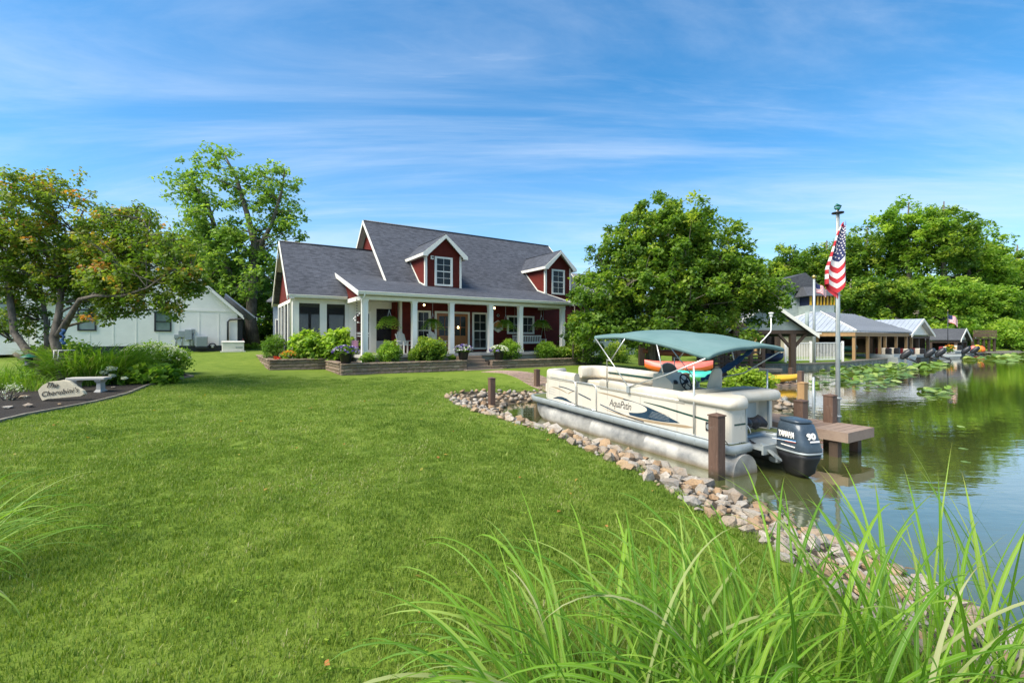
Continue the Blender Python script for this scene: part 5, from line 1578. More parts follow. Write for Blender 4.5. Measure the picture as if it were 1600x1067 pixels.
b = MB(MF); b.prism([(mc[0] - 0.2135, mc[1] + 0.10, 0.482), (mc[0] - 0.2135, mc[1] - 0.16, 0.478), (mc[0] - 0.2135, mc[1] - 0.16, 0.462), (mc[0] - 0.2135, mc[1] + 0.08, 0.468)], (-0.006, 0, 0)); b.build('swoosh', M['white'], cowl)
bk_up = np.array([0, 0, 1.0]) + MF.y * 0.20
text_mesh('90', 0.125, M['white'], MF.w((mc[0] - 0.105, mc[1] - 0.272, 0.60)), MF.x, bk_up, 'lettering', cowl, 0.004, 0.0, 0.95, 1.25, 0.006)
b = MB(MF); b.prism([(mc[0] - 0.07, mc[1] - 0.279, 0.578), (mc[0] + 0.10, mc[1] - 0.279, 0.578), (mc[0] + 0.10, mc[1] - 0.284, 0.556), (mc[0] - 0.07, mc[1] - 0.284, 0.556)], (0, -0.006, 0)); b.build('swoosh', M['white_flag'], cowl)

# ---- bimini top
bim = thing('bimini_top', 'teal canvas sun canopy on silver tube frames over the pontoon boat', 'canopy', tuple(BF.w((1.2, 2.0, 1.0))))
def canopy_pt(s, t):
    """s 0 bow .. 1 stern, t 0 left .. 1 right"""
    y = 3.42 + (0.42 - 3.42) * s
    ctrl_s = [0.0, 0.30, 0.62, 0.86, 1.0]; zc = [2.14, 2.25, 2.17, 2.07, 1.96]
    ze = [2.08, 2.13, 2.05, 1.94, 1.85]
    z_c = np.interp(s, ctrl_s, zc); z_e = np.interp(s, ctrl_s, ze)
    q = abs(2 * t - 1) ** 3.0
    x = -0.02 + 2.5 * t
    if s < 0.1: x = x
    sag = 0.045 * abs(math.sin(PI * (s / 0.33 if s < 0.33 else (s - 0.33) / 0.29 if s < 0.62 else (s - 0.62) / 0.38))) + 0.010 * math.sin(s * 37 + t * 9) * math.sin(t * 11)
    return (x, y, z_c * (1 - q) + z_e * q - sag * (1 - q) + 0.10 * (t - 0.5) * s)
def smooth_pt(s, t):
    P = [canopy_pt(min(1, max(0, s + d)), t) for d in (-0.06, -0.02, 0.02, 0.06)]
    a = np.mean(np.array(P), 0); a[1] = canopy_pt(s, t)[1]; return tuple(a)
b = MB(BF)
ns, nt_ = 26, 18
rings = [[smooth_pt(i / ns, j / nt_) for j in range(nt_ + 1)] for i in range(ns + 1)]
ring_lo = [[(x, y, z - 0.012) for x, y, z in r] for r in rings]
b.loft(rings, caps=False, closed=False); 
lo = MB(BF); lo.loft([r[::-1] for r in ring_lo], caps=False, closed=False)
i0 = len(b.v); b.v += lo.v; b.F += [tuple(k + i0 for k in f) for f in lo.F]; b.m += lo.m; b.sm += lo.sm
# hanging hem all the way round
hem = [rings[0][j] for j in range(nt_ + 1)] + [rings[i][nt_] for i in range(1, ns + 1)] + [rings[ns][j] for j in range(nt_ - 1, -1, -1)] + [rings[i][0] for i in range(ns - 1, 0, -1)]
hr = []
cen = np.array([1.23, 1.92, 0])
for p in hem + hem[:1]:
    p = np.array(p); d = (p - cen) * [1, 1, 0]; d /= np.linalg.norm(d)
    hr.append([tuple(p), tuple(p + d * 0.015 - [0, 0, 0.035]), tuple(p + d * 0.005 - [0, 0, 0.075]), tuple(p - d * 0.008 - [0, 0, 0.073])])
b.loft(hr, caps=False)
b.build('canvas', M['canvas'], bim)
def bt(path, r=0.0125, name='frame_tube'):
    q = MB(BF); q.tube(path, r, 8); return q.build(name, M['chrome'], bim)
for x, sx in ((0.0, -1), (BW + 0.0, 1)):
    tt = 0.0 if sx < 0 else 1.0
    f0 = smooth_pt(0.01, tt); f1 = smooth_pt(0.33, tt); f2 = smooth_pt(0.62, tt); f3 = smooth_pt(0.985, tt)
    dn = lambda p, k=0.06: (p[0], p[1], p[2] - k)
    hinge = (x, 2.35, 1.10)
    bt([dn(f0), hinge]); bt([dn(f3), (x, 1.35, 1.42), hinge]) if sx < 0 else bt([dn(f3), (x, 1.2, 1.40), hinge])
    knee = tuple(np.array(dn(f0)) * 0.52 + np.array(hinge) * 0.48)
    bt([dn(f1), knee]); bt([(x, 3.02, 1.02), (x, 3.02, 1.60), knee])
    k2 = tuple(np.array(dn(f3)) * 0.50 + np.array(hinge) * 0.50)
    bt([dn(f2), k2]); bt([(x, 0.72, 0.50), (x, 0.72, 1.62)] if sx < 0 else [(x, 0.72, 0.5), (x, 0.72, 1.5)], 0.017)
    q = MB(BF); q.cbox((hinge[0] - 0.03, hinge[1] - 0.04, 0.98), (hinge[0] + 0.03, hinge[1] + 0.04, 1.12), 0.008); q.build('hinge', M['grey'], bim)
# folded blue cover strapped to the right-hand frame
bc = thing('folded_cover', 'dark blue cloth cover lashed along the right side canopy tubes', 'cover', tuple(BF.w((BW, 1.6, 1.2))))
b = MB(BF)
p0, p1 = np.array([BW - 0.02, 1.02, 1.86]), np.array([BW + 0.02, 2.25, 1.17]); rings = []
for k in range(15):
    t = k / 14; c = p0 + (p1 - p0) * t; c[2] -= 0.07 * math.sin(PI * t); rad = 0.045 * (0.6 + 0.5 * math.sin(PI * t)) + 0.012 * math.sin(k * 2.3)
    rings.append([(c[0] + rad * math.cos(a), c[1] + rad * 0.7 * math.sin(a), c[2] + rad * 1.2 * math.sin(a + 0.5)) for a in [2 * PI * j / 9 for j in range(9)]])
b.loft(rings); b.build('cloth', M['blue_cloth'], bc)
# stern light on its bent pole
sl = thing('stern_light', 'white all-round light on a bent silver pole above the right rear of the canopy', 'light', tuple(BF.w((2.0, 0.35, 0.6))))
b = MB(BF); b.tube([(2.0, 0.62, 1.80), (2.0, 0.60, 2.02), (2.02, 0.56, 2.06), (2.16, 0.50, 2.20), (2.18, 0.50, 2.24), (2.18, 0.50, 2.46)], 0.010, 7); b.build('pole', M['white'], sl)
b = MB(BF); b.lathe((2.18, 0.50, 2.46), [(0.02, 0), (0.03, 0.02), (0.03, 0.06), (0.045, 0.065), (0.045, 0.085), (0.01, 0.09)], 10); b.build('lamp_head', M['white'], sl)

# ------------------------------------------------------------------ dock, mooring posts, flagpole
DF = Frame(5.77, 7.81, R(31))               # x across the dock (away from the boat), y along it to the bank
DZ = 0.463
dock = thing('dock', 'brown composite dock on the far side of the boat slip', 'dock', tuple(DF.w((0.66, 3, 0))))
DL = 6.9
b0 = MB(DF); b0.cbox((0.03, 0.0, DZ - 0.028), (0.97, 0.129, DZ), 0.004)
pl0 = b0.build('plank', M['deck'], dock, )
n_pl = int((DL - 0.04) / 0.1425)
dyw = DF.y * 0.1425
for k in range(n_pl):
    if k == 0:
        pl0.location = tuple(DF.y * 0.032); continue
    o = pl0.copy(); COL.objects.link(o); o.parent = dock; o.location = tuple(DF.y * (0.032 + 0.1425 * k))
for nm, a, c in (('side_board', (0.0, 0.032, DZ - 0.17), (0.028, DL, DZ + 0.002)), ('side_board', (0.972, 0.032, DZ - 0.17), (1.0, DL, DZ + 0.002)), ('end_board', (0.0, 0.0, DZ - 0.17), (1.0, 0.03, DZ + 0.002))):
    b = MB(DF); b.box(a, c); b.build(nm, M['deck'], dock)
for k in range(5):
    y = 0.25 + k * 1.6
    for x in (0.12, 0.88):
        b = MB(DF); b.box((x - 0.07, y - 0.07, -1.0), (x + 0.07, y + 0.07, DZ - 0.03)); b.build('pile', M['wood_dark'], dock)
    b = MB(DF); b.box((0.03, y + 0.075, DZ - 0.18), (0.97, y + 0.115, DZ - 0.03)); b.build('joist', M['wood_dark'], dock)
def mooring_post(x, y, z0, z1, label, w=0.172, ang=BANG, mat='post', name='mooring_post'):
    t = thing(name, label, 'post', (x, y, z0), 'brown mooring posts round the slip')
    F_ = Frame(x, y, ang)
    b = MB(F_); b.cbox((-w / 2, -w / 2, z0), (w / 2, w / 2, z1 - 0.05), 0.008); b.build('shaft', M[mat], t)
    b = MB(F_); h = w / 2 + 0.008
    b.loft([[(-h, -h, z1 - 0.05), (h, -h, z1 - 0.05), (h, h, z1 - 0.05), (-h, h, z1 - 0.05)], [(-h, -h, z1 - 0.032), (h, -h, z1 - 0.032), (h, h, z1 - 0.032), (-h, h, z1 - 0.032)], [(-0.004, -0.004, z1), (0.004, -0.004, z1), (0.004, 0.004, z1), (-0.004, 0.004, z1)]], smooth=False)
    b.build('cap', M[mat], t); return t
mooring_post(3.06, 6.80, -0.8, 0.985, 'brown square post standing in the water beside the boat stern, nearest the lawn')
mooring_post(-0.60, 13.45, -0.5, 0.95, 'brown square post at the waterline in the corner of the slip, below the steps')
mooring_post(0.92, 16.8, 0.1, 0.97, 'brown square post on the bank just left of the boat bow')
p = px(877.5, 606, 0.32); mooring_post(p[0], p[1], 0.1, 0.98, 'brown square post behind the bow seat of the boat')
q = DF.w((-0.10, 0.72, 0)); mooring_post(q[0], q[1], -0.9, 0.98, 'brown post rising at the near edge of the dock behind the outboard motor')
q = DF.w((0.90, 0.68, 0)); mooring_post(q[0] + 0.0, q[1], -0.9, 1.02, 'brown post at the outer edge of the dock beside the flagpole')
for k in range(n_pl // 2 + 8):
    for x in (0.08, 0.92):
        b = MB(DF); b.lathe((x, 0.032 + 0.1425 * k + 0.065, DZ), [(0.006, 0.0), (0.005, 0.0015)], 6); b.build('deck_screw', M['black'], dock)
# mooring line from the near post to the stern
ln = MB(); a = np.array([3.10, 6.86, 0.72]); c = BF.w((0.42, 0.02, 0.33))
ln.tube([a + (c - a) * t - np.array([0, 0, 0.10 * math.sin(PI * t)]) for t in [k / 10 for k in range(11)]], 0.008, 5)
tag(ln.build('mooring_line', M['wood_grey'], loc=tuple(a)), 'thin rope slanting from the post to the rear pontoon', 'rope')

# flagpole with its flag
fpx, fpy = 6.38, 8.91
fp = thing('flagpole', 'tall silver flagpole fixed to the dock beside the brown post', 'flagpole', (fpx, fpy, -0.8))
b = MB(); b.tube([(fpx, fpy, -0.8), (fpx, fpy, 2.5), (fpx, fpy, 4.52)], [0.042, 0.038, 0.030], 12); b.build('pole', M['alu'], fp)
b = MB(); b.lathe((fpx, fpy, 4.52), [(0.03, 0), (0.105, 0.015), (0.105, 0.035), (0.02, 0.04), (0.015, 0.09)], 14); b.build('truck', M['black'], fp)
b = MB(); b.tube([(fpx - 0.07, fpy, 4.64), (fpx, fpy, 4.62), (fpx + 0.06, fpy, 4.66)], [0.012, 0.045, 0.01], 7); b.tube([(fpx - 0.07, fpy, 4.66), (fpx - 0.02, fpy + 0.0, 4.70), (fpx + 0.07, fpy, 4.68)], [0.01, 0.03, 0.012], 6); b.build('finial', M['green_p'], fp)
for z in (0.55, 0.9):
    b = MB(); b.lathe((fpx, fpy, z), [(0.06, 0), (0.06, 0.04)], 10); b.build('clamp', M['grey'], fp)
b = MB(); b.tube([(fpx - 0.045, fpy - 0.02, 0.9), (fpx - 0.04, fpy - 0.03, 4.6)], 0.004, 4); b.build('halyard', M['white'], fp)

def flag(name, label, top, W, Hh, func, parent_label=None, nfu=39, stars=True):
    """striped flag whose cloth point is func(f along the fly 0..1, h down the hoist 0..1); one mesh, flat colours by face"""
    b = MB(); nu, nh = nfu, 26
    grid = [[func(i / nu, j / nh) for j in range(nh + 1)] for i in range(nu + 1)]
    i0 = b.pts([p for r in grid for p in r]); b.smooth = True
    for i in range(nu):
        for j in range(nh):
            stripe = j // 2
            can = (i / nu) < 0.40 and stripe < 7
            b.cur = 2 if can else (0 if stripe % 2 == 0 else 1)
            k = i0 + i * (nh + 1) + j
            b.face((k, k + nh + 1, k + nh + 2, k + 1))
    if stars:
        b.smooth = False; b.cur = 1
        for rI in range(9):
            for cI in range(6 if rI % 2 == 0 else 5):
                f = 0.40 * ((cI + (0.5 if rI % 2 == 0 else 1.0)) / 6.0); h = (7 / 13) * (rI + 0.9) / 9.8
                c = np.array(func(f, h)); du = np.array(func(min(f + 0.01, 1), h)) - c; dv = np.array(func(f, h + 0.01)) - c
                du /= np.linalg.norm(du); dv = dv - du * np.dot(du, dv); dv /= np.linalg.norm(dv); nn = np.cross(du, dv)
                for sg in (1, -1):
                    S = [tuple(c + sg * nn * 0.004 + (du * math.cos(a) + dv * math.sin(a)) * (rad)) for a, rad in [(2 * PI * k / 10 + PI / 2, (0.026 if k % 2 == 0 else 0.011) * W / 1.2) for k in range(10)]]
                    b.poly(S)
    return b.build(name, [M['red_flag'], M['white_flag'], M['blue_flag']], loc=top)
def fl1(f, h):
    # hanging almost slack: one wide fold with its seam in the middle, the fly end tucked behind
    g = 0.10 + 0.90 * min(1.0, h * 1.35) ** 0.8
    if f < 0.5:
        k = f / 0.5; x = -0.37 * k; v = (k / 0.45 if k < 0.45 else 1 - (k - 0.45) / 0.55 * 0.75); y = -0.07 * math.sin(PI * k * 2.2)
        zz_ = 0.26 * v
    else:
        k = (f - 0.5) / 0.5; x = -0.37 + 0.26 * k; v = 0.25 + k * 1.1; y = 0.06 + 0.03 * math.sin(k * 5); zz_ = 0.26 * v
    return (fpx + 0.10 + x * g * 0.97, fpy - 0.07 + y * (0.3 + h), 4.38 - 1.17 * h - zz_ * (0.35 + 0.65 * h) - 0.02 * math.sin(h * 9 + f * 6))
tag(flag('flag', None, (fpx, fpy, 4.4), 0.9, 0.6, fl1), 'large American flag hanging slack from the tall flagpole by the dock', 'flag')
# ------------------------------------------------------------------ foliage builders
def leaf_cloud(centres, n_per, spread, size, r, flat=0.75, up=0.55, tint_c=None, elong=1.5):
    """leaf-sized faces round cluster centres; returns V, F, tint"""
    centres = np.asarray(centres, float); K = len(centres)
    n = K * n_per
    ci = np.repeat(np.arange(K), n_per)
    sp = np.asarray(spread) if np.ndim(spread) else np.full(K, spread)
    off = r.normal(size=(n, 3)); off /= (np.linalg.norm(off, axis=1)[:, None] + 1e-9)
    off *= (r.random(n) ** 0.5)[:, None] * sp[ci][:, None]
    off[:, 2] *= flat
    C = centres[ci] + off
    nrm = r.normal(size=(n, 3)); nrm[:, 2] = np.abs(nrm[:, 2]) + up; nrm += off / (sp[ci][:, None] + 1e-6) * 0.5
    nrm /= np.linalg.norm(nrm, axis=1)[:, None]
    a = np.cross(nrm, r.normal(size=(n, 3))); a /= np.linalg.norm(a, axis=1)[:, None]
    b = np.cross(nrm, a)
    s = size * r.uniform(0.6, 1.35, n)
    l = (s * elong / 2)[:, None]; w = (s / 2)[:, None]
    fold = nrm * (w * 0.35)
    V = np.stack([C - a * l, C + b * w * 0.9 - a * l * 0.1 + fold, C + a * l, C - b * w * 0.9 - a * l * 0.1 + fold], 1).reshape(-1, 3)
    F = np.arange(n * 4).reshape(-1, 4)
    ct = tint_c if tint_c is not None else np.clip(r.normal(0.45, 0.18, K), 0, 1)
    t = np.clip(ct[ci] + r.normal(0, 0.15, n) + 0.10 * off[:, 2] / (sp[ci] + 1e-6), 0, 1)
    return V, F, np.repeat(t, 4)

def limb_path(a, c, r, n=7, lift=0.25, wob=0.05):
    a = np.array(a, float); c = np.array(c, float); L = np.linalg.norm(c - a)
    mid = a * 0.55 + c * 0.45 + np.array([0, 0, lift * L]) + r.normal(0, wob * L, 3)
    out = []
    for k in range(n):
        t = k / (n - 1); out.append((1 - t) ** 2 * a + 2 * t * (1 - t) * mid + t * t * c)
    return out

def tree(name, label, base, crown, trunks, leaf, bark='bark', n_clusters=260, n_per=90, spread=0.55, size=0.11, limbs=14, seed=1, gap=0.32, group=None,
         tint_mu=0.45, tint_sd=0.18, twig=True, shell=0.40, cat='tree', flat=0.75, top_light=0.18, limb_r=0.09):
    """crown: list of (cx, cy, cz, rx, ry, rz) blobs; trunks: list of ([points], [radii])"""
    r = np.random.default_rng(seed)
    t = thing(name, label, cat, base, group)
    vol = np.array([c[3] * c[4] * c[5] for c in crown]); pr = vol / vol.sum()
    cen = []
    while len(cen) < n_clusters:
        k = r.choice(len(crown), p=pr); cx_, cy_, cz_, rx, ry, rz = crown[k]
        d = r.normal(size=3); d /= np.linalg.norm(d)
        rad = r.random() ** shell
        # lumpy outline
        lump = 0.82 + 0.30 * mnoise.noise(Vector((d[0] * 2.1 + seed, d[1] * 2.1, d[2] * 2.1))) + 0.16 * mnoise.noise(Vector((d[0] * 5 + seed, d[1] * 5, d[2] * 5)))
        p = np.array([cx_ + d[0] * rx * rad * lump, cy_ + d[1] * ry * rad * lump, cz_ + d[2] * rz * rad * lump])
        g = mnoise.noise(Vector(p * 0.75) + Vector((seed * 3.1, 0, 0)))
        if g < -gap + 0.12 * r.random(): continue
        cen.append(p)
    cen = np.array(cen)
    zlo, zhi = cen[:, 2].min(), cen[:, 2].max()
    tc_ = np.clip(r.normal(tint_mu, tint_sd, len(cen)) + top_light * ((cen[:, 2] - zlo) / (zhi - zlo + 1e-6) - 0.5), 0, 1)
    V, F, T = leaf_cloud(cen, n_per, spread * r.uniform(0.7, 1.3, len(cen)), size, r, flat=flat, tint_c=tc_)
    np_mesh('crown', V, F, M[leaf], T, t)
    b = MB()
    joints = []
    for P, rad in trunks:
        b.tube(P, rad, 9)
        for k in range(len(P)): 
            if k >= len(P) * 0.35: joints.append((np.array(P[k], float), rad[k]))
        for k in range(len(P) - 1):
            if k >= len(P) * 0.35 - 1:
                for s in (0.33, 0.66): joints.append((np.array(P[k]) * (1 - s) + np.array(P[k + 1]) * s, rad[k] * (1 - s) + rad[k + 1] * s))
    b.build('trunk', M[bark], t)
    b = MB(); nodes = []
    idx = r.choice(len(cen), min(limbs, len(cen)), replace=False)
    for i in idx:
        c = cen[i]
        cand_ = [(np.linalg.norm(j[0] - c) + (3 if j[0][2] > c[2] + 0.2 else 0), j) for j in joints]
        j = min(cand_, key=lambda x: x[0] + r.random() * 1.0)[1]
        P = limb_path(j[0], c, r, 8, 0.10)
        r0 = min(limb_r, j[1] * 0.6)
        b.tube(P, [r0 + (0.012 - r0) * (k / 7) ** 0.8 for k in range(8)], 6)
        nodes += [np.array(p) for p in P[2:]]
    if twig and nodes:
        N_ = np.array(nodes)
        for i, c in enumerate(cen):
            if i % 2 and len(cen) > 250: continue
            d = np.linalg.norm(N_ - c, axis=1); k = d.argmin()
            if 0.15 < d[k] < 3.0:
                m = (N_[k] + c) / 2 + np.array([0, 0, 0.06 * d[k]]) + r.normal(0, 0.04 * d[k], 3)
                b.tube([N_[k], m, c], [0.02, 0.013, 0.006], 4, False)
    if b.v: b.build('limbs', M[bark], t)
    return t

def bush(name, label, x, y, z, rx, ry, rz, leaf, size=0.06, n=160, per=26, seed=1, cat='shrub', group=None, flowers=None, fl_n=0, fl_size=0.05, tint=0.5, core=True, base=None, open_=0.0, elong=1.5, sphere=0.6):
    r = np.random.default_rng(seed)
    t = thing(name, label, cat, (x, y, z), group)
    d = r.normal(size=(n, 3)); d /= np.linalg.norm(d, axis=1)[:, None]; d[:, 2] = np.where(d[:, 2] < -0.85, -d[:, 2], d[:, 2]); d[:, 2] = np.where(d[:, 2] < 0, np.maximum(d[:, 2] * 1.25, -1), d[:, 2])
    rad = r.random(n) ** 0.32
    lump = 1 + 0.16 * np.sin(d[:, 0] * 6 + seed) * np.cos(d[:, 1] * 5 + seed * 2) + 0.08 * r.normal(size=n)
    c = np.stack([x + d[:, 0] * rx * rad * lump, y + d[:, 1] * ry * rad * lump, z + rz * 0.5 + d[:, 2] * rz * 0.5 * rad * lump], 1)
    sp = np.full(n, min(rx, rz) * 0.22 + size * 0.6)
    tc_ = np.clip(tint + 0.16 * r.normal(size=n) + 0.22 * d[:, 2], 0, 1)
    V, F, T = leaf_cloud(c, per, sp, size, r, flat=0.9, tint_c=tc_, elong=elong)
    V[:, 2] = np.maximum(V[:, 2], z + 0.005)
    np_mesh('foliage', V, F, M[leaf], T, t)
    b = MB()
    for k in range(9):
        a = r.uniform(0, 2 * PI); e = np.array([x + math.cos(a) * rx * 0.6, y + math.sin(a) * ry * 0.6, z + rz * r.uniform(0.5, 0.8)])
        b.tube(limb_path((x + 0.04 * math.cos(a), y + 0.04 * math.sin(a), z - 0.03), e, r, 5, 0.05), [0.018, 0.015, 0.012, 0.009, 0.006], 5, False)
    b.build('stems', M['bark'], t)
    if flowers and fl_n:
        dd = r.normal(size=(fl_n, 3)); dd[:, 2] = np.abs(dd[:, 2]) * 1.3 + 0.15; dd /= np.linalg.norm(dd, axis=1)[:, None]
        fc_ = np.stack([x + dd[:, 0] * rx * 1.10, y + dd[:, 1] * ry * 1.10, z + rz * 0.5 + dd[:, 2] * rz * 0.60], 1)
        V, F, T = leaf_cloud(fc_, 9, fl_size * 0.8, fl_size * 0.55, r, flat=0.6, tint_c=r.random(fl_n), elong=1.0)
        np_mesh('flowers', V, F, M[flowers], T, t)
    return t

def blade_mesh(seed, L, w, arch, nseg=14):
    """one long grass leaf: a folded ribbon that rises and arches over in the +x direction"""
    r = np.random.default_rng(seed)
    V = []; UV = []
    ang = R(88 - r.uniform(0, 10)); x = 0.0; z = 0.0; yb = 0.0; ds = L / nseg
    bend = arch * r.uniform(0.75, 1.3)
    tw = r.uniform(-0.6, 0.6)
    pts = []
    for k in range(nseg + 1):
        t = k / nseg; pts.append((x, yb, z, ang))
        ang -= R(bend) / nseg * (0.25 + 2.1 * t * t)
        x += math.cos(ang) * ds; z += math.sin(ang) * ds; yb += math.sin(t * 3 + seed) * ds * 0.05
    for k, (x_, y_, z_, a) in enumerate(pts):
        t = k / nseg; ww = w * (0.55 + 0.9 * t if t < 0.35 else 0.865 + 0.135 if t < 0.5 else max(0.02, 1.0 - ((t - 0.5) / 0.5) ** 1.6))
        th = tw * t * 1.6
        nx_, nz_ = -math.sin(a), math.cos(a)
        for s, uu in ((-1, 0), (0, 0.5), (1, 1)):
            f = 0.0 if s else -0.16
            oy = s * ww / 2 * math.cos(th); on = s * ww / 2 * math.sin(th) + (f * ww)
            V.append((x_ + nx_ * on, y_ + oy, z_ + nz_ * on)); UV.append((uu, t))
    F = []
    for k in range(nseg):
        for j in range(2):
            a = k * 3 + j; F.append((a, a + 1, a + 4, a + 3))
    return np.array(V), np.array(F), np.array(UV)

def tall_grass(name, label, x, y, z, nb, n_parts, L0, L1, w, seed, spread=0.25, arch=(70, 150), mesh_n=12, group=None, cat='ornamental grass', az=None, mat='reed', tilt=(0.05, 0.5), nseg=14, back=0.0):
    r = np.random.default_rng(seed)
    t = thing(name, label, cat, (x, y, z), group)
    protos = []
    for k in range(mesh_n):
        V, F, UV = blade_mesh(seed * 50 + k, 1.0, w, r.uniform(*arch), nseg)
        protos.append((V, F, UV))
    objs = []
    for k, (V, F, UV) in enumerate(protos):
        if n_parts:
            ob = np_mesh('blade', V, F, M[mat], np.zeros(len(V)), uv=UV, smooth=True); objs.append(ob)
    RV, RF, RU, RT = [], [], [], []; nv = 0
    used = set()
    for i in range(nb):
        k = int(r.integers(0, mesh_n)); L = r.uniform(L0, L1)
        a = r.uniform(0, 2 * PI) if az is None else r.normal(az[0], az[1])
        rd = spread * math.sqrt(r.random()); pa = a + r.normal(0, 0.8)
        bx, by = rd * math.cos(pa), rd * math.sin(pa)
        tl = r.uniform(*tilt)
        ws = r.choice([r.uniform(0.35, 0.8), r.uniform(0.8, 1.7)])
        Mx = Matrix.Rotation(a, 4, 'Z') @ Matrix.Rotation(tl, 4, 'Y')
        if i < n_parts:
            if k not in used: o = objs[k]; used.add(k)
            else: o = objs[k].copy(); COL.objects.link(o)
            o.parent = t
            o.matrix_basis = Matrix.Translation((bx, by, -0.02)) @ Mx @ Matrix.Diagonal((L, L * ws, L, 1))
        else:
            V, F, UV = protos[k]
            P = (V * [L, L * ws, L]) @ np.array(Mx.to_3x3()).T + [x + bx, y + by, z - 0.02]
            RV.append(P); RF.append(F + nv); RU.append(UV); RT.append(np.full(len(V), r.random())); nv += len(V)
    for k in range(mesh_n):
        if n_parts and k not in used: bpy.data.objects.remove(objs[k])
    if RV:
        o = np_mesh('leaves', np.concatenate(RV), np.concatenate(RF), M[mat], np.concatenate(RT), t, uv=np.concatenate(RU), smooth=True); o['kind'] = 'stuff'
    return t

# ------------------------------------------------------------------ left bed: soil, edging, tree, sign, bench
def sheet_on_ground(name, poly, mat, lift, step=0.35, kind='structure'):
    P = np.array(poly); xs = np.arange(P[:, 0].min(), P[:, 0].max() + step, step); ys = np.arange(P[:, 1].min(), P[:, 1].max() + step, step)
    X, Y = np.meshgrid(xs, ys); inp = in_poly(X, Y, poly)
    Z = ground(X, Y) + lift + 0.02 * np.sin(X * 5.1) * np.cos(Y * 4.3)
    F = []
    ny_, nx_ = X.shape
    for j in range(ny_ - 1):
        for i in range(nx_ - 1):
            if inp[j, i] or inp[j + 1, i] or inp[j, i + 1] or inp[j + 1, i + 1]: F.append((j * nx_ + i, j * nx_ + i + 1, (j + 1) * nx_ + i + 1, (j + 1) * nx_ + i))
    # pull outside corners onto the outline
    V = np.stack([X.ravel(), Y.ravel(), Z.ravel()], 1)
    A = P; B = np.roll(P, -1, 0)
    outm = ~inp.ravel(); 
    for q in np.where(outm)[0]:
        best = None
        for a, c in zip(A, B):
            ab = c - a; tt = np.clip(((V[q, :2] - a) @ ab) / (ab @ ab), 0, 1); pp = a + tt * ab; d = np.hypot(*(V[q, :2] - pp))
            if best is None or d < best[0]: best = (d, pp)
        if best[0] < step * 1.6: V[q, :2] = best[1]; V[q, 2] = gz(*best[1]) + lift
    o = np_mesh(name, V, np.array(F), mat, smooth=True); return tag(o, kind=kind)
sheet_on_ground('mulch_bed', BED, M['mulch'], 0.035)
edge_pts = BED[:9]
e = []
for i in range(len(edge_pts) - 1):
    a, c = np.array(edge_pts[i]), np.array(edge_pts[i + 1]); L = np.linalg.norm(c - a); n = max(1, int(L / 0.42))
    for k in range(n): e.append((a + (c - a) * k / n, a + (c - a) * (k + 1) / n))
edging = thing('bed_edging', 'low concrete edging strip between the lawn and the dark mulch bed', 'edging', (-9.8, 10.0, gz(-9.8, 10.0)))
for p, q in e:
    z = gz(*((p + q) / 2)); b = MB(); d = (q - p) / np.linalg.norm(q - p)
    b.bar((*(p + d * 0.006), z + 0.02), (*(q - d * 0.006), z + 0.02), 0.07, 0.07); b.build('edging_stone', M['wood_grey'], edging)

# stone name sign
sx, sy = px(97, 625, 0.62)
sgn = thing('name_stone', 'flat tan stone sign lettered The Cherubini\'s in black script, at the bed edge', 'sign', (sx, sy, gz(sx, sy)))
SF = Frame(sx, sy, R(4), gz(sx, sy))
outl = [(-0.42, 0.02), (-0.30, 0.06), (0.45, 0.12), (0.52, 0.17), (0.47, 0.25), (0.34, 0.33), (0.16, 0.47), (0.02, 0.51), (-0.06, 0.49), (-0.28, 0.47), (-0.44, 0.38), (-0.53, 0.27), (-0.50, 0.16), (-0.46, 0.08)]
b = MB(SF)
def sring(y, k): return [(x * k, y - 0.10 * z_ * -1 * 0.5, z_ * k + (1 - k) * 0.25 + 0.02) for x, z_ in outl]
b.loft([sring(-0.035, 0.97), sring(-0.02, 1.0), sring(0.05, 1.0), sring(0.065, 0.97)], smooth=False); b.build('stone', M['stone_sign'], sgn)
ux = SF.x; uu = np.array([0, 0, 1.0]) + SF.y * 0.05
text_mesh('The', 0.18, M['letter'], SF.w((-0.36, -0.034, 0.355)), ux, uu + 0.14 * ux * 0, 'lettering', sgn, 0.004, 0.35, 0.95, 1.05)
text_mesh("Cherubini's", 0.165, M['letter'], SF.w((-0.44, -0.040, 0.14)), ux + np.array([0, 0, 0.13]), uu, 'lettering', sgn, 0.003, 0.35, 1.08, 1.02)
# bench
bx_, by_ = px(139, 611, 0.66)
bn = thing('stone_bench', 'grey concrete garden bench beside the tree trunk', 'bench', (bx_, by_, gz(bx_, by_)))
BNF = Frame(bx_, by_, R(14), gz(bx_, by_))
b = MB(BNF); b.cbox((-0.44, -0.17, 0.36), (0.44, 0.17, 0.43), 0.012); b.build('seat', M['concrete'], bn)
for s in (-1, 1):
    b = MB(BNF); b.loft([[(s * 0.27 - w * 0.5, -d, z), (s * 0.27 + w * 0.5, -d, z), (s * 0.27 + w * 0.5, d, z), (s * 0.27 - w * 0.5, d, z)] for z, w, d in ((0.0, 0.16, 0.17), (0.05, 0.15, 0.16), (0.10, 0.10, 0.11), (0.27, 0.09, 0.10), (0.33, 0.14, 0.15), (0.358, 0.15, 0.16))], smooth=False); b.build('leg', M['concrete'], bn)
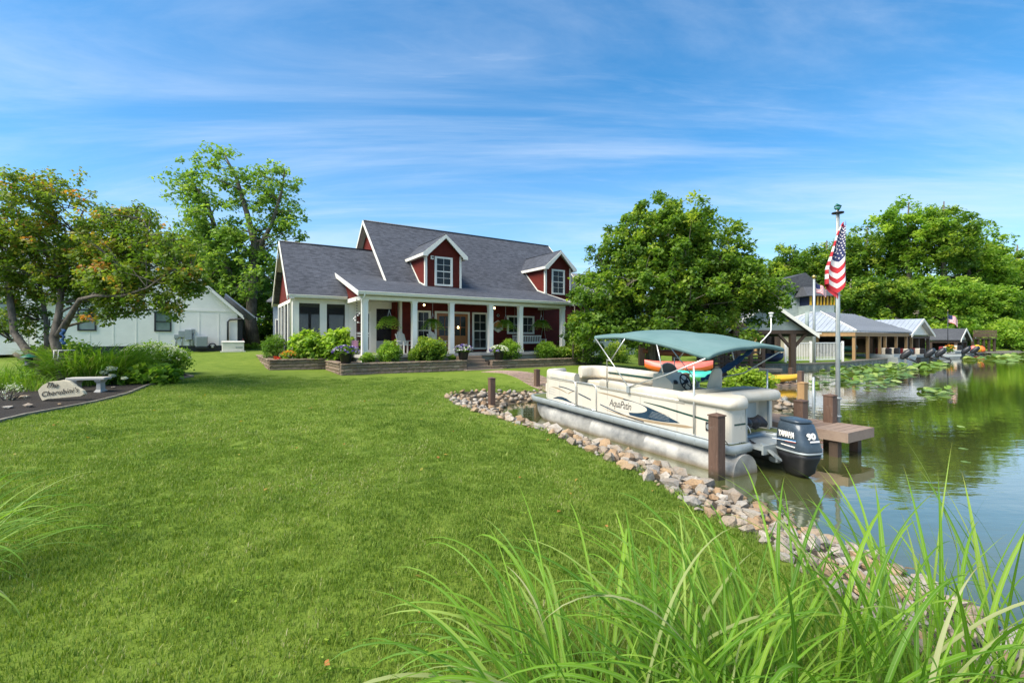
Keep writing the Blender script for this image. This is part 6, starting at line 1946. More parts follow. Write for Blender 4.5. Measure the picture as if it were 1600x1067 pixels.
# bed stones
for k, (xp, yp, s, lb) in enumerate(((44, 634, 0.30, 'flat reddish stone lying in the mulch left of the name stone'), (178, 608, 0.16, 'small tan stone at the bed edge right of the bench'), (93, 631, 0.15, 'small orange-brown stone under the name stone'), (38, 622, 0.30, 'pale rock in the mulch below the left tall grass'), (12, 636, 0.26, 'grey rock at the far left of the mulch bed'))):
    x, y = px(xp, yp, 0.62); o = bpy.data.objects.new('stone', rock_meshes[k + 2]); COL.objects.link(o)
    o.location = (x, y, gz(x, y) + 0.06); o.scale = (s, s * 0.7, s * 0.6); o.rotation_euler = (0, 0, k * 1.3); tag(o, lb, 'stone', 'loose stones in the mulch bed')

# the multi-stemmed tree whose leaves are turning
TX, TY = px(96, 604, 0.66)
TX, TY = TX, TY
tz = gz(TX, TY)
def ti(xp, yp, Y):   # point at picture place and depth
    return ((xp - 800) / FPX * Y, Y, CAMZ + (528 - yp) / FPX * Y)
Y0 = TY
trunksL = [
    ([ti(100, 608, Y0), ti(93, 560, Y0), ti(84, 528, Y0), ti(92, 490, Y0 + 0.2), ti(97, 440, Y0 + 0.5), ti(108, 380, Y0 + 0.7), ti(130, 330, Y0 + 0.9)], [0.146, 0.122, 0.115, 0.091, 0.073, 0.049, 0.024]),
    ([ti(92, 525, Y0), ti(112, 490, Y0 - 0.1), ti(125, 468, Y0 - 0.3), ti(150, 462, Y0 - 0.5), ti(190, 463, Y0 - 0.8), ti(230, 450, Y0 - 1.0), ti(265, 425, Y0 - 1.0)], [0.103, 0.079, 0.061, 0.046, 0.034, 0.024, 0.012]),
    ([ti(80, 606, Y0 + 0.1), ti(60, 570, Y0 + 0.1), ti(40, 545, Y0 + 0.1), ti(22, 520, Y0 + 0.3), ti(16, 470, Y0 + 0.5), ti(10, 410, Y0 + 0.8), ti(30, 350, Y0 + 1)], [0.110, 0.098, 0.103, 0.091, 0.085, 0.061, 0.030]),
    ([ti(78, 606, Y0 + 0.3), ti(62, 585, Y0 + 0.2), ti(42, 565, Y0 + 0.0), ti(22, 552, Y0 - 0.1)], [0.067, 0.061, 0.058, 0.054]),
    ([ti(84, 604, Y0 + 0.6), ti(74, 560, Y0 + 0.7), ti(72, 500, Y0 + 1.0), ti(60, 430, Y0 + 1.6), ti(60, 370, Y0 + 1.9)], [0.085, 0.073, 0.061, 0.049, 0.024]),
]
def cr(xp, yp, Y, rxp, ryp, ry=1.6): return ti(xp, yp, Y) + (rxp / FPX * Y, ry, ryp / FPX * Y)
tree('turning_tree', 'leaning many-stemmed tree with orange-tinged leaves over the mulch bed', (TX, TY, tz),
     [cr(85, 335, Y0 + 0.4, 100, 76, 1.9), cr(190, 365, Y0 + 0.2, 85, 62, 1.7), cr(255, 400, Y0 - 0.3, 62, 62, 1.3), cr(10, 390, Y0 + 0.5, 60, 80, 1.5), cr(70, 430, Y0 + 0.9, 80, 50, 1.4), cr(290, 445, Y0 - 0.6, 40, 34, 0.8), cr(200, 438, Y0 - 0.4, 60, 26, 0.9), cr(15, 500, Y0 + 0.8, 45, 40, 1.0), cr(60, 505, Y0 + 1.2, 45, 40, 0.8), cr(150, 400, Y0 + 0.2, 120, 50, 1.5), cr(120, 450, Y0 + 0.6, 90, 36, 1.0), cr(245, 470, Y0 - 0.5, 50, 26, 0.7), cr(150, 480, Y0 + 0.9, 60, 30, 0.7), cr(290, 425, Y0 - 0.5, 34, 50, 0.8), cr(250, 490, Y0 - 0.6, 34, 20, 0.6), cr(190, 470, Y0 + 0.4, 60, 34, 0.8), cr(225, 460, Y0 - 0.6, 70, 34, 0.8), cr(170, 490, Y0 - 0.2, 60, 22, 0.6), cr(150, 430, Y0 - 0.8, 90, 40, 0.8), cr(30, 455, Y0 + 0.9, 50, 36, 1.0)],
     trunksL, 'leaf_autumn', 'bark', n_clusters=1250, n_per=36, spread=0.25, size=0.075, limbs=50, seed=4, gap=0.30, tint_mu=0.42, tint_sd=0.20, limb_r=0.045)
# things hung on or near the trunk
p = ti(45, 565, Y0 - 0.35)
fd = thing('bird_feeder', 'dark bird feeder with a green pointed roof hanging by the cut trunk', 'bird feeder', p)
b = MB(); b.lathe((p[0], p[1], p[2] + 0.12), [(0.19, 0), (0.17, 0.02), (0.03, 0.10), (0.0, 0.11)], 10); b.build('roof', M['green_p'], fd)
b = MB(); b.lathe((p[0], p[1], p[2] - 0.12), [(0.10, 0), (0.13, 0.01), (0.13, 0.03), (0.085, 0.035), (0.085, 0.23)], 12); b.build('body', M['navy'], fd)
b = MB(); b.tube([(p[0], p[1], p[2] + 0.2), (p[0], p[1], p[2] + 0.7)], 0.006, 5); b.build('hanger', M['black'], fd)
p = ti(98, 533, Y0 - 0.28)
b = MB(); rings = [[(p[0] + 0.05 * math.sin(k * 1.7) + (0.05 + 0.02 * math.sin(k)) * math.cos(a), p[1] + 0.03 * math.sin(a), p[2] + 0.35 - 0.05 * k) for a in [2 * PI * j / 8 for j in range(8)]] for k in range(10)]
b.loft(rings); tag(b.build('blue_rag', M['blue_cloth'], loc=p), 'crumpled blue cloth tied in the fork of the leaning tree', 'cloth')
p = ti(86, 552, Y0 - 0.27)
rp = thing('trunk_rope', 'pale rope tied round the tree trunk with two hanging ends', 'rope', p)
b = MB(); b.tube([(p[0] + 0.23 * math.cos(a), Y0 + 0.0 + 0.23 * math.sin(a), p[2] + 0.08) for a in [2 * PI * k / 16 for k in range(17)]], 0.012, 5); b.build('loop', M['white_flag'], rp)
for dx in (-0.03, 0.10):
    b = MB(); b.tube([(p[0] + dx, p[1], p[2] + 0.08), (p[0] + dx + 0.01, p[1] - 0.02, p[2] - 0.1), (p[0] + dx - 0.01, p[1] - 0.02, p[2] - 0.18)], 0.012, 5); b.build('end', M['white_flag'], rp)
# shrubs and grasses of the bed
def at_(xp, yp, z): 
    x, y = px(xp, yp, z); return x, y, gz(x, y)
x, y, z = at_(150, 598, 0.68); tall_grass('tall_grass', 'wide tall clump of green grass behind the concrete bench', x, y, z, 1700, 0, 1.1, 1.75, 0.018, 3, spread=1.0, arch=(60, 140), tilt=(0.0, 0.45))
x, y, z = at_(12, 606, 0.66); tall_grass('tall_grass', 'yellow-green grass clump at the far left edge of the bed', x, y, z, 800, 0, 0.6, 1.15, 0.016, 5, spread=0.8, arch=(60, 140), tilt=(0.0, 0.5))
x, y, z = at_(50, 611, 0.64); tall_grass('tall_grass', 'thin grass clump between the leaning stems and the name stone', x, y, z, 300, 0, 0.3, 0.75, 0.012, 6, spread=0.4, arch=(60, 140), tilt=(0.0, 0.5))
x, y, z = at_(222, 588, 0.70); bush('flowering_shrub', 'rounded dark green shrub dusted with small white flowers, right end of the bed', x, y + 0.5, z, 1.15, 0.8, 1.08, 'leaf_bright', 0.06, 460, 30, 11, flowers='petal_white', fl_n=330, fl_size=0.085, tint=0.35)
x, y, z = at_(225, 598, 0.70); bush('hosta', 'spreading hosta with broad bright leaves in front of the flowering shrub', x, y + 0.15, z, 0.95, 0.5, 0.5, 'leaf_bright', 0.15, 150, 9, 12, cat='plant', elong=1.8)
x, y, z = at_(171, 600, 0.68); hy = bush('hydrangea', 'small green hydrangea with white flower heads beside the bench', x, y + 0.2, z, 0.45, 0.4, 0.62, 'leaf_mid', 0.08, 120, 12, 13)
for (xp, yp, s) in ((174, 576, 0.13), (163, 582, 0.11), (175.5, 587, 0.09), (194, 591, 0.08)):
    yy = y - 0.42; q = ((xp - 800) / FPX * yy, yy, CAMZ + (528 - yp) / FPX * yy)
    V, F, T = leaf_cloud(np.array([q]), 160, s, 0.045, np.random.default_rng(int(xp)), flat=0.6, tint_c=np.array([0.6]), elong=1.0)
    np_mesh('flower_head', V, F, M['petal_white'], T, hy)
x, y, z = at_(60, 590, 0.66); bush('low_shrub', 'dark leafy shrub behind the bird feeder', x, y + 1.0, z, 1.0, 0.8, 1.1, 'leaf_mid', 0.07, 160, 22, 14)
x, y, z = at_(10, 610, 0.66); bush('low_shrub', 'light green leafy shrub at the left picture edge', x - 0.4, y + 2.0, z, 1.1, 0.9, 1.3, 'leaf_bright', 0.08, 160, 22, 15)

# ------------------------------------------------------------------ house planting
def hb(xp, v, z):
    u = hu(xp, v); w = H(u, v, z); return float(w[0]), float(w[1]), z
def hbush(name, label, xp, v, z, wpx, hpx, leaf, **kw):
    x, y, z = hb(xp, v, z); s = y / FPX
    return bush(name, label, x, y, z, wpx / 2 * s, min(0.55, wpx / 2 * s), hpx * s, leaf, **kw)
hbush('boxwood', 'clipped dark green round shrub at the left corner of the sunroom', 430, 3.6, 1.09, 38, 36, 'leaf_dark', size=0.04, n=260, per=26, seed=21)
hbush('flower_patch', 'low patch of yellow and orange flowers at the sunroom corner', 451, 2.15, 1.09, 22, 14, 'leaf_lime', size=0.05, n=60, per=16, seed=22, cat='flowers', flowers='petal_warm', fl_n=46, fl_size=0.06)
hbush('red_plant', 'small red-leaved plant on the block wall below the sunroom', 433, 2.0, 1.09, 9, 7, 'petal_warm', size=0.05, n=20, per=14, seed=23, cat='plant', tint=1.0)
hbush('hydrangea', 'large lime green hydrangea in front of the sunroom screens', 484, 2.4, 1.09, 56, 42, 'leaf_bright', size=0.13, n=230, per=12, seed=24, tint=0.6)
hbush('hydrangea', 'lime green hydrangea between sunroom and porch corner column', 529, 1.6, 1.06, 52, 44, 'leaf_bright', size=0.13, n=230, per=12, seed=25, tint=0.68)
hbush('round_shrub', 'small clipped bright shrub at the foot of the left corner column', 574, -0.75, 1.04, 22, 15, 'leaf_bright', size=0.035, n=110, per=24, seed=26, tint=0.45)
hbush('round_shrub', 'round bright green shrub before the first porch bay', 609, -0.7, 1.04, 38, 30, 'leaf_bright', size=0.05, n=220, per=22, seed=27, tint=0.45)
hbush('round_shrub', 'small yellowish shrub left of the biggest porch shrub', 648, -0.7, 1.04, 20, 20, 'leaf_lime', size=0.05, n=70, per=18, seed=28, tint=0.3)
hbush('round_shrub', 'biggest dark green porch shrub, before the white chair', 671, -0.75, 1.04, 50, 34, 'leaf_mid', size=0.07, n=280, per=20, seed=29, tint=0.62)
hbush('round_shrub', 'green shrub right of the steps, behind the white and purple pot', 795, -0.6, 0.99, 34, 29, 'leaf_bright', size=0.055, n=220, per=20, seed=30, tint=0.42)
hbush('round_shrub', 'green shrub below the hanging swing', 853, -0.6, 0.99, 31, 25, 'leaf_bright', size=0.055, n=200, per=20, seed=31, tint=0.38)
hbush('low_shrub', 'low spreading shrub at the right end of the block wall', 884, -0.7, 0.98, 42, 17, 'leaf_mid', size=0.06, n=160, per=20, seed=32, tint=0.55)
hbush('low_shrub', 'dark shrub against the porch end column', 893, 0.6, 0.98, 44, 42, 'leaf_mid', size=0.07, n=200, per=20, seed=33, tint=0.45)
hbush('red_plant', 'tuft of small leaves on the soil left of the steps', 706, -0.8, 1.04, 14, 8, 'leaf_bright', size=0.04, n=40, per=14, seed=34, cat='plant')
# flower pots on the walls
def flower_pot(xp, v, z, label, seed, sc_, mix):
    x, y, z = hb(xp, v, z)
    t = thing('flower_pot', label, 'flower pot', (x, y, z), 'black flower pots by the steps')
    b = MB(); b.lathe((x, y, z), [(0.17, 0), (0.19, 0.01), (0.26, 0.36), (0.285, 0.37), (0.285, 0.42), (0.25, 0.42), (0.24, 0.38)], 18); b.build('pot', M['pot'], t)
    r = np.random.default_rng(seed); n = 150
    d = r.normal(size=(n, 3)); d[:, 2] = np.abs(d[:, 2]); d /= np.linalg.norm(d, axis=1)[:, None]
    c = np.array([x, y, z + 0.40]) + d * [0.36 * sc_, 0.36 * sc_, 0.27] * r.uniform(0.6, 1, (n, 1))
    V, F, T = leaf_cloud(c, 10, 0.06, 0.05, r, tint_c=r.uniform(0.2, 0.7, n)); np_mesh('foliage', V, F, M['leaf_mid'], T, t)
    n = 120; d = r.normal(size=(n, 3)); d[:, 2] = np.abs(d[:, 2]) + 0.05; d /= np.linalg.norm(d, axis=1)[:, None]
    c = np.array([x, y, z + 0.42]) + d * [0.42 * sc_, 0.42 * sc_, 0.30]
    for nm, sel in mix(c, x, y, r).items():
        if sel.sum() < 2: continue
        V, F, T = leaf_cloud(c[sel], 8, 0.04, 0.055, r, flat=0.7, tint_c=r.random(sel.sum()), elong=1.0); np_mesh('blossoms', V, F, M[nm], T, t)
    return t
flower_pot(540.5, -1.22, 1.075, 'black pot of purple petunias on the corner of the block wall', 51, 1.25, lambda c, x, y, r: {'petal_purple': r.random(len(c)) < 0.82, 'petal_white': r.random(len(c)) < 0.14})
flower_pot(724, -1.22, 1.075, 'black pot of white and violet petunias left of the porch steps', 52, 1.1, lambda c, x, y, r: {'petal_purple': r.random(len(c)) < 0.55, 'petal_white': r.random(len(c)) < 0.45})
flower_pot(779.5, -1.22, 1.02, 'black pot with white blooms above purple right of the porch steps', 53, 1.1, lambda c, x, y, r: {'petal_purple': (c[:, 2] < c[:, 2].mean()) & (c[:, 0] < x + 0.1), 'petal_white': (c[:, 2] >= c[:, 2].mean()) | (c[:, 0] >= x + 0.1)})
# hanging ferns
def fern(xp, yp, v, label, seed, dark=False, s=1.0):
    x, y, _ = hb(xp, v, 3); zc = CAMZ + (528 - yp) / FPX * y
    t = thing('hanging_fern', label, 'hanging plant', (x, y, zc - 0.1), 'ferns hanging along the porch beam')
    r = np.random.default_rng(seed)
    b = MB(); b.lathe((x, y, zc - 0.10), [(0.08, 0), (0.13, 0.12), (0.14, 0.14)], 12); b.build('basket', M['wood_dark'], t)
    b = MB()
    for a in (0, 2.1, 4.2): b.tube([(x + 0.13 * math.cos(a), y + 0.13 * math.sin(a), zc + 0.04), (x, y, zc + 0.40), (x, y, 3.93)], 0.006, 4, False)
    b.build('hanger', M['chrome'], t)
    V, F, T = [], [], []; nv = 0
    for k in range(95):
        a = r.uniform(0, 2 * PI); L = r.uniform(0.38, 0.72) * s; up_ = r.uniform(0.1, 1.0)
        for i in range(9):
            tt = (i + 1) / 9; cx_ = L * tt * math.cos(up_ * 0.5); cz_ = 0.42 * L * up_ * tt * 2.2 * (1 - tt * 0.9) - 0.42 * L * tt * tt * 1.8
            P = np.array([x + cx_ * math.cos(a), y + cx_ * math.sin(a), zc + 0.05 + cz_])
            sd_ = np.array([-math.sin(a), math.cos(a), 0]); w = 0.095 * (1 - 0.75 * tt) + 0.015; f_w = np.array([math.cos(a), math.sin(a), -0.4 * tt]) * 0.042
            for sg in (-1, 1):
                V += [P - f_w * 0.5, P + f_w * 0.5, P + sd_ * w * sg + f_w * 0.9 - [0, 0, 0.012], P + sd_ * w * sg - [0, 0, 0.012]]; F.append([nv, nv + 1, nv + 2, nv + 3]); nv += 4
                tn = np.clip(0.4 + 0.3 * up_ + r.normal(0, 0.15), 0, 1); T += [tn] * 4
    np_mesh('fronds', np.array(V), np.array(F), M['leaf_bright' if not dark else 'leaf_mid'], np.array(T), t)
fern(608, 498, 0.45, 'fern hanging before the screened door wall', 61)
fern(676, 502, 0.45, 'fern hanging between the second and third columns', 62, s=0.95)
fern(790, 503, 0.45, 'fern hanging beside the wooden house sign', 63)
fern(845.5, 503, 0.45, 'fern hanging above the right end of the porch swing', 64)
# porch seats
def adirondack(xp, v, label, rot):
    x, y, _ = hb(xp, v, 0); z = DECKZ
    t = thing('porch_chair', label, 'chair', (x, y, z), 'white porch armchairs')
    F_ = Frame(x, y, HANG + rot, z)
    for k in range(5):
        a = (k - 2) * 0.105; b = MB(F_); top = 1.12 - 0.05 * abs(k - 2) ** 1.5
        b.prism([(a - 0.047, 0.22, 0.42), (a + 0.047, 0.22, 0.42), (a * 1.12 + 0.05, 0.46, top - 0.03), (a * 1.12, 0.465, top), (a * 1.12 - 0.05, 0.46, top - 0.03)], (0, 0.02, 0.0)); b.build('back_slat', M['white'], t)
    for k in range(5):
        b = MB(F_); b.box((-0.27, -0.28 + k * 0.105, 0.40), (0.27, -0.19 + k * 0.105, 0.42)); b.build('seat_slat', M['white'], t)
    for s in (-1, 1):
        b = MB(F_); b.cbox((s * 0.27 - 0.0, -0.36, 0.60), (s * 0.40, 0.30, 0.625), 0.006); b.build('armrest', M['white'], t)
        b = MB(F_); b.box((s * 0.31, -0.30, 0.002), (s * 0.34, -0.20, 0.598)); b.build('front_leg', M['white'], t)
        b = MB(F_); b.box((s * 0.31, 0.20, 0.002), (s * 0.34, 0.30, 0.598)); b.build('rear_leg', M['white'], t)
    b = MB(F_); b.box((-0.308, 0.24, 0.5), (0.308, 0.262, 0.56)); b.build('back_rail', M['white'], t)
adirondack(634, 1.35, 'white slatted armchair between the first and second columns', 0.35)
adirondack(683, 1.35, 'white slatted armchair with a rounded back left of the oak doors', 0.30)
# hanging swing
us0, us1 = hu(804, 1.15), hu(849.5, 1.15)
swc = ((us0 + us1) / 2, 1.15)
sw = thing('porch_swing', 'white slatted bench swing hanging at the right end of the porch', 'swing', tuple(H(swc[0], swc[1], 1.8)))
b = MB(HF); b.cbox((us0, 0.9, 1.78), (us1, 1.35, 1.82), 0.006); b.build('seat', M['white'], sw)
b = MB(HF); b.box((us0, 1.36, 2.19), (us1, 1.40, 2.25)); b.box((us0, 1.34, 1.83), (us1, 1.38, 1.88)); b.build('back_rail', M['white'], sw)
ns_ = 17
for k in range(ns_):
    u = us0 + 0.05 + (us1 - us0 - 0.1) * k / (ns_ - 1); b = MB(HF); b.prism([(u - 0.022, 1.345, 1.87), (u + 0.022, 1.345, 1.87), (u + 0.022, 1.375, 2.2), (u - 0.022, 1.375, 2.2)], (0, 0.014, 0)); b.build('slat', M['white'], sw)
for u in (us0 + 0.02, us1 - 0.02):
    b = MB(HF); b.cbox((u - 0.025, 0.88, 2.0), (u + 0.025, 1.4, 2.03), 0.004); b.box((u - 0.02, 0.9, 1.82), (u + 0.02, 0.94, 2.0)); b.build('arm', M['white'], sw)
    b = MB(HF); b.tube([(u, 0.92, 2.03), (u, 1.15, 3.0), (u, 1.15, 3.94)], 0.01, 5); b.tube([(u, 1.36, 2.2), (u, 1.15, 3.0)], 0.01, 5); b.build('chain', M['grey'], sw)
# hexagonal house sign and small thermometer above
uh = hu(779, 2.1)
hx = thing('house_sign', 'six-sided wooden sign, orange above and white below, beside the fern', 'sign', tuple(H(uh, 2.1, 2.35)))
zt, zb_, hw_ = 3.13, 2.40, 0.33
b = MB(HF); hexp = [(0, zt), (hw_, zt - 0.19), (hw_, zb_ + 0.19), (0, zb_), (-hw_, zb_ + 0.19), (-hw_, zt - 0.19)]
b.prism([(uh + x, 2.19, z) for x, z in hexp], (0, -0.03, 0)); b.build('board', M['wood_tan'], hx)
b = MB(HF)
for i in range(6):
    a, c = hexp[i], hexp[(i + 1) % 6]; b.bar((uh + a[0] * 0.93, 2.15, (a[1] - 2.76) * 0.93 + 2.76), (uh + c[0] * 0.93, 2.15, (c[1] - 2.76) * 0.93 + 2.76), 0.035, 0.02, (0, 1, 0))
b.build('border', M['trim'], hx)
b = MB(HF); b.prism([(uh + x * 0.80, 2.158, z) for x, z in ((0, 3.04), (hw_, 2.92), (hw_, 2.78), (-hw_, 2.78), (-hw_, 2.92))], (0, -0.01, 0)); b.build('panel', simple('orange_wood', (0.62, 0.25, 0.07), 0.6), hx)
b = MB(HF); b.prism([(uh + x * 0.80, 2.158, z) for x, z in ((-hw_, 2.70), (hw_, 2.70), (hw_, 2.60), (0, 2.45), (-hw_, 2.60))], (0, -0.006, 0)); b.build('panel', M['trim'], hx)
b = MB(HF); b.box((uh - 0.2, 2.150, 2.63), (uh + 0.2, 2.145, 2.67)); b.build('lettering', M['letter'], hx)
ut = hu(778, 2.19)
cf = thing('door_camera', 'small round white-rimmed fitting on the wall above the six-sided sign', 'fitting', tuple(H(ut, 2.2, 3.33)))
b = MB(HF); b.tube([(ut, 2.195, 3.40), (ut, 2.15, 3.40)], 0.085, 12); b.build('rim', M['grey'], cf)
b = MB(HF); b.tube([(ut, 2.149, 3.40), (ut, 2.14, 3.40)], 0.05, 12); b.build('face', M['black'], cf)
# wind chime / flower stand at the porch corner and its pink garden flag
uc_ = hu(557.5, 0.6)
wc_ = thing('wind_chime', 'string of dark beads and pale shells hanging at the left porch corner', 'wind chime', tuple(H(uc_, 0.6, 2.0)))
b = MB(HF)
for k in range(15):
    z = 3.80 - k * 0.125; b.lathe((uc_, 0.6, z), [(0.01, -0.03), (0.03, 0), (0.01, 0.03)], 6)
b.tube([(uc_, 0.6, 3.95), (uc_, 0.6, 2.0)], 0.004, 4); b.build('beads', M['black'], wc_, kind='stuff')
b = MB(HF)
for k in range(6):
    a = k; b.lathe((uc_ + 0.12 * math.cos(a), 0.6 + 0.05 * math.sin(a), 3.15 - 0.08 * k), [(0.01, 0), (0.05, 0.04), (0.01, 0.09)], 6)
b.build('shells', M['white_flag'], wc_, kind='stuff')
ug = hu(559, -0.9)
gf = thing('garden_flag', 'pink garden flag on a thin black stand behind the leftmost flower pot', 'flag', tuple(H(ug, -0.6, 1.04)))
b = MB(HF); b.tube([(ug - 0.22, -0.6, 1.04), (ug - 0.22, -0.6, 2.05), (ug + 0.12, -0.6, 2.05)], 0.008, 5); b.build('stand', M['black'], gf)
b = MB(HF); b.loft([[(ug - 0.18 + 0.07 * i, -0.6 + 0.02 * math.sin(i * 1.5), z) for i in range(5)] for z in (2.0, 1.8, 1.62)], caps=False, closed=False); b.build('cloth', simple('pink_cloth', (0.6, 0.25, 0.32), 0.8), gf)

# fallen leaves and weeds on the lawn
r = np.random.default_rng(77); n = 170
X = r.uniform(-9, 3, n); Y = r.uniform(1.9, 12, n); z_, sd_, w_, f_ = ground(X, Y, True); ok = (sd_ > w_ + 0.1) & ~in_poly(X, Y, BED)
C = np.stack([X, Y, z_ + 0.035], 1)[ok]
V, F, T = leaf_cloud(C, 1, 0.01, 0.034, r, up=2.0, tint_c=r.uniform(0.5, 1.0, len(C)), elong=1.4)
tag(np_mesh('fallen_leaves', V, F, M['leaf_autumn'], T, loc=(0, 5, 0.5)), 'small pale fallen leaves scattered on the near lawn', 'leaves', kind='stuff')
r = np.random.default_rng(78)
cc = []
for k in range(46):
    cx_, cy_ = r.uniform(-6, 2.2), r.uniform(2.0, 8.5)
    m_ = r.integers(6, 30); q = r.normal(0, 0.16, (m_, 2)) + [cx_, cy_]; cc.append(q)
cc = np.concatenate(cc); z_, sd_, w_, f_ = ground(cc[:, 0], cc[:, 1], True); ok = sd_ > w_ + 0.15
C = np.column_stack([cc, z_ + 0.030])[ok]
V, F, T = leaf_cloud(C, 4, 0.018, 0.014, r, up=3.0, tint_c=r.uniform(0.2, 0.8, len(C)), elong=1.0, flat=0.2)
tag(np_mesh('clover', V, F, M['leaf_bright'], T, loc=(0, 4, 0.5)), 'small clover leaves growing in patches among the near grass', 'clover', kind='stuff')

x, y, z = at_(14, 625, 0.62); bush('silver_plant', 'low pale grey-green wispy plant by the rocks at the far left of the bed', x, y, z, 0.5, 0.35, 0.42, 'petal_white', 0.025, 26, 8, 19, cat='plant', tint=0.0)
def P3(xp, yp, Y): return ((xp - 800) / FPX * Y, Y, CAMZ + (528 - yp) / FPX * Y)
# ------------------------------------------------------------------ white neighbouring house on the left
WFr = Frame(-17.5, 29.0, HANG)             # x along the gable wall to the right, y away; the right corner is the origin
wh = thing('white_house', 'white board-clad house with a steep gable, black windows and black base', 'house', tuple(WFr.w((-6, 3, 1.2))))
WG, WE, WP, WHW = 1.28, 3.75, 8.15, 4.55
b = MB(WFr); b.prism([(0, 0, WG + 0.35), (0, 0, WE), (-WHW, 0, WP), (-2 * WHW, 0, WE), (-2 * WHW, 0, WG + 0.35)][::-1], (0, 0.15, 0)); b.build('gable_wall', M['white'], wh)
b = MB(WFr); b.box((-0.15, 0.16, WG + 0.35), (0, 12, WE - 0.02)); b.box((-9.1, 0.16, WG + 0.35), (-8.95, 12, WE - 0.02)); b.box((-8.95, 11.9, WG + 0.35), (-0.15, 12, WE)); b.build('side_wall', M['white'], wh, kind='stuff')
b = MB(WFr); b.box((-9.08, 0.02, WG - 0.6), (-0.02, 11.95, WG + 0.349)); b.build('foundation', M['black'], wh)
for s_, x0 in ((1, 0.35), (-1, -2 * WHW - 0.35)):
    sl_ = (WP - WE) / WHW
    z0 = WE - sl_ * 0.35
    slab('roof', [(x0, -0.35, z0 + 0.1), (x0, 12.3, z0 + 0.1), (-WHW, 12.3, WP + 0.1), (-WHW, -0.35, WP + 0.1)], M['metal_roof'], wh, 0.1, WFr)
    b = MB(WFr); b.prism([(x0, -0.36, z0 + 0.09), (-WHW, -0.36, WP + 0.09), (-WHW, -0.36, WP - 0.16), (x0, -0.36, z0 - 0.16)], (0, -0.04, 0)); b.build('rake_board', M['white'], wh)
    b = MB(WFr); b.prism([(x0, -0.41, z0 + 0.12), (-WHW, -0.41, WP + 0.12), (-WHW, -0.41, WP + 0.07), (x0, -0.41, z0 + 0.07)], (0, -0.02, 0)); b.build('drip_edge', M['black'], wh)
    for k in range(14):
        y = -0.1 + k * 0.85; b = MB(WFr); b.bar((x0, y, z0 + 0.115), (-WHW, y, WP + 0.115), 0.03, 0.04); b.build('roof_seam', M['metal_roof'], wh)
b = MB(WFr); b.box((-9.0, -0.03, WE - 0.02), (-0.02, -0.001, WE + 0.10)); b.build('band_board', M['white'], wh)
for k in range(1, 9):
    b = MB(WFr); x = -k * 1.0; b.box((x - 0.02, -0.018, WG + 0.36), (x + 0.02, -0.001, WE - 0.03)); b.build('batten', M['white'], wh)
def wx(xp, y=0.0):
    k = (xp - 800) / FPX; o = WFr.o + WFr.y * y
    return (k * o[1] - o[0]) / (WFr.x[0] - k * WFr.x[1])
def wwin(xa, xb, ya, yb, label=None):
    u0, u1 = wx(xa), wx(xb); Y = (WFr.w((u0, 0, 0))[1] + WFr.w((u1, 0, 0))[1]) / 2
    z1, z0 = CAMZ + (528 - ya) / FPX * Y, CAMZ + (528 - yb) / FPX * Y
    b = MB(WFr)
    for q in (((u0, -0.06, z0), (u0 + 0.08, 0, z1)), ((u1 - 0.08, -0.06, z0), (u1, 0, z1)), ((u0 + 0.08, -0.06, z0), (u1 - 0.08, 0, z0 + 0.08)), ((u0 + 0.08, -0.06, z1 - 0.08), (u1 - 0.08, 0, z1)), ((u0 + 0.08, -0.05, (z0 + z1) / 2 - 0.03), (u1 - 0.08, 0, (z0 + z1) / 2 + 0.03))): b.box(*q)
    w = b.build('window', M['black'], wh); g = MB(WFr); g.box((u0 + 0.08, -0.02, z0 + 0.08), (u1 - 0.08, -0.003, z1 - 0.08)); g.build('pane', M['glass_green'], w)
wwin(121, 151, 483, 517); wwin(241, 268, 487, 518)
# right side gutter, black downspout, entry post
b = MB(WFr); b.box((0.30, -0.45, WE - 0.33), (0.45, 12, WE - 0.20)); b.build('gutter', M['black'], wh)
b = MB(WFr); b.tube([(0.38, -0.3, WE - 0.3), (0.38, -0.35, WE - 0.42), (-0.40, -0.09, WE - 0.50), (-0.52, -0.09, WE - 0.62), (-0.52, -0.09, 1.95)], 0.055, 8); b.build('downspout', M['black'], wh)
b = MB(WFr); b.box((0.06, 0.5, WG - 0.3), (0.30, 0.74, WE - 0.3)); b.build('porch_post', M['black'], wh)
# metal porch roof sticking out on the right
slab('porch_roof', [(1.1, 1.2, WE - 0.25), (1.1, 7, WE - 0.25), (-0.6, 7, WE + 1.25), (-0.6, 1.2, WE + 1.25)], M['metal_roof'], wh, 0.08, WFr)
# left rear wing of the same house, seen through the leaves
b = MB(WFr); b.box((-16.5, 1.5, 1.2), (-9.11, 10, 6.1)); b.build('wing_wall', M['white'], wh)
slab('wing_roof', [(-17.0, 1.0, 6.1), (-9.0, 1.0, 6.1), (-9.0, 5.7, 8.2), (-17.0, 5.7, 8.2)], M['metal_roof'], wh, 0.1, WFr)
for xa in (-15.6, -13.6, -11.4):
    b = MB(WFr); b.box((xa, 1.44, 2.3), (xa + 1.1, 1.497, 4.0)); w = b.build('window', M['black'], wh); g = MB(WFr); g.box((xa + 0.1, 1.42, 2.4), (xa + 1.0, 1.438, 3.9)); g.build('pane', M['glass_green'], w)
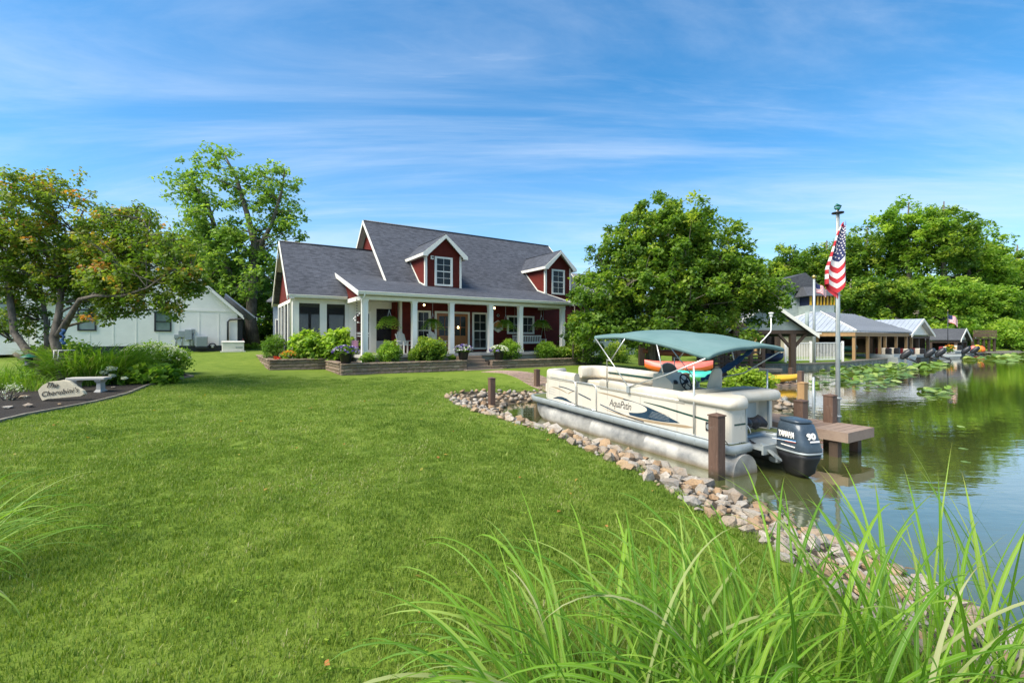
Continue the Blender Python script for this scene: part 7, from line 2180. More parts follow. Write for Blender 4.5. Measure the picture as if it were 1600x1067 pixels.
# meters and pipes on the gable wall
em = thing('meter_boxes', 'cluster of grey electric meter boxes and conduits on the white wall', 'utility boxes', tuple(WFr.w((wx(288), -0.2, 1.6))))
for xa, xb, ya, yb, d in ((272, 279, 523, 529, 0.10), (279, 289, 517, 527, 0.14), (289, 300, 515, 531, 0.2), (299, 304, 514, 521, 0.12)):
    u0, u1 = wx(xa), wx(xb); Y = WFr.w((u0, 0, 0))[1]; z1, z0 = CAMZ + (528 - ya) / FPX * Y, CAMZ + (528 - yb) / FPX * Y
    b = MB(WFr); b.cbox((u0, -d, z0), (u1, -0.002, z1), 0.012); b.build('box', M['grey'], em)
for xa, ya, yb in ((275, 529, 538), (284, 527, 538), (297, 531, 538), (302, 521, 538)):
    u0 = wx(xa); Y = WFr.w((u0, 0, 0))[1]; b = MB(WFr); b.tube([(u0, -0.05, CAMZ + (528 - ya) / FPX * Y), (u0, -0.05, CAMZ + (528 - yb) / FPX * Y - 0.1)], 0.035, 6); b.build('conduit', M['grey'], em)
u = wx(293); b = MB(WFr); b.lathe((u, -0.24, 1.98), [(0.13, 0), (0.13, 0.02)], 12); b.build('meter', M['glass_green'], em)
# air conditioner and generator
u0, u1 = wx(306.5), wx(324.5); ac = thing('air_conditioner', 'grey outdoor air conditioning unit against the white wall', 'air conditioner', tuple(WFr.w(((u0 + u1) / 2, -0.6, 1.55))))
b = MB(WFr); b.cbox((u0, -0.85, 1.58), (u1, -0.15, 2.20), 0.02); b.build('case', M['grey'], ac)
for k in range(9):
    b = MB(WFr); z = 1.64 + k * 0.055; b.box((u0 + 0.04, -0.865, z), (u1 - 0.04, -0.851, z + 0.028)); b.build('louvre', M['grey'], ac)
b = MB(WFr); b.box((u0 - 0.03, -0.9, 1.48), (u1 + 0.03, -0.1, 1.575)); b.build('pad', M['black'], ac)
u0, u1 = wx(342) + 0.15, wx(371) + 0.3; gn = thing('generator', 'low beige standby generator on the grass at the corner of the white house', 'generator', tuple(WFr.w(((u0 + u1) / 2, -1.2, 1.2))))
b = MB(WFr); b.cbox((u0, -1.5, 1.30), (u1, -0.8, 1.83), 0.02); b.build('case', M['trim'], gn)
b = MB(WFr); b.prism([(u0 - 0.03, -1.53, 1.83), (u1 + 0.03, -1.53, 1.83), (u1 + 0.03, -0.77, 1.90), (u0 - 0.03, -0.77, 1.90)], (0, 0, 0.02)); b.build('lid', M['trim'], gn)
b = MB(WFr); b.box((u0 - 0.08, -1.6, 1.14), (u1 + 0.08, -0.7, 1.30)); b.build('pad', M['trim'], gn)
b = MB(WFr); b.box((u1 - 0.45, -1.515, 1.5), (u1 - 0.1, -1.501, 1.56)); b.build('vent', M['grey'], gn)
u = wx(332); hr_ = thing('hose_reel', 'small dark hose reel at the base of the white wall', 'hose reel', tuple(WFr.w((u, -0.4, 1.4))))
b = MB(WFr); b.tube([(u + 0.17 * math.cos(t), -0.3, 1.62 + 0.13 * math.sin(t)) for t in [2 * PI * k / 14 for k in range(15)]], 0.04, 6); b.build('hose', M['black'], hr_)
b = MB(WFr); b.cbox((u - 0.06, -0.34, 1.5), (u + 0.06, -0.24, 1.7), 0.01); b.build('hub', M['white'], hr_)

# ------------------------------------------------------------------ street behind, blue-grey house, truck
b = MB(); b.prism([(-40, 44, 1.19), (-8, 46, 1.19), (-8, 50, 1.19), (-40, 50, 1.19)], (0, 0, 0.03)); st_ = b.build('street', M['concrete'], kind='structure')
bh = thing('blue_grey_house', 'blue-grey house behind the sunroom corner', 'house', (-17.5, 38, 1.0))
b = MB(); b.box((-18.9, 36.0, 0.9), (-12, 44, 4.9)); b.build('wall', M['shutter'], bh)
b = MB(); b.prism([(-19.15, 35.5, 4.9), (-11.5, 35.5, 4.9), (-11.5, 40, 7.2), (-19.15, 40, 7.2)], (0, 0, 0.1)); b.build('roof', M['shingle_grey'], bh)
b = MB(); b.box((-18.6, 35.93, 1.3), (-18.15, 35.997, 3.5)); b.build('door', M['navy'], bh)
b = MB(); b.box((-18.7, 35.9, 1.2), (-18.61, 35.99, 3.6)); b.box((-18.14, 35.9, 1.2), (-18.05, 35.99, 3.6)); b.box((-18.61, 35.9, 3.51), (-18.14, 35.99, 3.6)); b.build('door_trim', M['white'], bh)
tk = thing('parked_truck', 'black pickup truck parked on the street beyond the tree trunk', 'truck', (-25.5, 46.5, 1.2))
b = MB(); b.cbox((-26.6, 45.7, 1.55), (-24.4, 47.6, 2.15), 0.08); b.build('body', M['black'], tk)
b = MB(); b.loft([[(-26.5, 45.8, 2.15), (-25.0, 45.8, 2.15), (-25.0, 47.5, 2.15), (-26.5, 47.5, 2.15)], [(-26.2, 45.95, 2.75), (-25.3, 45.95, 2.75), (-25.3, 47.35, 2.75), (-26.2, 47.35, 2.75)]], smooth=False); b.build('cab', M['glass'], tk)
for x in (-26.1, -24.9):
    for y in (45.75, 47.35):
        b = MB(); b.tube([(x, y, 1.58), (x, y + 0.2, 1.58)], 0.36, 12); b.build('wheel', M['blackplastic'], tk)
sg_ = thing('garden_ornament', 'bright pink and red garden ornament by the street behind the white house', 'ornament', (-19.9, 33.5, 1.2))
b = MB(); b.lathe((-19.9, 33.5, 1.2), [(0.04, 0), (0.16, 0.2), (0.10, 0.5), (0.15, 0.7), (0.03, 0.95)], 10); b.build('figure', M['pink'], sg_)
bush('garden_shrubs', 'small yellow-green shrubs by the street beyond the white house', -19.1, 33.6, 1.2, 0.8, 0.5, 0.5, 'leaf_lime', 0.07, 60, 16, 71)
# tall airy tree behind the white house
X, Y_ = P3(395, 541, 37)[0], 37
g0 = 1.15
tree('tall_airy_tree', 'tall open-crowned tree behind the gap between white house and red house', (X, Y_, g0),
     [P3(300, 300, Y_) + (2.9, 2.4, 3.1), P3(345, 275, Y_) + (2.7, 2.4, 2.9), P3(415, 300, Y_) + (3.2, 2.6, 3.2), P3(450, 350, Y_) + (2.3, 2.2, 2.3), P3(370, 370, Y_) + (4.4, 3.0, 3.5), P3(310, 360, Y_) + (2.8, 2.0, 2.6), P3(400, 440, Y_) + (3.4, 2.6, 4.2), P3(340, 440, Y_) + (2.6, 2.0, 3.0)],
     [([P3(396, 541, Y_), P3(392, 500, Y_), P3(396, 440, Y_), P3(398, 380, Y_), P3(385, 330, Y_), P3(370, 280, Y_), P3(350, 240, Y_)], [0.55, 0.42, 0.34, 0.28, 0.20, 0.13, 0.05]),
      ([P3(393, 470, Y_), P3(360, 430, Y_), P3(340, 370, Y_), P3(325, 320, Y_), P3(300, 285, Y_)], [0.30, 0.26, 0.20, 0.13, 0.05]),
      ([P3(398, 400, Y_), P3(425, 350, Y_), P3(440, 300, Y_), P3(445, 265, Y_)], [0.20, 0.15, 0.10, 0.04])],
     'leaf_airy', 'bark_grey', n_clusters=560, n_per=30, spread=0.60, size=0.20, limbs=60, seed=8, gap=0.12, tint_mu=0.5, limb_r=0.10, shell=0.5, top_light=0.1)
tree('street_tree', 'dark green tree with a thick trunk just right of the white house', P3(374, 541, 39)[:2] + (1.1,),
     [P3(350, 450, 40) + (4.5, 3, 3.4), P3(430, 465, 42) + (4.2, 3, 4.5), P3(420, 520, 42) + (3.2, 2.4, 1.4), P3(290, 420, 42) + (4.0, 3, 4.0)],
     [([P3(376, 541, 39), P3(372, 500, 39.3), P3(368, 460, 40), P3(360, 430, 40)], [0.55, 0.5, 0.4, 0.15])],
     'leaf_mid', 'bark', n_clusters=260, n_per=60, spread=0.9, size=0.26, limbs=18, seed=9, gap=0.3, tint_mu=0.42, limb_r=0.14)
for k, (xp, Y_, w, h, lf, lb) in enumerate(((-150, 58, 9, 12, 'leaf_mid', 'tree beyond the white house, outside the left edge'), (20, 62, 10, 11, 'leaf_mid', 'broad green tree behind the turning tree at far left'), (170, 66, 9, 8.5, 'leaf_dark', 'dark tree rising behind the white house gable'), (455, 70, 9, 10, 'leaf_mid', 'green tree behind the sunroom roof'), (560, 80, 9, 8, 'leaf_dark', 'dark tree hidden behind the main roof'), (690, 85, 10, 8, 'leaf_mid', 'green tree hidden behind the red house ridge'), (790, 80, 9, 8, 'leaf_mid', 'green tree behind the right half of the red house'))):
    x = (xp - 800) / FPX * Y_
    tree('background_tree', lb, (x, Y_, 1.0), [(x, Y_, 1 + h * 0.62, w * 0.5, w * 0.4, h * 0.42), (x + w * 0.25, Y_, 1 + h * 0.4, w * 0.42, w * 0.3, h * 0.35)], [([(x, Y_, 0.9), (x + 0.2, Y_, 1 + h * 0.4), (x, Y_, 1 + h * 0.8)], [0.4, 0.3, 0.08])], lf, n_clusters=110, n_per=60, spread=1.3, size=0.42, limbs=8, seed=20 + k, gap=0.4, twig=False, group='trees behind the houses')

# neighbour roofs right of the red house
nb = thing('grey_roof_house', 'house with a pale grey shingle roof behind the right dormer', 'house', (12.5, 44, 0.5))
F_ = Frame(4.9, 42, HANG)
b = MB(F_); b.box((0, 0, 0.4), (12, 8, 5.8)); b.build('wall', M['grey_siding'], nb)
slab('roof', [(-0.5, -0.5, 5.8), (12.5, -0.5, 5.8), (12.5, 4, 8.9), (-0.5, 4, 8.9)], M['shingle_grey'], nb, 0.1, F_)
slab('roof', [(-0.5, 8.5, 5.8), (-0.5, 4.001, 8.9), (12.5, 4.001, 8.9), (12.5, 8.5, 5.8)], M['shingle_grey'], nb, 0.1, F_)
nb = thing('dark_roof_house', 'house with dark roof peaks and a yellow-slatted lookout turret behind the boathouse', 'house', (34, 60, 0.5))
p = P3(1225, 452, 60); b = MB(); b.box((p[0] - 6, 57, 0.4), (p[0] + 3.0, 66, 8.3)); b.build('wall', M['grey_siding'], nb)
b = MB(); zr = P3(0, 427, 57)[2]; b.prism([(p[0] - 6.6, 56.5, 7.9), (p[0] + 0.6, 56.5, zr), (p[0] + 3.2, 56.5, 7.9)], (0, 10, 0)); b.build('roof', M['shingle_dark'], nb)
p = P3(1274, 470, 56); b = MB(); b.box((p[0] - 1.5, 54.8, 0.4), (p[0] + 1.5, 57.6, P3(0, 477, 55)[2])); b.build('turret_base', M['grey_siding'], nb)
zt0, zt1 = P3(0, 477, 55)[2], P3(0, 463, 55)[2]
b = MB(); b.box((p[0] - 1.3, 55.0, zt0), (p[0] + 1.3, 57.4, zt1)); b.build('turret_core', M['navy'], nb)
for k in range(8):
    x = p[0] - 1.4 + k * 0.4; b = MB(); b.box((x, 54.75, zt0), (x + 0.14, 54.95, zt1)); b.build('turret_slat', M['yellow'], nb)
b = MB(); zz1 = P3(0, 447, 55)[2]; b.loft([[(p[0] - 2.1, 54.2, zt1), (p[0] + 2.1, 54.2, zt1), (p[0] + 2.1, 58.2, zt1), (p[0] - 2.1, 58.2, zt1)], [(p[0] - 1.5, 56.0, zz1), (p[0] + 0.6, 56.0, zz1), (p[0] + 0.6, 56.4, zz1), (p[0] - 1.5, 56.4, zz1)]], smooth=False); b.build('turret_roof', M['shingle_dark'], nb)

# ------------------------------------------------------------------ big maple behind the boat
MX, MY = 8.0, 23.0
mt = MY
tree('round_maple', 'big dense round maple standing behind the boat canopy', (MX, MY, 0.45),
     [P3(1040, 365, mt) + (3.0, 2.8, 2.4), P3(985, 400, mt) + (2.3, 2.4, 2.2), P3(1100, 400, mt) + (2.7, 2.6, 2.5), P3(1050, 450, mt - 0.6) + (4.2, 3.2, 2.5), P3(945, 470, mt - 0.4) + (1.9, 2.2, 1.9), P3(1150, 455, mt - 0.8) + (2.6, 2.4, 2.2), P3(1030, 510, mt - 1.0) + (3.9, 3.0, 1.2), P3(1200, 478, mt - 1.6) + (1.7, 1.5, 1.2), P3(925, 515, mt - 0.6) + (1.3, 1.8, 1.1), P3(907, 500, mt + 1.2) + (0.9, 1.0, 1.7), P3(915, 455, mt + 1.0) + (1.0, 1.0, 1.1), P3(897, 525, mt + 2.0) + (0.8, 0.7, 1.3), P3(895, 490, mt + 2.2) + (0.6, 0.6, 0.8), P3(1130, 525, mt - 1.4) + (2.1, 1.8, 0.8)],
     [([P3(1020, 572, mt), P3(1022, 530, mt), P3(1035, 470, mt), P3(1045, 400, mt), P3(1045, 330, mt)], [0.40, 0.32, 0.26, 0.15, 0.04]),
      ([P3(1022, 540, mt), P3(980, 490, mt), P3(960, 440, mt)], [0.22, 0.15, 0.05]), ([P3(1025, 530, mt), P3(1090, 470, mt), P3(1120, 420, mt)], [0.24, 0.16, 0.05])],
     'leaf_mid', 'bark', n_clusters=1500, n_per=56, spread=0.38, size=0.13, limbs=60, seed=15, gap=0.36, tint_mu=0.50, tint_sd=0.2, limb_r=0.09, shell=0.36, top_light=0.15)
for k, (xp, yp, z, w, h, lb) in enumerate(((915, 573, 0.5, 1.9, 1.5, 'dark shrub under the left side of the maple'), (960, 568, 0.45, 2.2, 1.3, 'wide shrub under the maple behind the bow rail'), (1010, 562, 0.45, 1.8, 1.0, 'shrub under the maple, left of the canoe'))):
    x, y = px(xp, yp, z); bush('undergrowth', lb, x, y, z, w / 2, w / 2, h, 'leaf_mid', 0.09, 150, 20, 80 + k, group='shrubs under the maple')
# slender birch-like stems at the porch end
for k, xp in enumerate((895, 911)):
    x, y = (xp - 800) / FPX * 24.5, 24.5; b = MB(); b.tube([(x, y, 0.9), (x + 0.05, y, 2.6), (x + 0.12, y, 4.0)], [0.05, 0.045, 0.03], 6)
    tag(b.build('thin_trunk', M['bark_grey'], loc=(x, y, 0.9)), ('thin pale tree stem nearest the porch end column', 'second thin pale tree stem right of the porch end')[k], 'tree trunk')

# ------------------------------------------------------------------ kayaks, rack and planter on the near point
def hull(name, label, cat, a, c, w, h, mats, z, tilt=0.0, group=None, split=None, up=True):
    """a small boat hull lying from a to c (x, y)"""
    a = np.array(a); c = np.array(c); d = c - a; L = np.linalg.norm(d); ang = math.atan2(d[1], d[0]); F_ = Frame(a[0], a[1], ang, z)
    t = thing(name, label, cat, (*((a + c) / 2), z), group)
    n = 18
    def ring(s, k0, k1):
        e = math.sin(PI * min(max(s, 0.004), 0.996)) ** 0.75; ww = w / 2 * e; hh = h * (0.55 + 0.45 * e); rise = 0.10 * h * (abs(2 * s - 1) ** 3) * 3
        out = []
        for j in range(14):
            th = 2 * PI * j / 14; yy = math.cos(th) * ww; zz_ = math.sin(th)
            zz_ = zz_ * hh * (0.5 if zz_ > 0 else 0.5); out.append((s * L, yy, h / 2 + zz_ + rise))
        return out
    rs = [ring(i / n, 0, 0) for i in range(n + 1)]
    lower = MB(F_); upper = MB(F_)
    lower.loft([[r[j] for j in (7, 8, 9, 10, 11, 12, 13, 0)] for r in rs], closed=False, caps=False)
    upper.loft([[r[j] for j in range(0, 8)] for r in rs], closed=False, caps=False)
    lower.build('hull', M[mats[0]], t); upper.build('deck', M[mats[1]], t)
    b = MB(F_); b.loft([[(L * 0.5 + 0.45 * math.cos(q) * k, 0.0 + w * 0.24 * math.sin(q) * k, h * 0.97 + 0.02 * (1 - k)) for q in [2 * PI * j / 14 for j in range(14)]] for k in (1.0, 0.85)], caps=True); b.build('cockpit', M['blackplastic'], t)
    return t
hull('kayak', 'yellow kayak resting on the low rack over the water, right of the lime plant', 'kayak', (9.6, 19.6), (12.95, 20.3), 0.72, 0.34, ('yellow', 'yellow'), 0.15)
hull('kayak', 'orange and coral kayak propped on the grass behind the helm console', 'kayak', (6.0, 20.6), (8.75, 19.8), 0.80, 0.62, ('orange', 'pink'), 0.46)
hull('canoe', 'rust-brown canoe on the upper rack above the coral kayak', 'canoe', (6.6, 23.0), (10.3, 22.6), 0.80, 0.34, ('red_brown', 'red_brown'), 1.18)
hull('kayak', 'turquoise and light green kayak low beside the helm wheel', 'kayak', (6.1, 17.2), (7.6, 16.6), 0.7, 0.45, ('lime_p', 'teal_p'), 0.45)
rk = thing('kayak_rack', 'timber rack carrying the rust-brown canoe', 'rack', (8.5, 22.8, 0.4))
for x, y in ((7.2, 22.95), (9.6, 22.7)):
    for dy in (-0.4, 0.4):
        b = MB(); b.box((x - 0.05, y + dy - 0.05, 0.3), (x + 0.05, y + dy + 0.05, 1.9)); b.build('post', M['wood_dark'], rk)
    b = MB(); b.box((x - 0.04, y - 0.5, 1.18), (x + 0.04, y + 0.5, 1.26)); b.build('arm', M['wood_dark'], rk)
rk = thing('kayak_shelf', 'low timber shelf on brown posts under the yellow kayak', 'rack', (11.4, 20.0, 0.0))
F_ = Frame(9.7, 19.5, math.atan2(0.7, 3.35))
b = MB(F_); b.box((0.3, -0.35, 0.0), (3.2, -0.28, 0.10)); b.box((0.3, 0.45, 0.0), (3.2, 0.52, 0.10)); b.build('rail', M['deck'], rk)
for k in range(7):
    b = MB(F_); x = 0.35 + k * 0.45; b.box((x, -0.40, 0.102), (x + 0.12, 0.55, 0.13)); b.build('slat', M['deck'], rk)
for x, y in ((0.4, -0.3), (3.1, -0.3), (0.4, 0.5), (3.1, 0.5)):
    b = MB(F_); b.box((x - 0.05, y - 0.05, -0.8), (x + 0.05, y + 0.05, 0.0)); b.build('leg', M['wood_dark'], rk)
def pile(xp, y0p, y1p, Y, wpx, label, mat='post', z0=-0.6):
    x = (xp - 800) / FPX * Y; z1 = CAMZ + (528 - y0p) / FPX * Y; w = wpx / FPX * Y
    mooring_post(x, Y, z0, z1, label, w=w, ang=0.5, mat=mat)
pile(1236, 574, 600, 21.2, 6.0, 'short brown post behind the yellow kayak, left one of two'); pile(1251, 579, 600, 17.6, 7, 'brown post at the right end of the yellow kayak')
pile(1254, 596, 640, 12.4, 10.5, 'weathered light brown timber pile in front of the kayak shelf', 'wood_tan')
pile(1072, 582, 600, 16.5, 8, 'brown post on the bank seen behind the steering wheel')
b = MB(); x, y = P3(1271, 600, 12.8)[:2]; b.tube([(x, y, -0.6), (x, y, 1.0)], 0.035, 8); tag(b.build('dock_pipe', M['grey'], loc=(x, y, -0.6)), 'grey metal pipe standing in the water behind the dock', 'pipe')
x, y = px(1162, 608, 0.35); bush('lime_plant', 'mounded lime green leafy plant on the stone point behind the sun pad', x, y - 0.3, gz(x, y - 0.3), 0.78, 0.6, 0.72, 'leaf_lime', 0.10, 150, 14, 90, cat='plant', tint=0.5)
x, y = px(1126, 606, 0.35); o = bpy.data.objects.new('boulder', rock_meshes[3]); COL.objects.link(o); o.location = (x, y, 0.5); o.scale = (0.9, 0.6, 0.55); tag(o, 'tan boulder left of the lime plant', 'boulder')
b = MB(); x, y = P3(1166, 605, 13.0)[:2]; b.cbox((x - 0.3, y - 0.15, 0.25), (x + 0.3, y + 0.15, 0.62), 0.02); tag(b.build('planter_box', M['post'], loc=(x, y, 0.25)), 'small brown planter box below the lime plant', 'planter')

# ------------------------------------------------------------------ far bank: sea wall, grass, white railing, sheds
sw_pts = [(12.2, 27.2), (14.6, 29.9), (19.4, 30.95), (24, 33.1), (33, 39.7), (45, 48.6), (61.6, 60.2), (70, 62.7)]
seawall = thing('sea_wall', 'low corrugated grey sea wall along the far bank', 'wall', (19.4, 31, -0.3))
b = MB()
P = [np.array(p) for p in sw_pts]; prof = []
for i in range(len(P) - 1):
    d = P[i + 1] - P[i]; L = np.linalg.norm(d); d /= L; n_ = np.array([d[1], -d[0]]); k = 0; m = int(L / 0.22)
    for j in range(m):
        o_ = 0.06 if (j // 2) % 2 == 0 else -0.03
        prof.append(P[i] + d * (j * L / m) + n_ * o_)
b.loft([[(p[0], p[1], -0.5), (p[0], p[1], 0.30)] for p in prof], caps=False, smooth=False, closed=False)
b.build('sheet_piles', simple('grey_green_sheet', (0.22, 0.23, 0.18), 0.7, var=0.25), seawall)
for i in range(len(P) - 1):
    b = MB(); b.bar((*P[i], 0.33), (*P[i + 1], 0.33), 0.26, 0.09); b.build('cap_board', M['wood_grey'], seawall)
# white railing
rail_t = thing('white_railing', 'white picket railing on the grass in front of the metal-roofed boathouse', 'railing', (20.5, 33.2, 0.35))
RP = [np.array(P3(1243, 568, 32)[:2]), np.array(P3(1275, 566, 32.6)[:2]), np.array(P3(1328, 563, 33.4)[:2])]
RP = [np.array([19.4, 32.3]), np.array([21.6, 32.9]), np.array([24.7, 34.0])]
z0 = 0.44
pk = MB()
for i in range(2):
    a, c = RP[i], RP[i + 1]; L = np.linalg.norm(c - a)
    for z in (z0 + 0.08, z0 + 1.30):
        b = MB(); b.bar((*a, z), (*c, z), 0.05, 0.06); b.build('rail', M['white'], rail_t)
    for k in range(int(L / 0.15)):
        p = a + (c - a) * (k * 0.15 + 0.06) / L; pk.box((p[0] - 0.018, p[1] - 0.012, z0 + 0.1), (p[0] + 0.018, p[1] + 0.012, z0 + 1.28))
pk.build('pickets', M['white'], rail_t, kind='stuff')
for p in RP:
    b = MB(); b.box((p[0] - 0.06, p[1] - 0.06, z0 - 0.2), (p[0] + 0.06, p[1] + 0.06, z0 + 1.42)); b.build('post', M['white'], rail_t)
# near shed with grey gable (left), dark posts and slatted rails
SY = 28.0
shd = thing('gabled_boat_shed', 'open boat shed with a grey gable front and dark timber posts', 'shed', (15, 29.5, 0.3))
def SX(xp, Y=SY): return (xp - 800) / FPX * Y
pk_z = P3(0, 470, SY)[2]; ev_z = P3(0, 518, SY)[2]; xl, xpk, xr = SX(1118), SX(1196), SX(1272)
b = MB(); b.prism([(xl + 0.3, SY, ev_z + 0.08), (xr - 0.5, SY, ev_z + 0.08), (xpk, SY, pk_z - 0.2)], (0, 0.12, 0)); b.build('gable', M['grey_siding'], shd)
for x_e in (xl, xr):
    zlow = P3(0, 523, SY)[2]
    slab('roof', [(x_e, SY - 0.45, zlow), (x_e, SY + 7, zlow), (xpk, SY + 7, pk_z), (xpk, SY - 0.45, pk_z)], M['shingle_dark'], shd, 0.12, WF)
    b = MB(); b.prism([(x_e, SY - 0.5, zlow + 0.02), (xpk, SY - 0.5, pk_z + 0.02), (xpk, SY - 0.5, pk_z - 0.22), (x_e, SY - 0.5, zlow - 0.22)], (0, 0.04, 0)); b.build('rake_board', M['trim'], shd)
b = MB(); b.box((xl + 0.3, SY - 0.05, ev_z - 0.14), (xr - 0.4, SY + 0.15, ev_z + 0.08)); b.build('tie_beam', M['wood_dark'], shd)
for k, (xp, Yp) in enumerate(((1238, SY), (1200, SY + 5), (1190, SY + 0.2), (1135, SY), (1215, SY + 7), (1150, SY + 7))):
    x = SX(xp, Yp); b = MB(); b.box((x - 0.16, Yp - 0.13, -0.5), (x + 0.16, Yp + 0.13, ev_z - 0.15)); b.build('post', M['wood_dark'], shd)
for s in (-1, 1):
    x = SX(1238); b = MB(); b.bar((x, SY + 0.02, ev_z - 1.1), (x + s * 0.85, SY + 0.02, ev_z - 0.15), 0.16, 0.14); b.build('brace', M['wood_dark'], shd)
# slatted boat racks left of it
sr = thing('slatted_boat_lift', 'dark slatted timber railing and boat rack under the maple branches', 'rack', (11.5, 26, 0.2))
A_, B_ = np.array([10.6, 25.8]), np.array([15.2, 27.6])
for z in (0.28, 0.52, 0.76, 1.0, 1.24):
    b = MB(); b.bar((*A_, z), (*B_, z), 0.06, 0.11); b.build('slat', M['wood_dark'] if z != 0.28 else M['wood_grey'], sr)
for t in (0, 0.2, 0.4, 0.6, 0.8, 1.0):
    p = A_ + (B_ - A_) * t; b = MB(); b.box((p[0] - 0.1, p[1] - 0.1, -0.4), (p[0] + 0.1, p[1] + 0.1, 1.5 if t in (0.2, 0.6, 1.0) else 1.3)); b.build('post', M['wood_dark'], sr)
# timber frame of the shed left, seen under the canopy
for k, xp in enumerate((1003, 1056, 1128, 1150)):
    x = SX(xp, 27.5); b = MB(); b.box((x - 0.17, 27.4, 0.0), (x + 0.17, 27.7, 3.0)); tag(b.build('timber_post', M['wood_dark'], loc=(x, 27.5, 0.0)), ('dark timber post behind the canopy front, above the canoe bow', 'dark timber post behind the middle of the canoe', 'thick dark timber post left of the blue folded cover', 'dark timber post right of the blue folded cover')[k], 'post', 'dark posts under the maple')
b = MB(); b.box((SX(985, 27.5), 27.35, 2.72), (SX(1165, 27.5), 27.75, 3.0)); tag(b.build('timber_beam', M['wood_dark'], loc=(10, 27.5, 2.7)), 'long dark timber beam under the maple branches', 'beam')
hull('small_boat', 'dark purple hull under the gabled boat shed', 'boat', (16.2, 29.6), (17.9, 30.0), 0.9, 0.55, ('navy', 'navy'), 0.55)
hull('small_boat', 'dark covered hull on the slatted rack under the maple', 'boat', (11.6, 28.5), (15.0, 29.2), 0.9, 0.5, ('navy', 'blackplastic'), 1.0)
b = MB(); x, y = P3(1200, 575, 26.5)[:2]; b.cbox((x - 0.7, y - 0.3, 0.12), (x + 0.7, y + 0.3, 0.32), 0.03); tag(b.build('float_dock', M['wood_grey'], loc=(x, y, 0.2)), 'grey floating platform by the slatted rack', 'platform')
# second flagpole and small flag by the railing
def small_flag(xp, y0p, y1p, Y, W, Hh, label_pole, label_flag, wpx=5, ang=-0.5, mat='alu'):
    x = SX(xp, Y); zt_ = P3(0, y0p, Y)[2]; r = wpx / FPX * Y / 2
    t = thing('flagpole', label_pole, 'flagpole', (x, Y, 0.2)); b = MB(); b.tube([(x, Y, 0.2), (x, Y, zt_)], [r, r * 0.75], 8); b.build('pole', M[mat], t)
    b = MB(); b.lathe((x, Y, zt_), [(r * 0.5, 0), (r * 1.5, r), (r * 1.5, 2 * r), (r * 0.3, 3 * r)], 8); b.build('finial', M['brass'], t)
    def f(f_, h): return (x + r + W * f_ * 0.95, Y - 0.02 + 0.1 * W * math.sin(f_ * 8), zt_ - 0.25 - Hh * h - W * 0.55 * f_ - 0.05 * W * math.sin(f_ * 9 + h))
    tag(flag('flag', None, (x, Y, zt_ - 0.3), W, Hh, f, nfu=20, stars=False), label_flag, 'flag')
small_flag(1272, 436, 565, 32.4, 0.85, 0.62, 'white flagpole standing on the grass in front of the white railing', 'small American flag flying from the pole at the white railing', 4.5)
small_flag(1481, 486, 553, 48.0, 1.15, 0.85, 'thin dark flagpole with a flower basket in front of the far boathouses', 'smallest American flag, far away above the dark-roofed boathouse', 1.2, mat='black')

# ---- boathouse A: hipped standing-seam roof on tan posts
AO = np.array(P3(1338, 560, 36)[:2])
AF = Frame(AO[0], AO[1], math.atan2(0.57, 0.82))
def seam_roof(parent, fr, quad, mat='metal_roof', n=16, name='roof'):
    q = [np.array(p, float) for p in quad]
    slab(name, quad, M[mat], parent, 0.08, fr)
    # ribs up the slope between the eave (q0-q1) and the ridge (q3-q2), clipped to the trapezoid
    e0, e1, r1, r0 = q; d = e1 - e0; L = np.linalg.norm(d); d /= L; nrm = np.cross(e1 - e0, r0 - e0); nrm /= np.linalg.norm(nrm)
    if nrm[2] < 0: nrm = -nrm
    up_ = np.cross(nrm, d); 
    if up_[2] < 0: up_ = -up_
    Hs = np.dot(r0 - e0, up_); a0 = np.dot(r0 - e0, d); a1 = np.dot(r1 - e0, d)
    for k in range(n):
        s = L * (k + 0.5) / n
        if a0 > 0 and s < a0: h = Hs * s / a0
        elif a1 < L and s > a1: h = Hs * (L - s) / (L - a1)
        else: h = Hs
        if h < 0.15: continue
        b = MB(fr); p = e0 + d * s + nrm * 0.02; b.bar(p, p + up_ * h, 0.035, 0.05, nrm); b.build('roof_seam', M[mat], parent)
bA = thing('hip_roof_boathouse', 'open boathouse with a grey hipped metal roof on tan posts', 'boathouse', (AO[0] - 3, AO[1] + 2, 0.3))
eA = P3(0, 517, 36)[2]; rA = P3(0, 485, 39)[2]
# near (front-left) facet faces the camera, right facet faces the lake
Wl, Dp = 5.6, 15.0
LF = Frame(AO[0], AO[1], math.atan2(0.57, 0.82))   # x along the shore to the far end, y inland
cA = AO; 
def lp(x, y, z): return (x, y, z)
# front facet spans from the near corner inland (-x side); seen as the pale trapezoid
q_near = [(0, 7.4, eA), (0, 0, eA), (3.4, 3.5, rA), (3.4, 3.9, rA)]
seam_roof(bA, LF, [(0, 8.4, eA), (0, 0, eA), (3.6, 3.9, rA), (3.6, 4.5, rA)], 'metal_roof', 22)
seam_roof(bA, LF, [(0.001, 0, eA - 0.002), (Dp, 0, eA - 0.002), (Dp - 3.5, 3.9, rA), (3.6, 3.899, rA)], 'metal_roof_dark', 26)
b = MB(LF); b.prism([(0, 8.4, eA - 0.1), (Dp, 8.4, eA - 0.1), (Dp - 3.5, 4.5, rA - 0.1), (3.6, 4.5, rA - 0.1)], (0, 0, 0.09)); b.build('roof', M['metal_roof_dark'], bA)
b = MB(LF); b.tube([(0, 0, eA + 0.04), (3.6, 3.9, rA + 0.04)], 0.07, 6); b.tube([(0, 8.4, eA + 0.04), (3.6, 4.5, rA + 0.04)], 0.07, 6); b.build('hip_cap', M['trim'], bA)
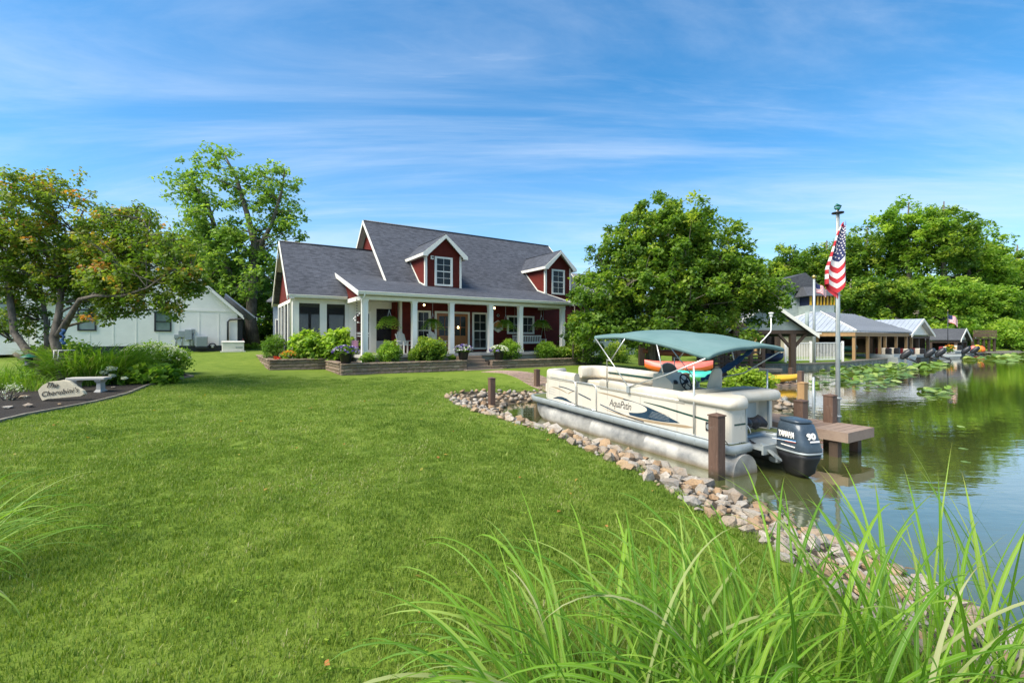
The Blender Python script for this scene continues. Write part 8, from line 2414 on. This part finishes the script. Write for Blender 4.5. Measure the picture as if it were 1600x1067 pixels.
b = MB(LF); b.box((0.1, 0.1, eA - 0.42), (0.3, 8.2, eA - 0.1)); b.build('beam', M['wood_tan'], bA)
b = MB(LF); b.box((0.31, 0.12, eA - 0.42), (Dp - 0.2, 0.3, eA - 0.1)); b.build('beam', M['wood_tan'], bA)
for x, y in ((0.3, 0.25), (3.2, 0.25), (6.0, 0.25), (7.3, 0.25), (10.2, 0.25), (13, 0.25), (14.6, 0.25), (0.3, 2.9), (0.3, 5.5), (0.3, 8.0)):
    b = MB(LF); b.box((x - 0.10, y - 0.10, -0.4), (x + 0.10, y + 0.10, eA - 0.43)); b.build('post', M['wood_tan'], bA)
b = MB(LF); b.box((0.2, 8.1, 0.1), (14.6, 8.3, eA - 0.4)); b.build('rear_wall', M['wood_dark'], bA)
b = MB(LF); b.box((-0.2, -0.15, 0.18), (Dp, 1.6, 0.34)); b.build('deck', M['wood_grey'], bA)
b = MB(LF); b.box((14.4, 0.4, 0.34), (14.5, 8.1, eA - 0.4)); b.build('end_wall', M['wood_dark'], bA)
for k, (x, z, m, lb) in enumerate(((3.0, 0.9, 'green_p', 'lower green kayak racked inside the hip-roofed boathouse'), (3.0, 2.0, 'green_p', 'upper green kayak racked inside the hip-roofed boathouse'))):
    a = LF.w((x, 2.0, 0)); c = LF.w((x + 4.5, 2.4, 0)); hull('kayak', lb, 'kayak', a[:2], c[:2], 0.8, 0.5, (m, m), z, group='kayaks stored in the boathouse')
ch_ = thing('vent_pipe', 'short grey-green flue pipe on the hipped metal roof', 'flue', P3(1261, 505, 37.5)); x, y, z = P3(1261, 505, 36.2); b = MB(); b.tube([(x, y, z - 0.6), (x, y, P3(0, 488, 36.2)[2])], 0.14, 8); b.build('pipe', M['grey_siding'], ch_)
# low tan building behind the railing
tb_ = thing('stone_outbuilding', 'small tan stone building behind the white railing', 'building', (20.5, 40, 0.3))
b = MB(); x0, x1 = SX(1243, 38), SX(1275, 38); b.box((x0, 38, 0.2), (x1, 41, P3(0, 522, 38)[2])); b.build('wall', M['stucco'], tb_)
b = MB(); b.prism([(x0 - 0.4, 37.6, P3(0, 522, 38)[2]), (x1 + 0.2, 37.6, P3(0, 522, 38)[2]), (x1 + 0.2, 41.4, P3(0, 519, 38)[2]), (x0 - 0.4, 41.4, P3(0, 519, 38)[2])], (0, 0, 0.1)); b.build('roof', M['trim'], tb_)
# ---- boathouse B: gable end, metal roof
def gable_house(name, label, xa, xb, ye, yr, Ya, Yb, roof, gable, ratio, post='wood_dark', n=18):
    """ridge runs along the bank from picture column xa (depth Ya) to xb (depth Yb); gable faces along the bank"""
    t = thing(name, label, 'boathouse', P3(xb, 560, Yb)[:2] + (0.3,))
    # xb, Yb: the near lakeside corner; the ridge runs inland from the gable that faces the lake
    L = Ya; hw = ratio; F0 = Frame(0, 0, R(-54.5)); cn = np.array(P3(xb, 0, Yb)[:2]); O_ = cn - F0.x[:2] * L
    F_ = Frame(O_[0], O_[1], R(-54.5)); ez = P3(0, ye, Yb)[2]; rz = P3(0, yr, Yb + 0.58 * hw)[2]
    seam = roof.startswith('metal')
    q = [(0, 0, ez), (L, 0, ez), (L, hw, rz), (0, hw, rz)]
    if seam: seam_roof(t, F_, q, roof, n)
    else: slab('roof', q, M[roof], t, 0.12, F_)
    slab('roof', [(0, 2 * hw, ez), (0, hw + 0.001, rz), (L, hw + 0.001, rz), (L, 2 * hw, ez)], M[roof], t, 0.12, F_)
    b = MB(F_); b.prism([(L - 0.45, 0.35, ez), (L - 0.45, hw, rz - 0.25), (L - 0.45, 2 * hw - 0.35, ez)], (-0.1, 0, 0)); b.build('gable', M[gable], t)
    for y0 in (0, 2 * hw):
        b = MB(F_); b.prism([(L + 0.01, y0, ez + 0.02), (L + 0.01, hw, rz + 0.02), (L + 0.01, hw, rz - 0.25), (L + 0.01, y0, ez - 0.25)], (-0.05, 0, 0)); b.build('rake_board', M['trim'], t)
    b = MB(F_); b.box((0.1, 0.2, ez - 0.35), (L - 0.2, 0.4, ez - 0.13)); b.box((L - 0.6, 0.41, ez - 0.35), (L - 0.4, 2 * hw - 0.2, ez - 0.13)); b.build('beam', M[post], t, kind='stuff')
    k = 0.3
    while k < L:
        b = MB(F_); b.box((k - 0.13, 0.18, -0.3), (k + 0.13, 0.44, ez - 0.36)); b.build('post', M[post], t); k += (L - 0.8) / 3.0
    for y in (hw, 2 * hw - 0.4):
        b = MB(F_); b.box((L - 0.65, y - 0.13, -0.3), (L - 0.4, y + 0.13, ez - 0.36)); b.build('post', M[post], t)
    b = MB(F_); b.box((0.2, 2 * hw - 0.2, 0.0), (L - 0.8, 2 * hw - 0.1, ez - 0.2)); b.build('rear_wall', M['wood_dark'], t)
    b = MB(F_); b.box((0, -0.5, 0.15), (L + 0.4, 1.2, 0.34)); b.build('deck', M['concrete'], t)
    return t
gable_house('metal_roof_boathouse', 'boathouse with a pale metal gable roof and cream gable end', None, 1425, 523, 498, 9.0, 43.5, 'metal_roof', 'trim', 4.1, n=22)
gable_house('shingle_boathouse', 'boathouse with a dark shingled roof right of the pale metal one', None, 1502, 531, 513, 7.5, 53.0, 'shingle_dark', 'soffit', 2.8)
# flat-roofed deck structure at the far end
dk = thing('roof_deck_boathouse', 'last boathouse with a brown railed roof deck at the far end', 'boathouse', P3(1530, 555, 60)[:2] + (0.3,))
xa, xb = SX(1515, 60), SX(1551, 60)
b = MB(); b.box((xa, 59.5, P3(0, 530, 60)[2]), (xb, 64, P3(0, 530, 60)[2] + 0.15)); b.build('deck_floor', M['wood_dark'], dk)
for k in range(5):
    z = P3(0, 530, 60)[2] + 0.28 + k * 0.19; b = MB(); b.box((xa, 59.45, z), (xb, 59.55, z + 0.14)); b.build('rail_board', M['post'], dk)
for k in range(5):
    x = xa + 0.1 + (xb - xa - 0.2) * k / 4; b = MB(); b.box((x - 0.1, 59.6, 0), (x + 0.1, 59.8, P3(0, 530, 60)[2])); b.build('post', M['wood_dark'], dk)
b = MB(); b.box((xa + 0.3, 63.5, 0), (xb - 0.2, 63.9, P3(0, 531, 60)[2])); b.build('rear_wall', M['wood_dark'], dk)
b = MB(); b.box((xa - 1, 58.8, 0.12), (xb + 3.5, 61, 0.32)); b.build('deck', M['wood_grey'], dk)
# boats with raised outboards along the docks, people-sized clutter
def far_boat(xp, Y, w, label, white=True, motor_=True):
    x = SX(xp, Y); t = thing('moored_boat', label, 'boat', (x, Y, 0), 'boats moored at the far boathouses')
    F_ = Frame(x, Y, 0.5)
    hl = 0.48 if white else 0.36
    b = MB(F_); b.loft([[(-w / 2, 0, 0.0), (w / 2, 0, 0.0), (w / 2 + 0.1, 0, hl), (-w / 2 - 0.1, 0, hl)], [(-w / 2, 2.6, 0.0), (w / 2, 2.6, 0), (w / 2 + 0.1, 2.6, hl + 0.05), (-w / 2 - 0.1, 2.6, hl + 0.05)], [(-0.1, 4.0, 0.25), (0.1, 4.0, 0.25), (0.15, 4.2, 0.6), (-0.15, 4.2, 0.6)]], smooth=False); b.build('hull', M['grey' if white else 'black'], t)
    b = MB(F_)
    for q in ((-w / 2, 0.3, w / 2, 0.36), (-w / 2, 0.36, -w / 2 + 0.05, 2.6), (w / 2 - 0.05, 0.36, w / 2, 2.6)): b.box((q[0], q[1], hl), (q[2], q[3], hl + 0.22))
    b.build('rail_panel', M['grey'], t, kind='stuff')
    for q in range(3):
        b = MB(F_); b.cbox((-w / 2 + 0.15 + q * 0.35, 0.6 + 0.5 * q, hl), (-w / 2 + 0.42 + q * 0.35, 1.0 + 0.5 * q, hl + 0.75), 0.05); b.build('seat', M[('blackplastic', 'vinyl', 'red_seat')[q]], t)
    if motor_:
        c0 = np.array([0.0, -0.35, 0.75]); rings = []
        for k in range(9):
            th = R(-70 + 140 * k / 8); rr0 = 0.25 * math.cos(th) ** 0.6 + 0.01; dd = np.array([0.25, -0.65, 0.66]) * (0.52 * math.sin(th))
            rings.append([tuple(c0 + dd + np.array([rr0 * math.cos(a), rr0 * 0.75 * math.sin(a) * 0.66, rr0 * math.sin(a) * 0.95])) for a in [2 * PI * j / 12 for j in range(12)]])
        b = MB(F_); b.loft(rings); b.build('outboard', M['black'], t)
        b = MB(F_); b.tube([(0, -0.1, 0.55), (0, -0.55, 0.35), (0.0, -1.0, 0.12)], [0.13, 0.09, 0.07], 7); b.tube([(0, -0.95, 0.30), (0, -1.1, -0.02)], 0.04, 5); b.build('motor_leg', M['black'], t)
far_boat(1408, 38.5, 1.0, 'boat with its black outboard tilted up, nearest the hip-roofed boathouse', True)
far_boat(1424, 39.5, 1.7, 'white pontoon boat between the black outboards', True, False)
far_boat(1445, 41.0, 1.6, 'boat with a black outboard left of the concrete dock end', False)
far_boat(1462, 42.5, 1.4, 'low boat with a tilted outboard beside the concrete dock', False)
far_boat(1503, 51, 1.8, 'boat with a large black outboard under the shingled boathouse', False)
far_boat(1517, 52, 1.5, 'boat with a tilted silver outboard right of the shingled boathouse', True)
cd_ = thing('concrete_dock', 'pale concrete dock jutting out beside the far boats', 'dock', P3(1485, 560, 44)[:2] + (0,))
F_ = Frame(SX(1466, 45), 45, 0.45); b = MB(F_); b.box((0, 0, -0.3), (4.6, 2.0, 0.42)); b.build('slab', M['concrete'], cd_)
b = MB(F_); b.box((-0.1, -0.06, 0.2), (4.7, -0.002, 0.44)); b.build('edge_beam', M['trim'], cd_)
x, y = SX(1481, 48), 47.8
bush('flower_basket', 'yellow flower basket at the foot of the thin far flagpole', x, y, 0.6, 0.4, 0.4, 0.7, 'leaf_mid', 0.1, 30, 14, 95, cat='flowers', flowers='petal_warm', fl_n=30, fl_size=0.14)
for k, (xp, m, h, lb) in enumerate(((1527, 'yellow', 0.9, 'yellow float or chair on the last dock'), (1533, 'orange', 0.75, 'orange life vest heap on the last dock'), (1521, 'pink', 0.8, 'pinkish deck chair on the last dock'))):
    Y = 59; x = SX(xp, Y); b = MB(); b.lathe((x, Y, 0.32), [(0.35, 0), (0.45, h * 0.4), (0.3, h * 0.8), (0.1, h)], 9); tag(b.build('dock_clutter', M[m], loc=(x, Y, 0.32)), lb, 'dock item')
# gentle bank at the far right with light grass, big trees beyond
FT = [
 (1180, 92, 17, 19, 'leaf_mid', 'tree showing between the maple and the tall flag'),
 (1235, 88, 17, 22, 'leaf_mid', 'broad green tree left of the tall flag'),
 (1292, 86, 16, 22.5, 'leaf_mid', 'tree directly behind the tall flag'),
 (1355, 84, 17, 25, 'leaf_mid', 'tall tree right of the flagpole'),
 (1420, 80, 19, 28.5, 'leaf_bright', 'tallest tree with a pale bare trunk above the metal roof'),
 (1475, 78, 18, 28.0, 'leaf_mid', 'very tall tree right of the tallest one'),
 (1515, 82, 15, 24, 'leaf_bright', 'bright tree sloping down beyond the last boathouse'),
 (1552, 84, 14, 20.5, 'leaf_bright', 'yellow-green tree beyond the last boathouse'),
 (1590, 88, 15, 22, 'leaf_mid', 'green tree at the right edge of the picture'),
 (1640, 86, 16, 23, 'leaf_dark', 'dark tree just beyond the right picture edge'),
 (1130, 95, 16, 15, 'leaf_dark', 'dark tree half hidden by the maple'),
 (1060, 95, 16, 12, 'leaf_mid', 'tree hidden behind the maple crown'),
 (1570, 74, 9, 10, 'leaf_dark', 'dark low tree at the water, far right'),
 (1540, 72, 10, 11, 'leaf_bright', 'lower bright tree hanging over the last dock'),
 (1390, 70, 11, 12, 'leaf_mid', 'low green tree behind the metal boathouse roofs'),
 (1330, 70, 11, 12, 'leaf_mid', 'low green tree behind the hipped roof'),
 (1470, 68, 11, 12, 'leaf_bright', 'low bright tree behind the dark shingled boathouse'),
]
for k, (xp, Y_, w, h, lf, lb) in enumerate(FT):
    x = SX(xp, Y_); g0 = 0.3; rr_ = np.random.default_rng(300 + k)
    blobs = [(x, Y_, g0 + h * 0.66, w * 0.36, w * 0.34, h * 0.30)]
    for q in range(6):
        a = rr_.uniform(0, 2 * PI); blobs.append((x + math.cos(a) * w * 0.26, Y_ + math.sin(a) * w * 0.2, g0 + h * rr_.uniform(0.30, 0.82), w * rr_.uniform(0.16, 0.26), w * 0.2, h * rr_.uniform(0.10, 0.19)))
    blobs.append((x, Y_ - 1, g0 + h * 0.26, w * 0.44, w * 0.3, h * 0.20))
    big = xp > 1200 or k == 0
    tree('tall_lake_tree', lb, (x, Y_, g0), blobs, [([(x, Y_, 0.1), (x + 0.3, Y_, g0 + h * 0.35), (x - 0.3, Y_, g0 + h * 0.62), (x, Y_, g0 + h * 0.9)], [0.6, 0.45, 0.3, 0.08])], lf, 'bark_grey',
         n_clusters=300 if big else 120, n_per=60, spread=1.15 if h > 14 else 0.8, size=0.36 if h > 14 else 0.28, limbs=16, seed=200 + k, gap=0.30, group='trees along the far shore', tint_mu=0.48, tint_sd=0.2, twig=False, limb_r=0.16, shell=0.45)
p = P3(1432, 488, 74); b = MB(); b.tube([(p[0] + 0.2, 74, 0.2), (p[0], 74, p[2] - 1), (p[0] - 0.3, 74, p[2] + 3.2)], [0.5, 0.42, 0.3], 8)
tag(b.build('bare_trunk', simple('pale_trunk', (0.40, 0.34, 0.26), 0.85, var=0.2), loc=(p[0], 74, 0.2)), 'pale bare tree trunk standing above the metal boathouse roof', 'tree trunk')
# low bushes closing the view along the far bank and behind the lawn
for k, (xp, Y_, w, h, lb) in enumerate(((1575, 66, 9, 4.0, 'bushy bank at the water below the far right trees'), (1625, 66, 10, 4.5, 'bushes on the bank at the right picture edge'), (1300, 60, 10, 4.2, 'bushes behind the hip-roofed boathouse'), (1385, 58, 10, 3.8, 'bushes behind the middle boathouses'), (1165, 50, 9, 4.2, 'bushes behind the gabled boat shed'), (1100, 46, 9, 4, 'bushes beyond the maple'), (1010, 50, 10, 4, 'bushes far behind the canoe rack'), (930, 52, 10, 4.2, 'bushes behind the end of the red house'), (410, 60, 9, 3.2, 'bushes across the street'), (330, 60, 9, 3, 'bushes across the street behind the white house'), (470, 60, 9, 3, 'bushes behind the sunroom'))):
    x = SX(xp, Y_); bush('bank_bushes', lb, x, Y_, 0.3, w / 2, w / 3, h, 'leaf_mid' if k % 3 else 'leaf_bright', 0.28, 150, 26, 400 + k, cat='bushes', group='bushes in the background')
for k, (xa, xb, Y_, h) in enumerate(((-70, 130, 112, 13), (130, 330, 100, 12))):
    r = np.random.default_rng(600 + k); n = 900
    c = np.stack([r.uniform(xa, xb, n), Y_ + r.uniform(-4, 6, n), np.zeros(n)], 1); c[:, 2] = r.random(n) ** 0.7 * (h + 3 * np.sin(c[:, 0] * 0.15) + 2 * np.sin(c[:, 0] * 0.4))
    V, F, T = leaf_cloud(c, 26, 2.4, 0.9, r); o = np_mesh('distant_woods', V, F, M['leaf_mid'], T, loc=((xa + xb) / 2, Y_, 0)); tag(o, 'distant line of woods behind the houses and the lake', 'woods', kind='stuff')

# ------------------------------------------------------------------ lily pads
def pads(name, label, poly_px, n, seed, s0, s1):
    r = np.random.default_rng(seed); poly = [px(a, c, 0.0) for a, c in poly_px]; P = np.array(poly)
    pts = []
    while len(pts) < n:
        q = r.uniform(P.min(0), P.max(0), (400, 2)); ok = in_poly(q[:, 0], q[:, 1], poly)
        nz = np.array([mnoise.noise(Vector((a * 0.5, c * 0.5, seed))) for a, c in q]); ok &= nz > -0.25 + 0.2 * r.random(400)
        pts += list(q[ok])
    pts = np.array(pts[:n]); V, F, T = [], [], []; nv = 0
    for x, y in pts:
        s = r.uniform(s0, s1); a0 = r.uniform(0, 6.28); z = r.choice([0.008, 0.012, r.uniform(0.03, 0.20)], p=[0.4, 0.2, 0.4]); tl = r.normal(0, 0.28 if z > 0.02 else 0.02, 2); m = 9
        ring = []
        for j in range(m):
            a = a0 + 0.25 + (2 * PI - 0.5) * j / (m - 1); dx, dy = s * math.cos(a), s * math.sin(a); ring.append((x + dx, y + dy, max(0.006, z + dx * tl[0] + dy * tl[1])))
        c = (x, y, max(0.005, z - 0.01)); base = nv; V.append(c); V += ring; nv += m + 1; tn = np.clip(r.normal(0.55, 0.25), 0, 1); T += [tn] * (m + 1)
        for j in range(0, m - 1, 1): F.append((base, base + 1 + j, base + 2 + j))
    o = np_mesh(name, np.array(V), np.array(F), M['lily'], np.array(T), loc=(P[:, 0].mean(), P[:, 1].mean(), 0), nper=3); tag(o, label, 'lily pads', kind='stuff')
pads('lily_pads', 'large patch of lily pads beyond the dock, right of the flagpole', [(1268, 586), (1300, 576), (1395, 569), (1432, 574), (1425, 590), (1392, 606), (1345, 612), (1318, 600), (1280, 598)], 620, 1, 0.10, 0.24)
pads('lily_pads', 'small patch of lily pads left of the tall flagpole', [(1266, 601), (1290, 599), (1296, 605), (1272, 608)], 22, 2, 0.08, 0.16)
pads('lily_pads', 'patch of lily pads in front of the far moored boats', [(1425, 571), (1470, 566), (1482, 571), (1458, 580), (1428, 582)], 130, 3, 0.14, 0.30)
pads('lily_pads', 'narrow pads in the open water right of the big patch', [(1438, 612), (1460, 607), (1490, 613), (1480, 624), (1452, 622)], 50, 4, 0.08, 0.17)
pads('lily_pads', 'far band of lily pads along the bank at the right edge', [(1500, 563), (1540, 556), (1640, 549), (1700, 550), (1700, 558), (1600, 566), (1540, 566)], 420, 5, 0.22, 0.45)
pads('lily_pads', 'a few floating leaves near the dock end', [(1497, 660), (1512, 742), (1516, 742), (1502, 660)], 4, 6, 0.05, 0.08)

# ------------------------------------------------------------------ tall grass beside the camera
FG = dict(group='tall grass clumps in the foreground', nseg=18)
tall_grass('tall_grass', 'big clump of long arching green blades at the bottom centre, leaning left', 0.42, 1.66, 0.48, 380, 90, 0.45, 1.22, 0.0125, 31, spread=0.40, arch=(70, 160), tilt=(0.0, 0.85), mesh_n=16, **FG)
tall_grass('tall_grass', 'big clump of long upright green blades at the bottom right of centre', 1.08, 1.72, 0.48, 380, 85, 0.45, 1.26, 0.0130, 32, spread=0.42, arch=(45, 125), tilt=(0.0, 0.62), mesh_n=16, **FG)
tall_grass('tall_grass', 'clump of long green blades in front of the rocks towards the right corner', 1.78, 1.80, 0.42, 170, 60, 0.5, 1.32, 0.0145, 33, spread=0.32, arch=(25, 100), tilt=(0.0, 0.5), mesh_n=14, **FG)
tall_grass('tall_grass', 'sparse long blades over the waterline at the right bottom corner', 2.40, 1.95, 0.32, 80, 40, 0.5, 1.38, 0.0150, 35, spread=0.30, arch=(20, 90), tilt=(0.0, 0.5), mesh_n=12, **FG)
tall_grass('tall_grass', 'clump of long blades arching in from the left bottom edge', -3.72, 2.72, 0.52, 260, 60, 0.5, 1.15, 0.011, 34, spread=0.26, arch=(80, 150), tilt=(0.1, 0.8), mesh_n=14, **FG)
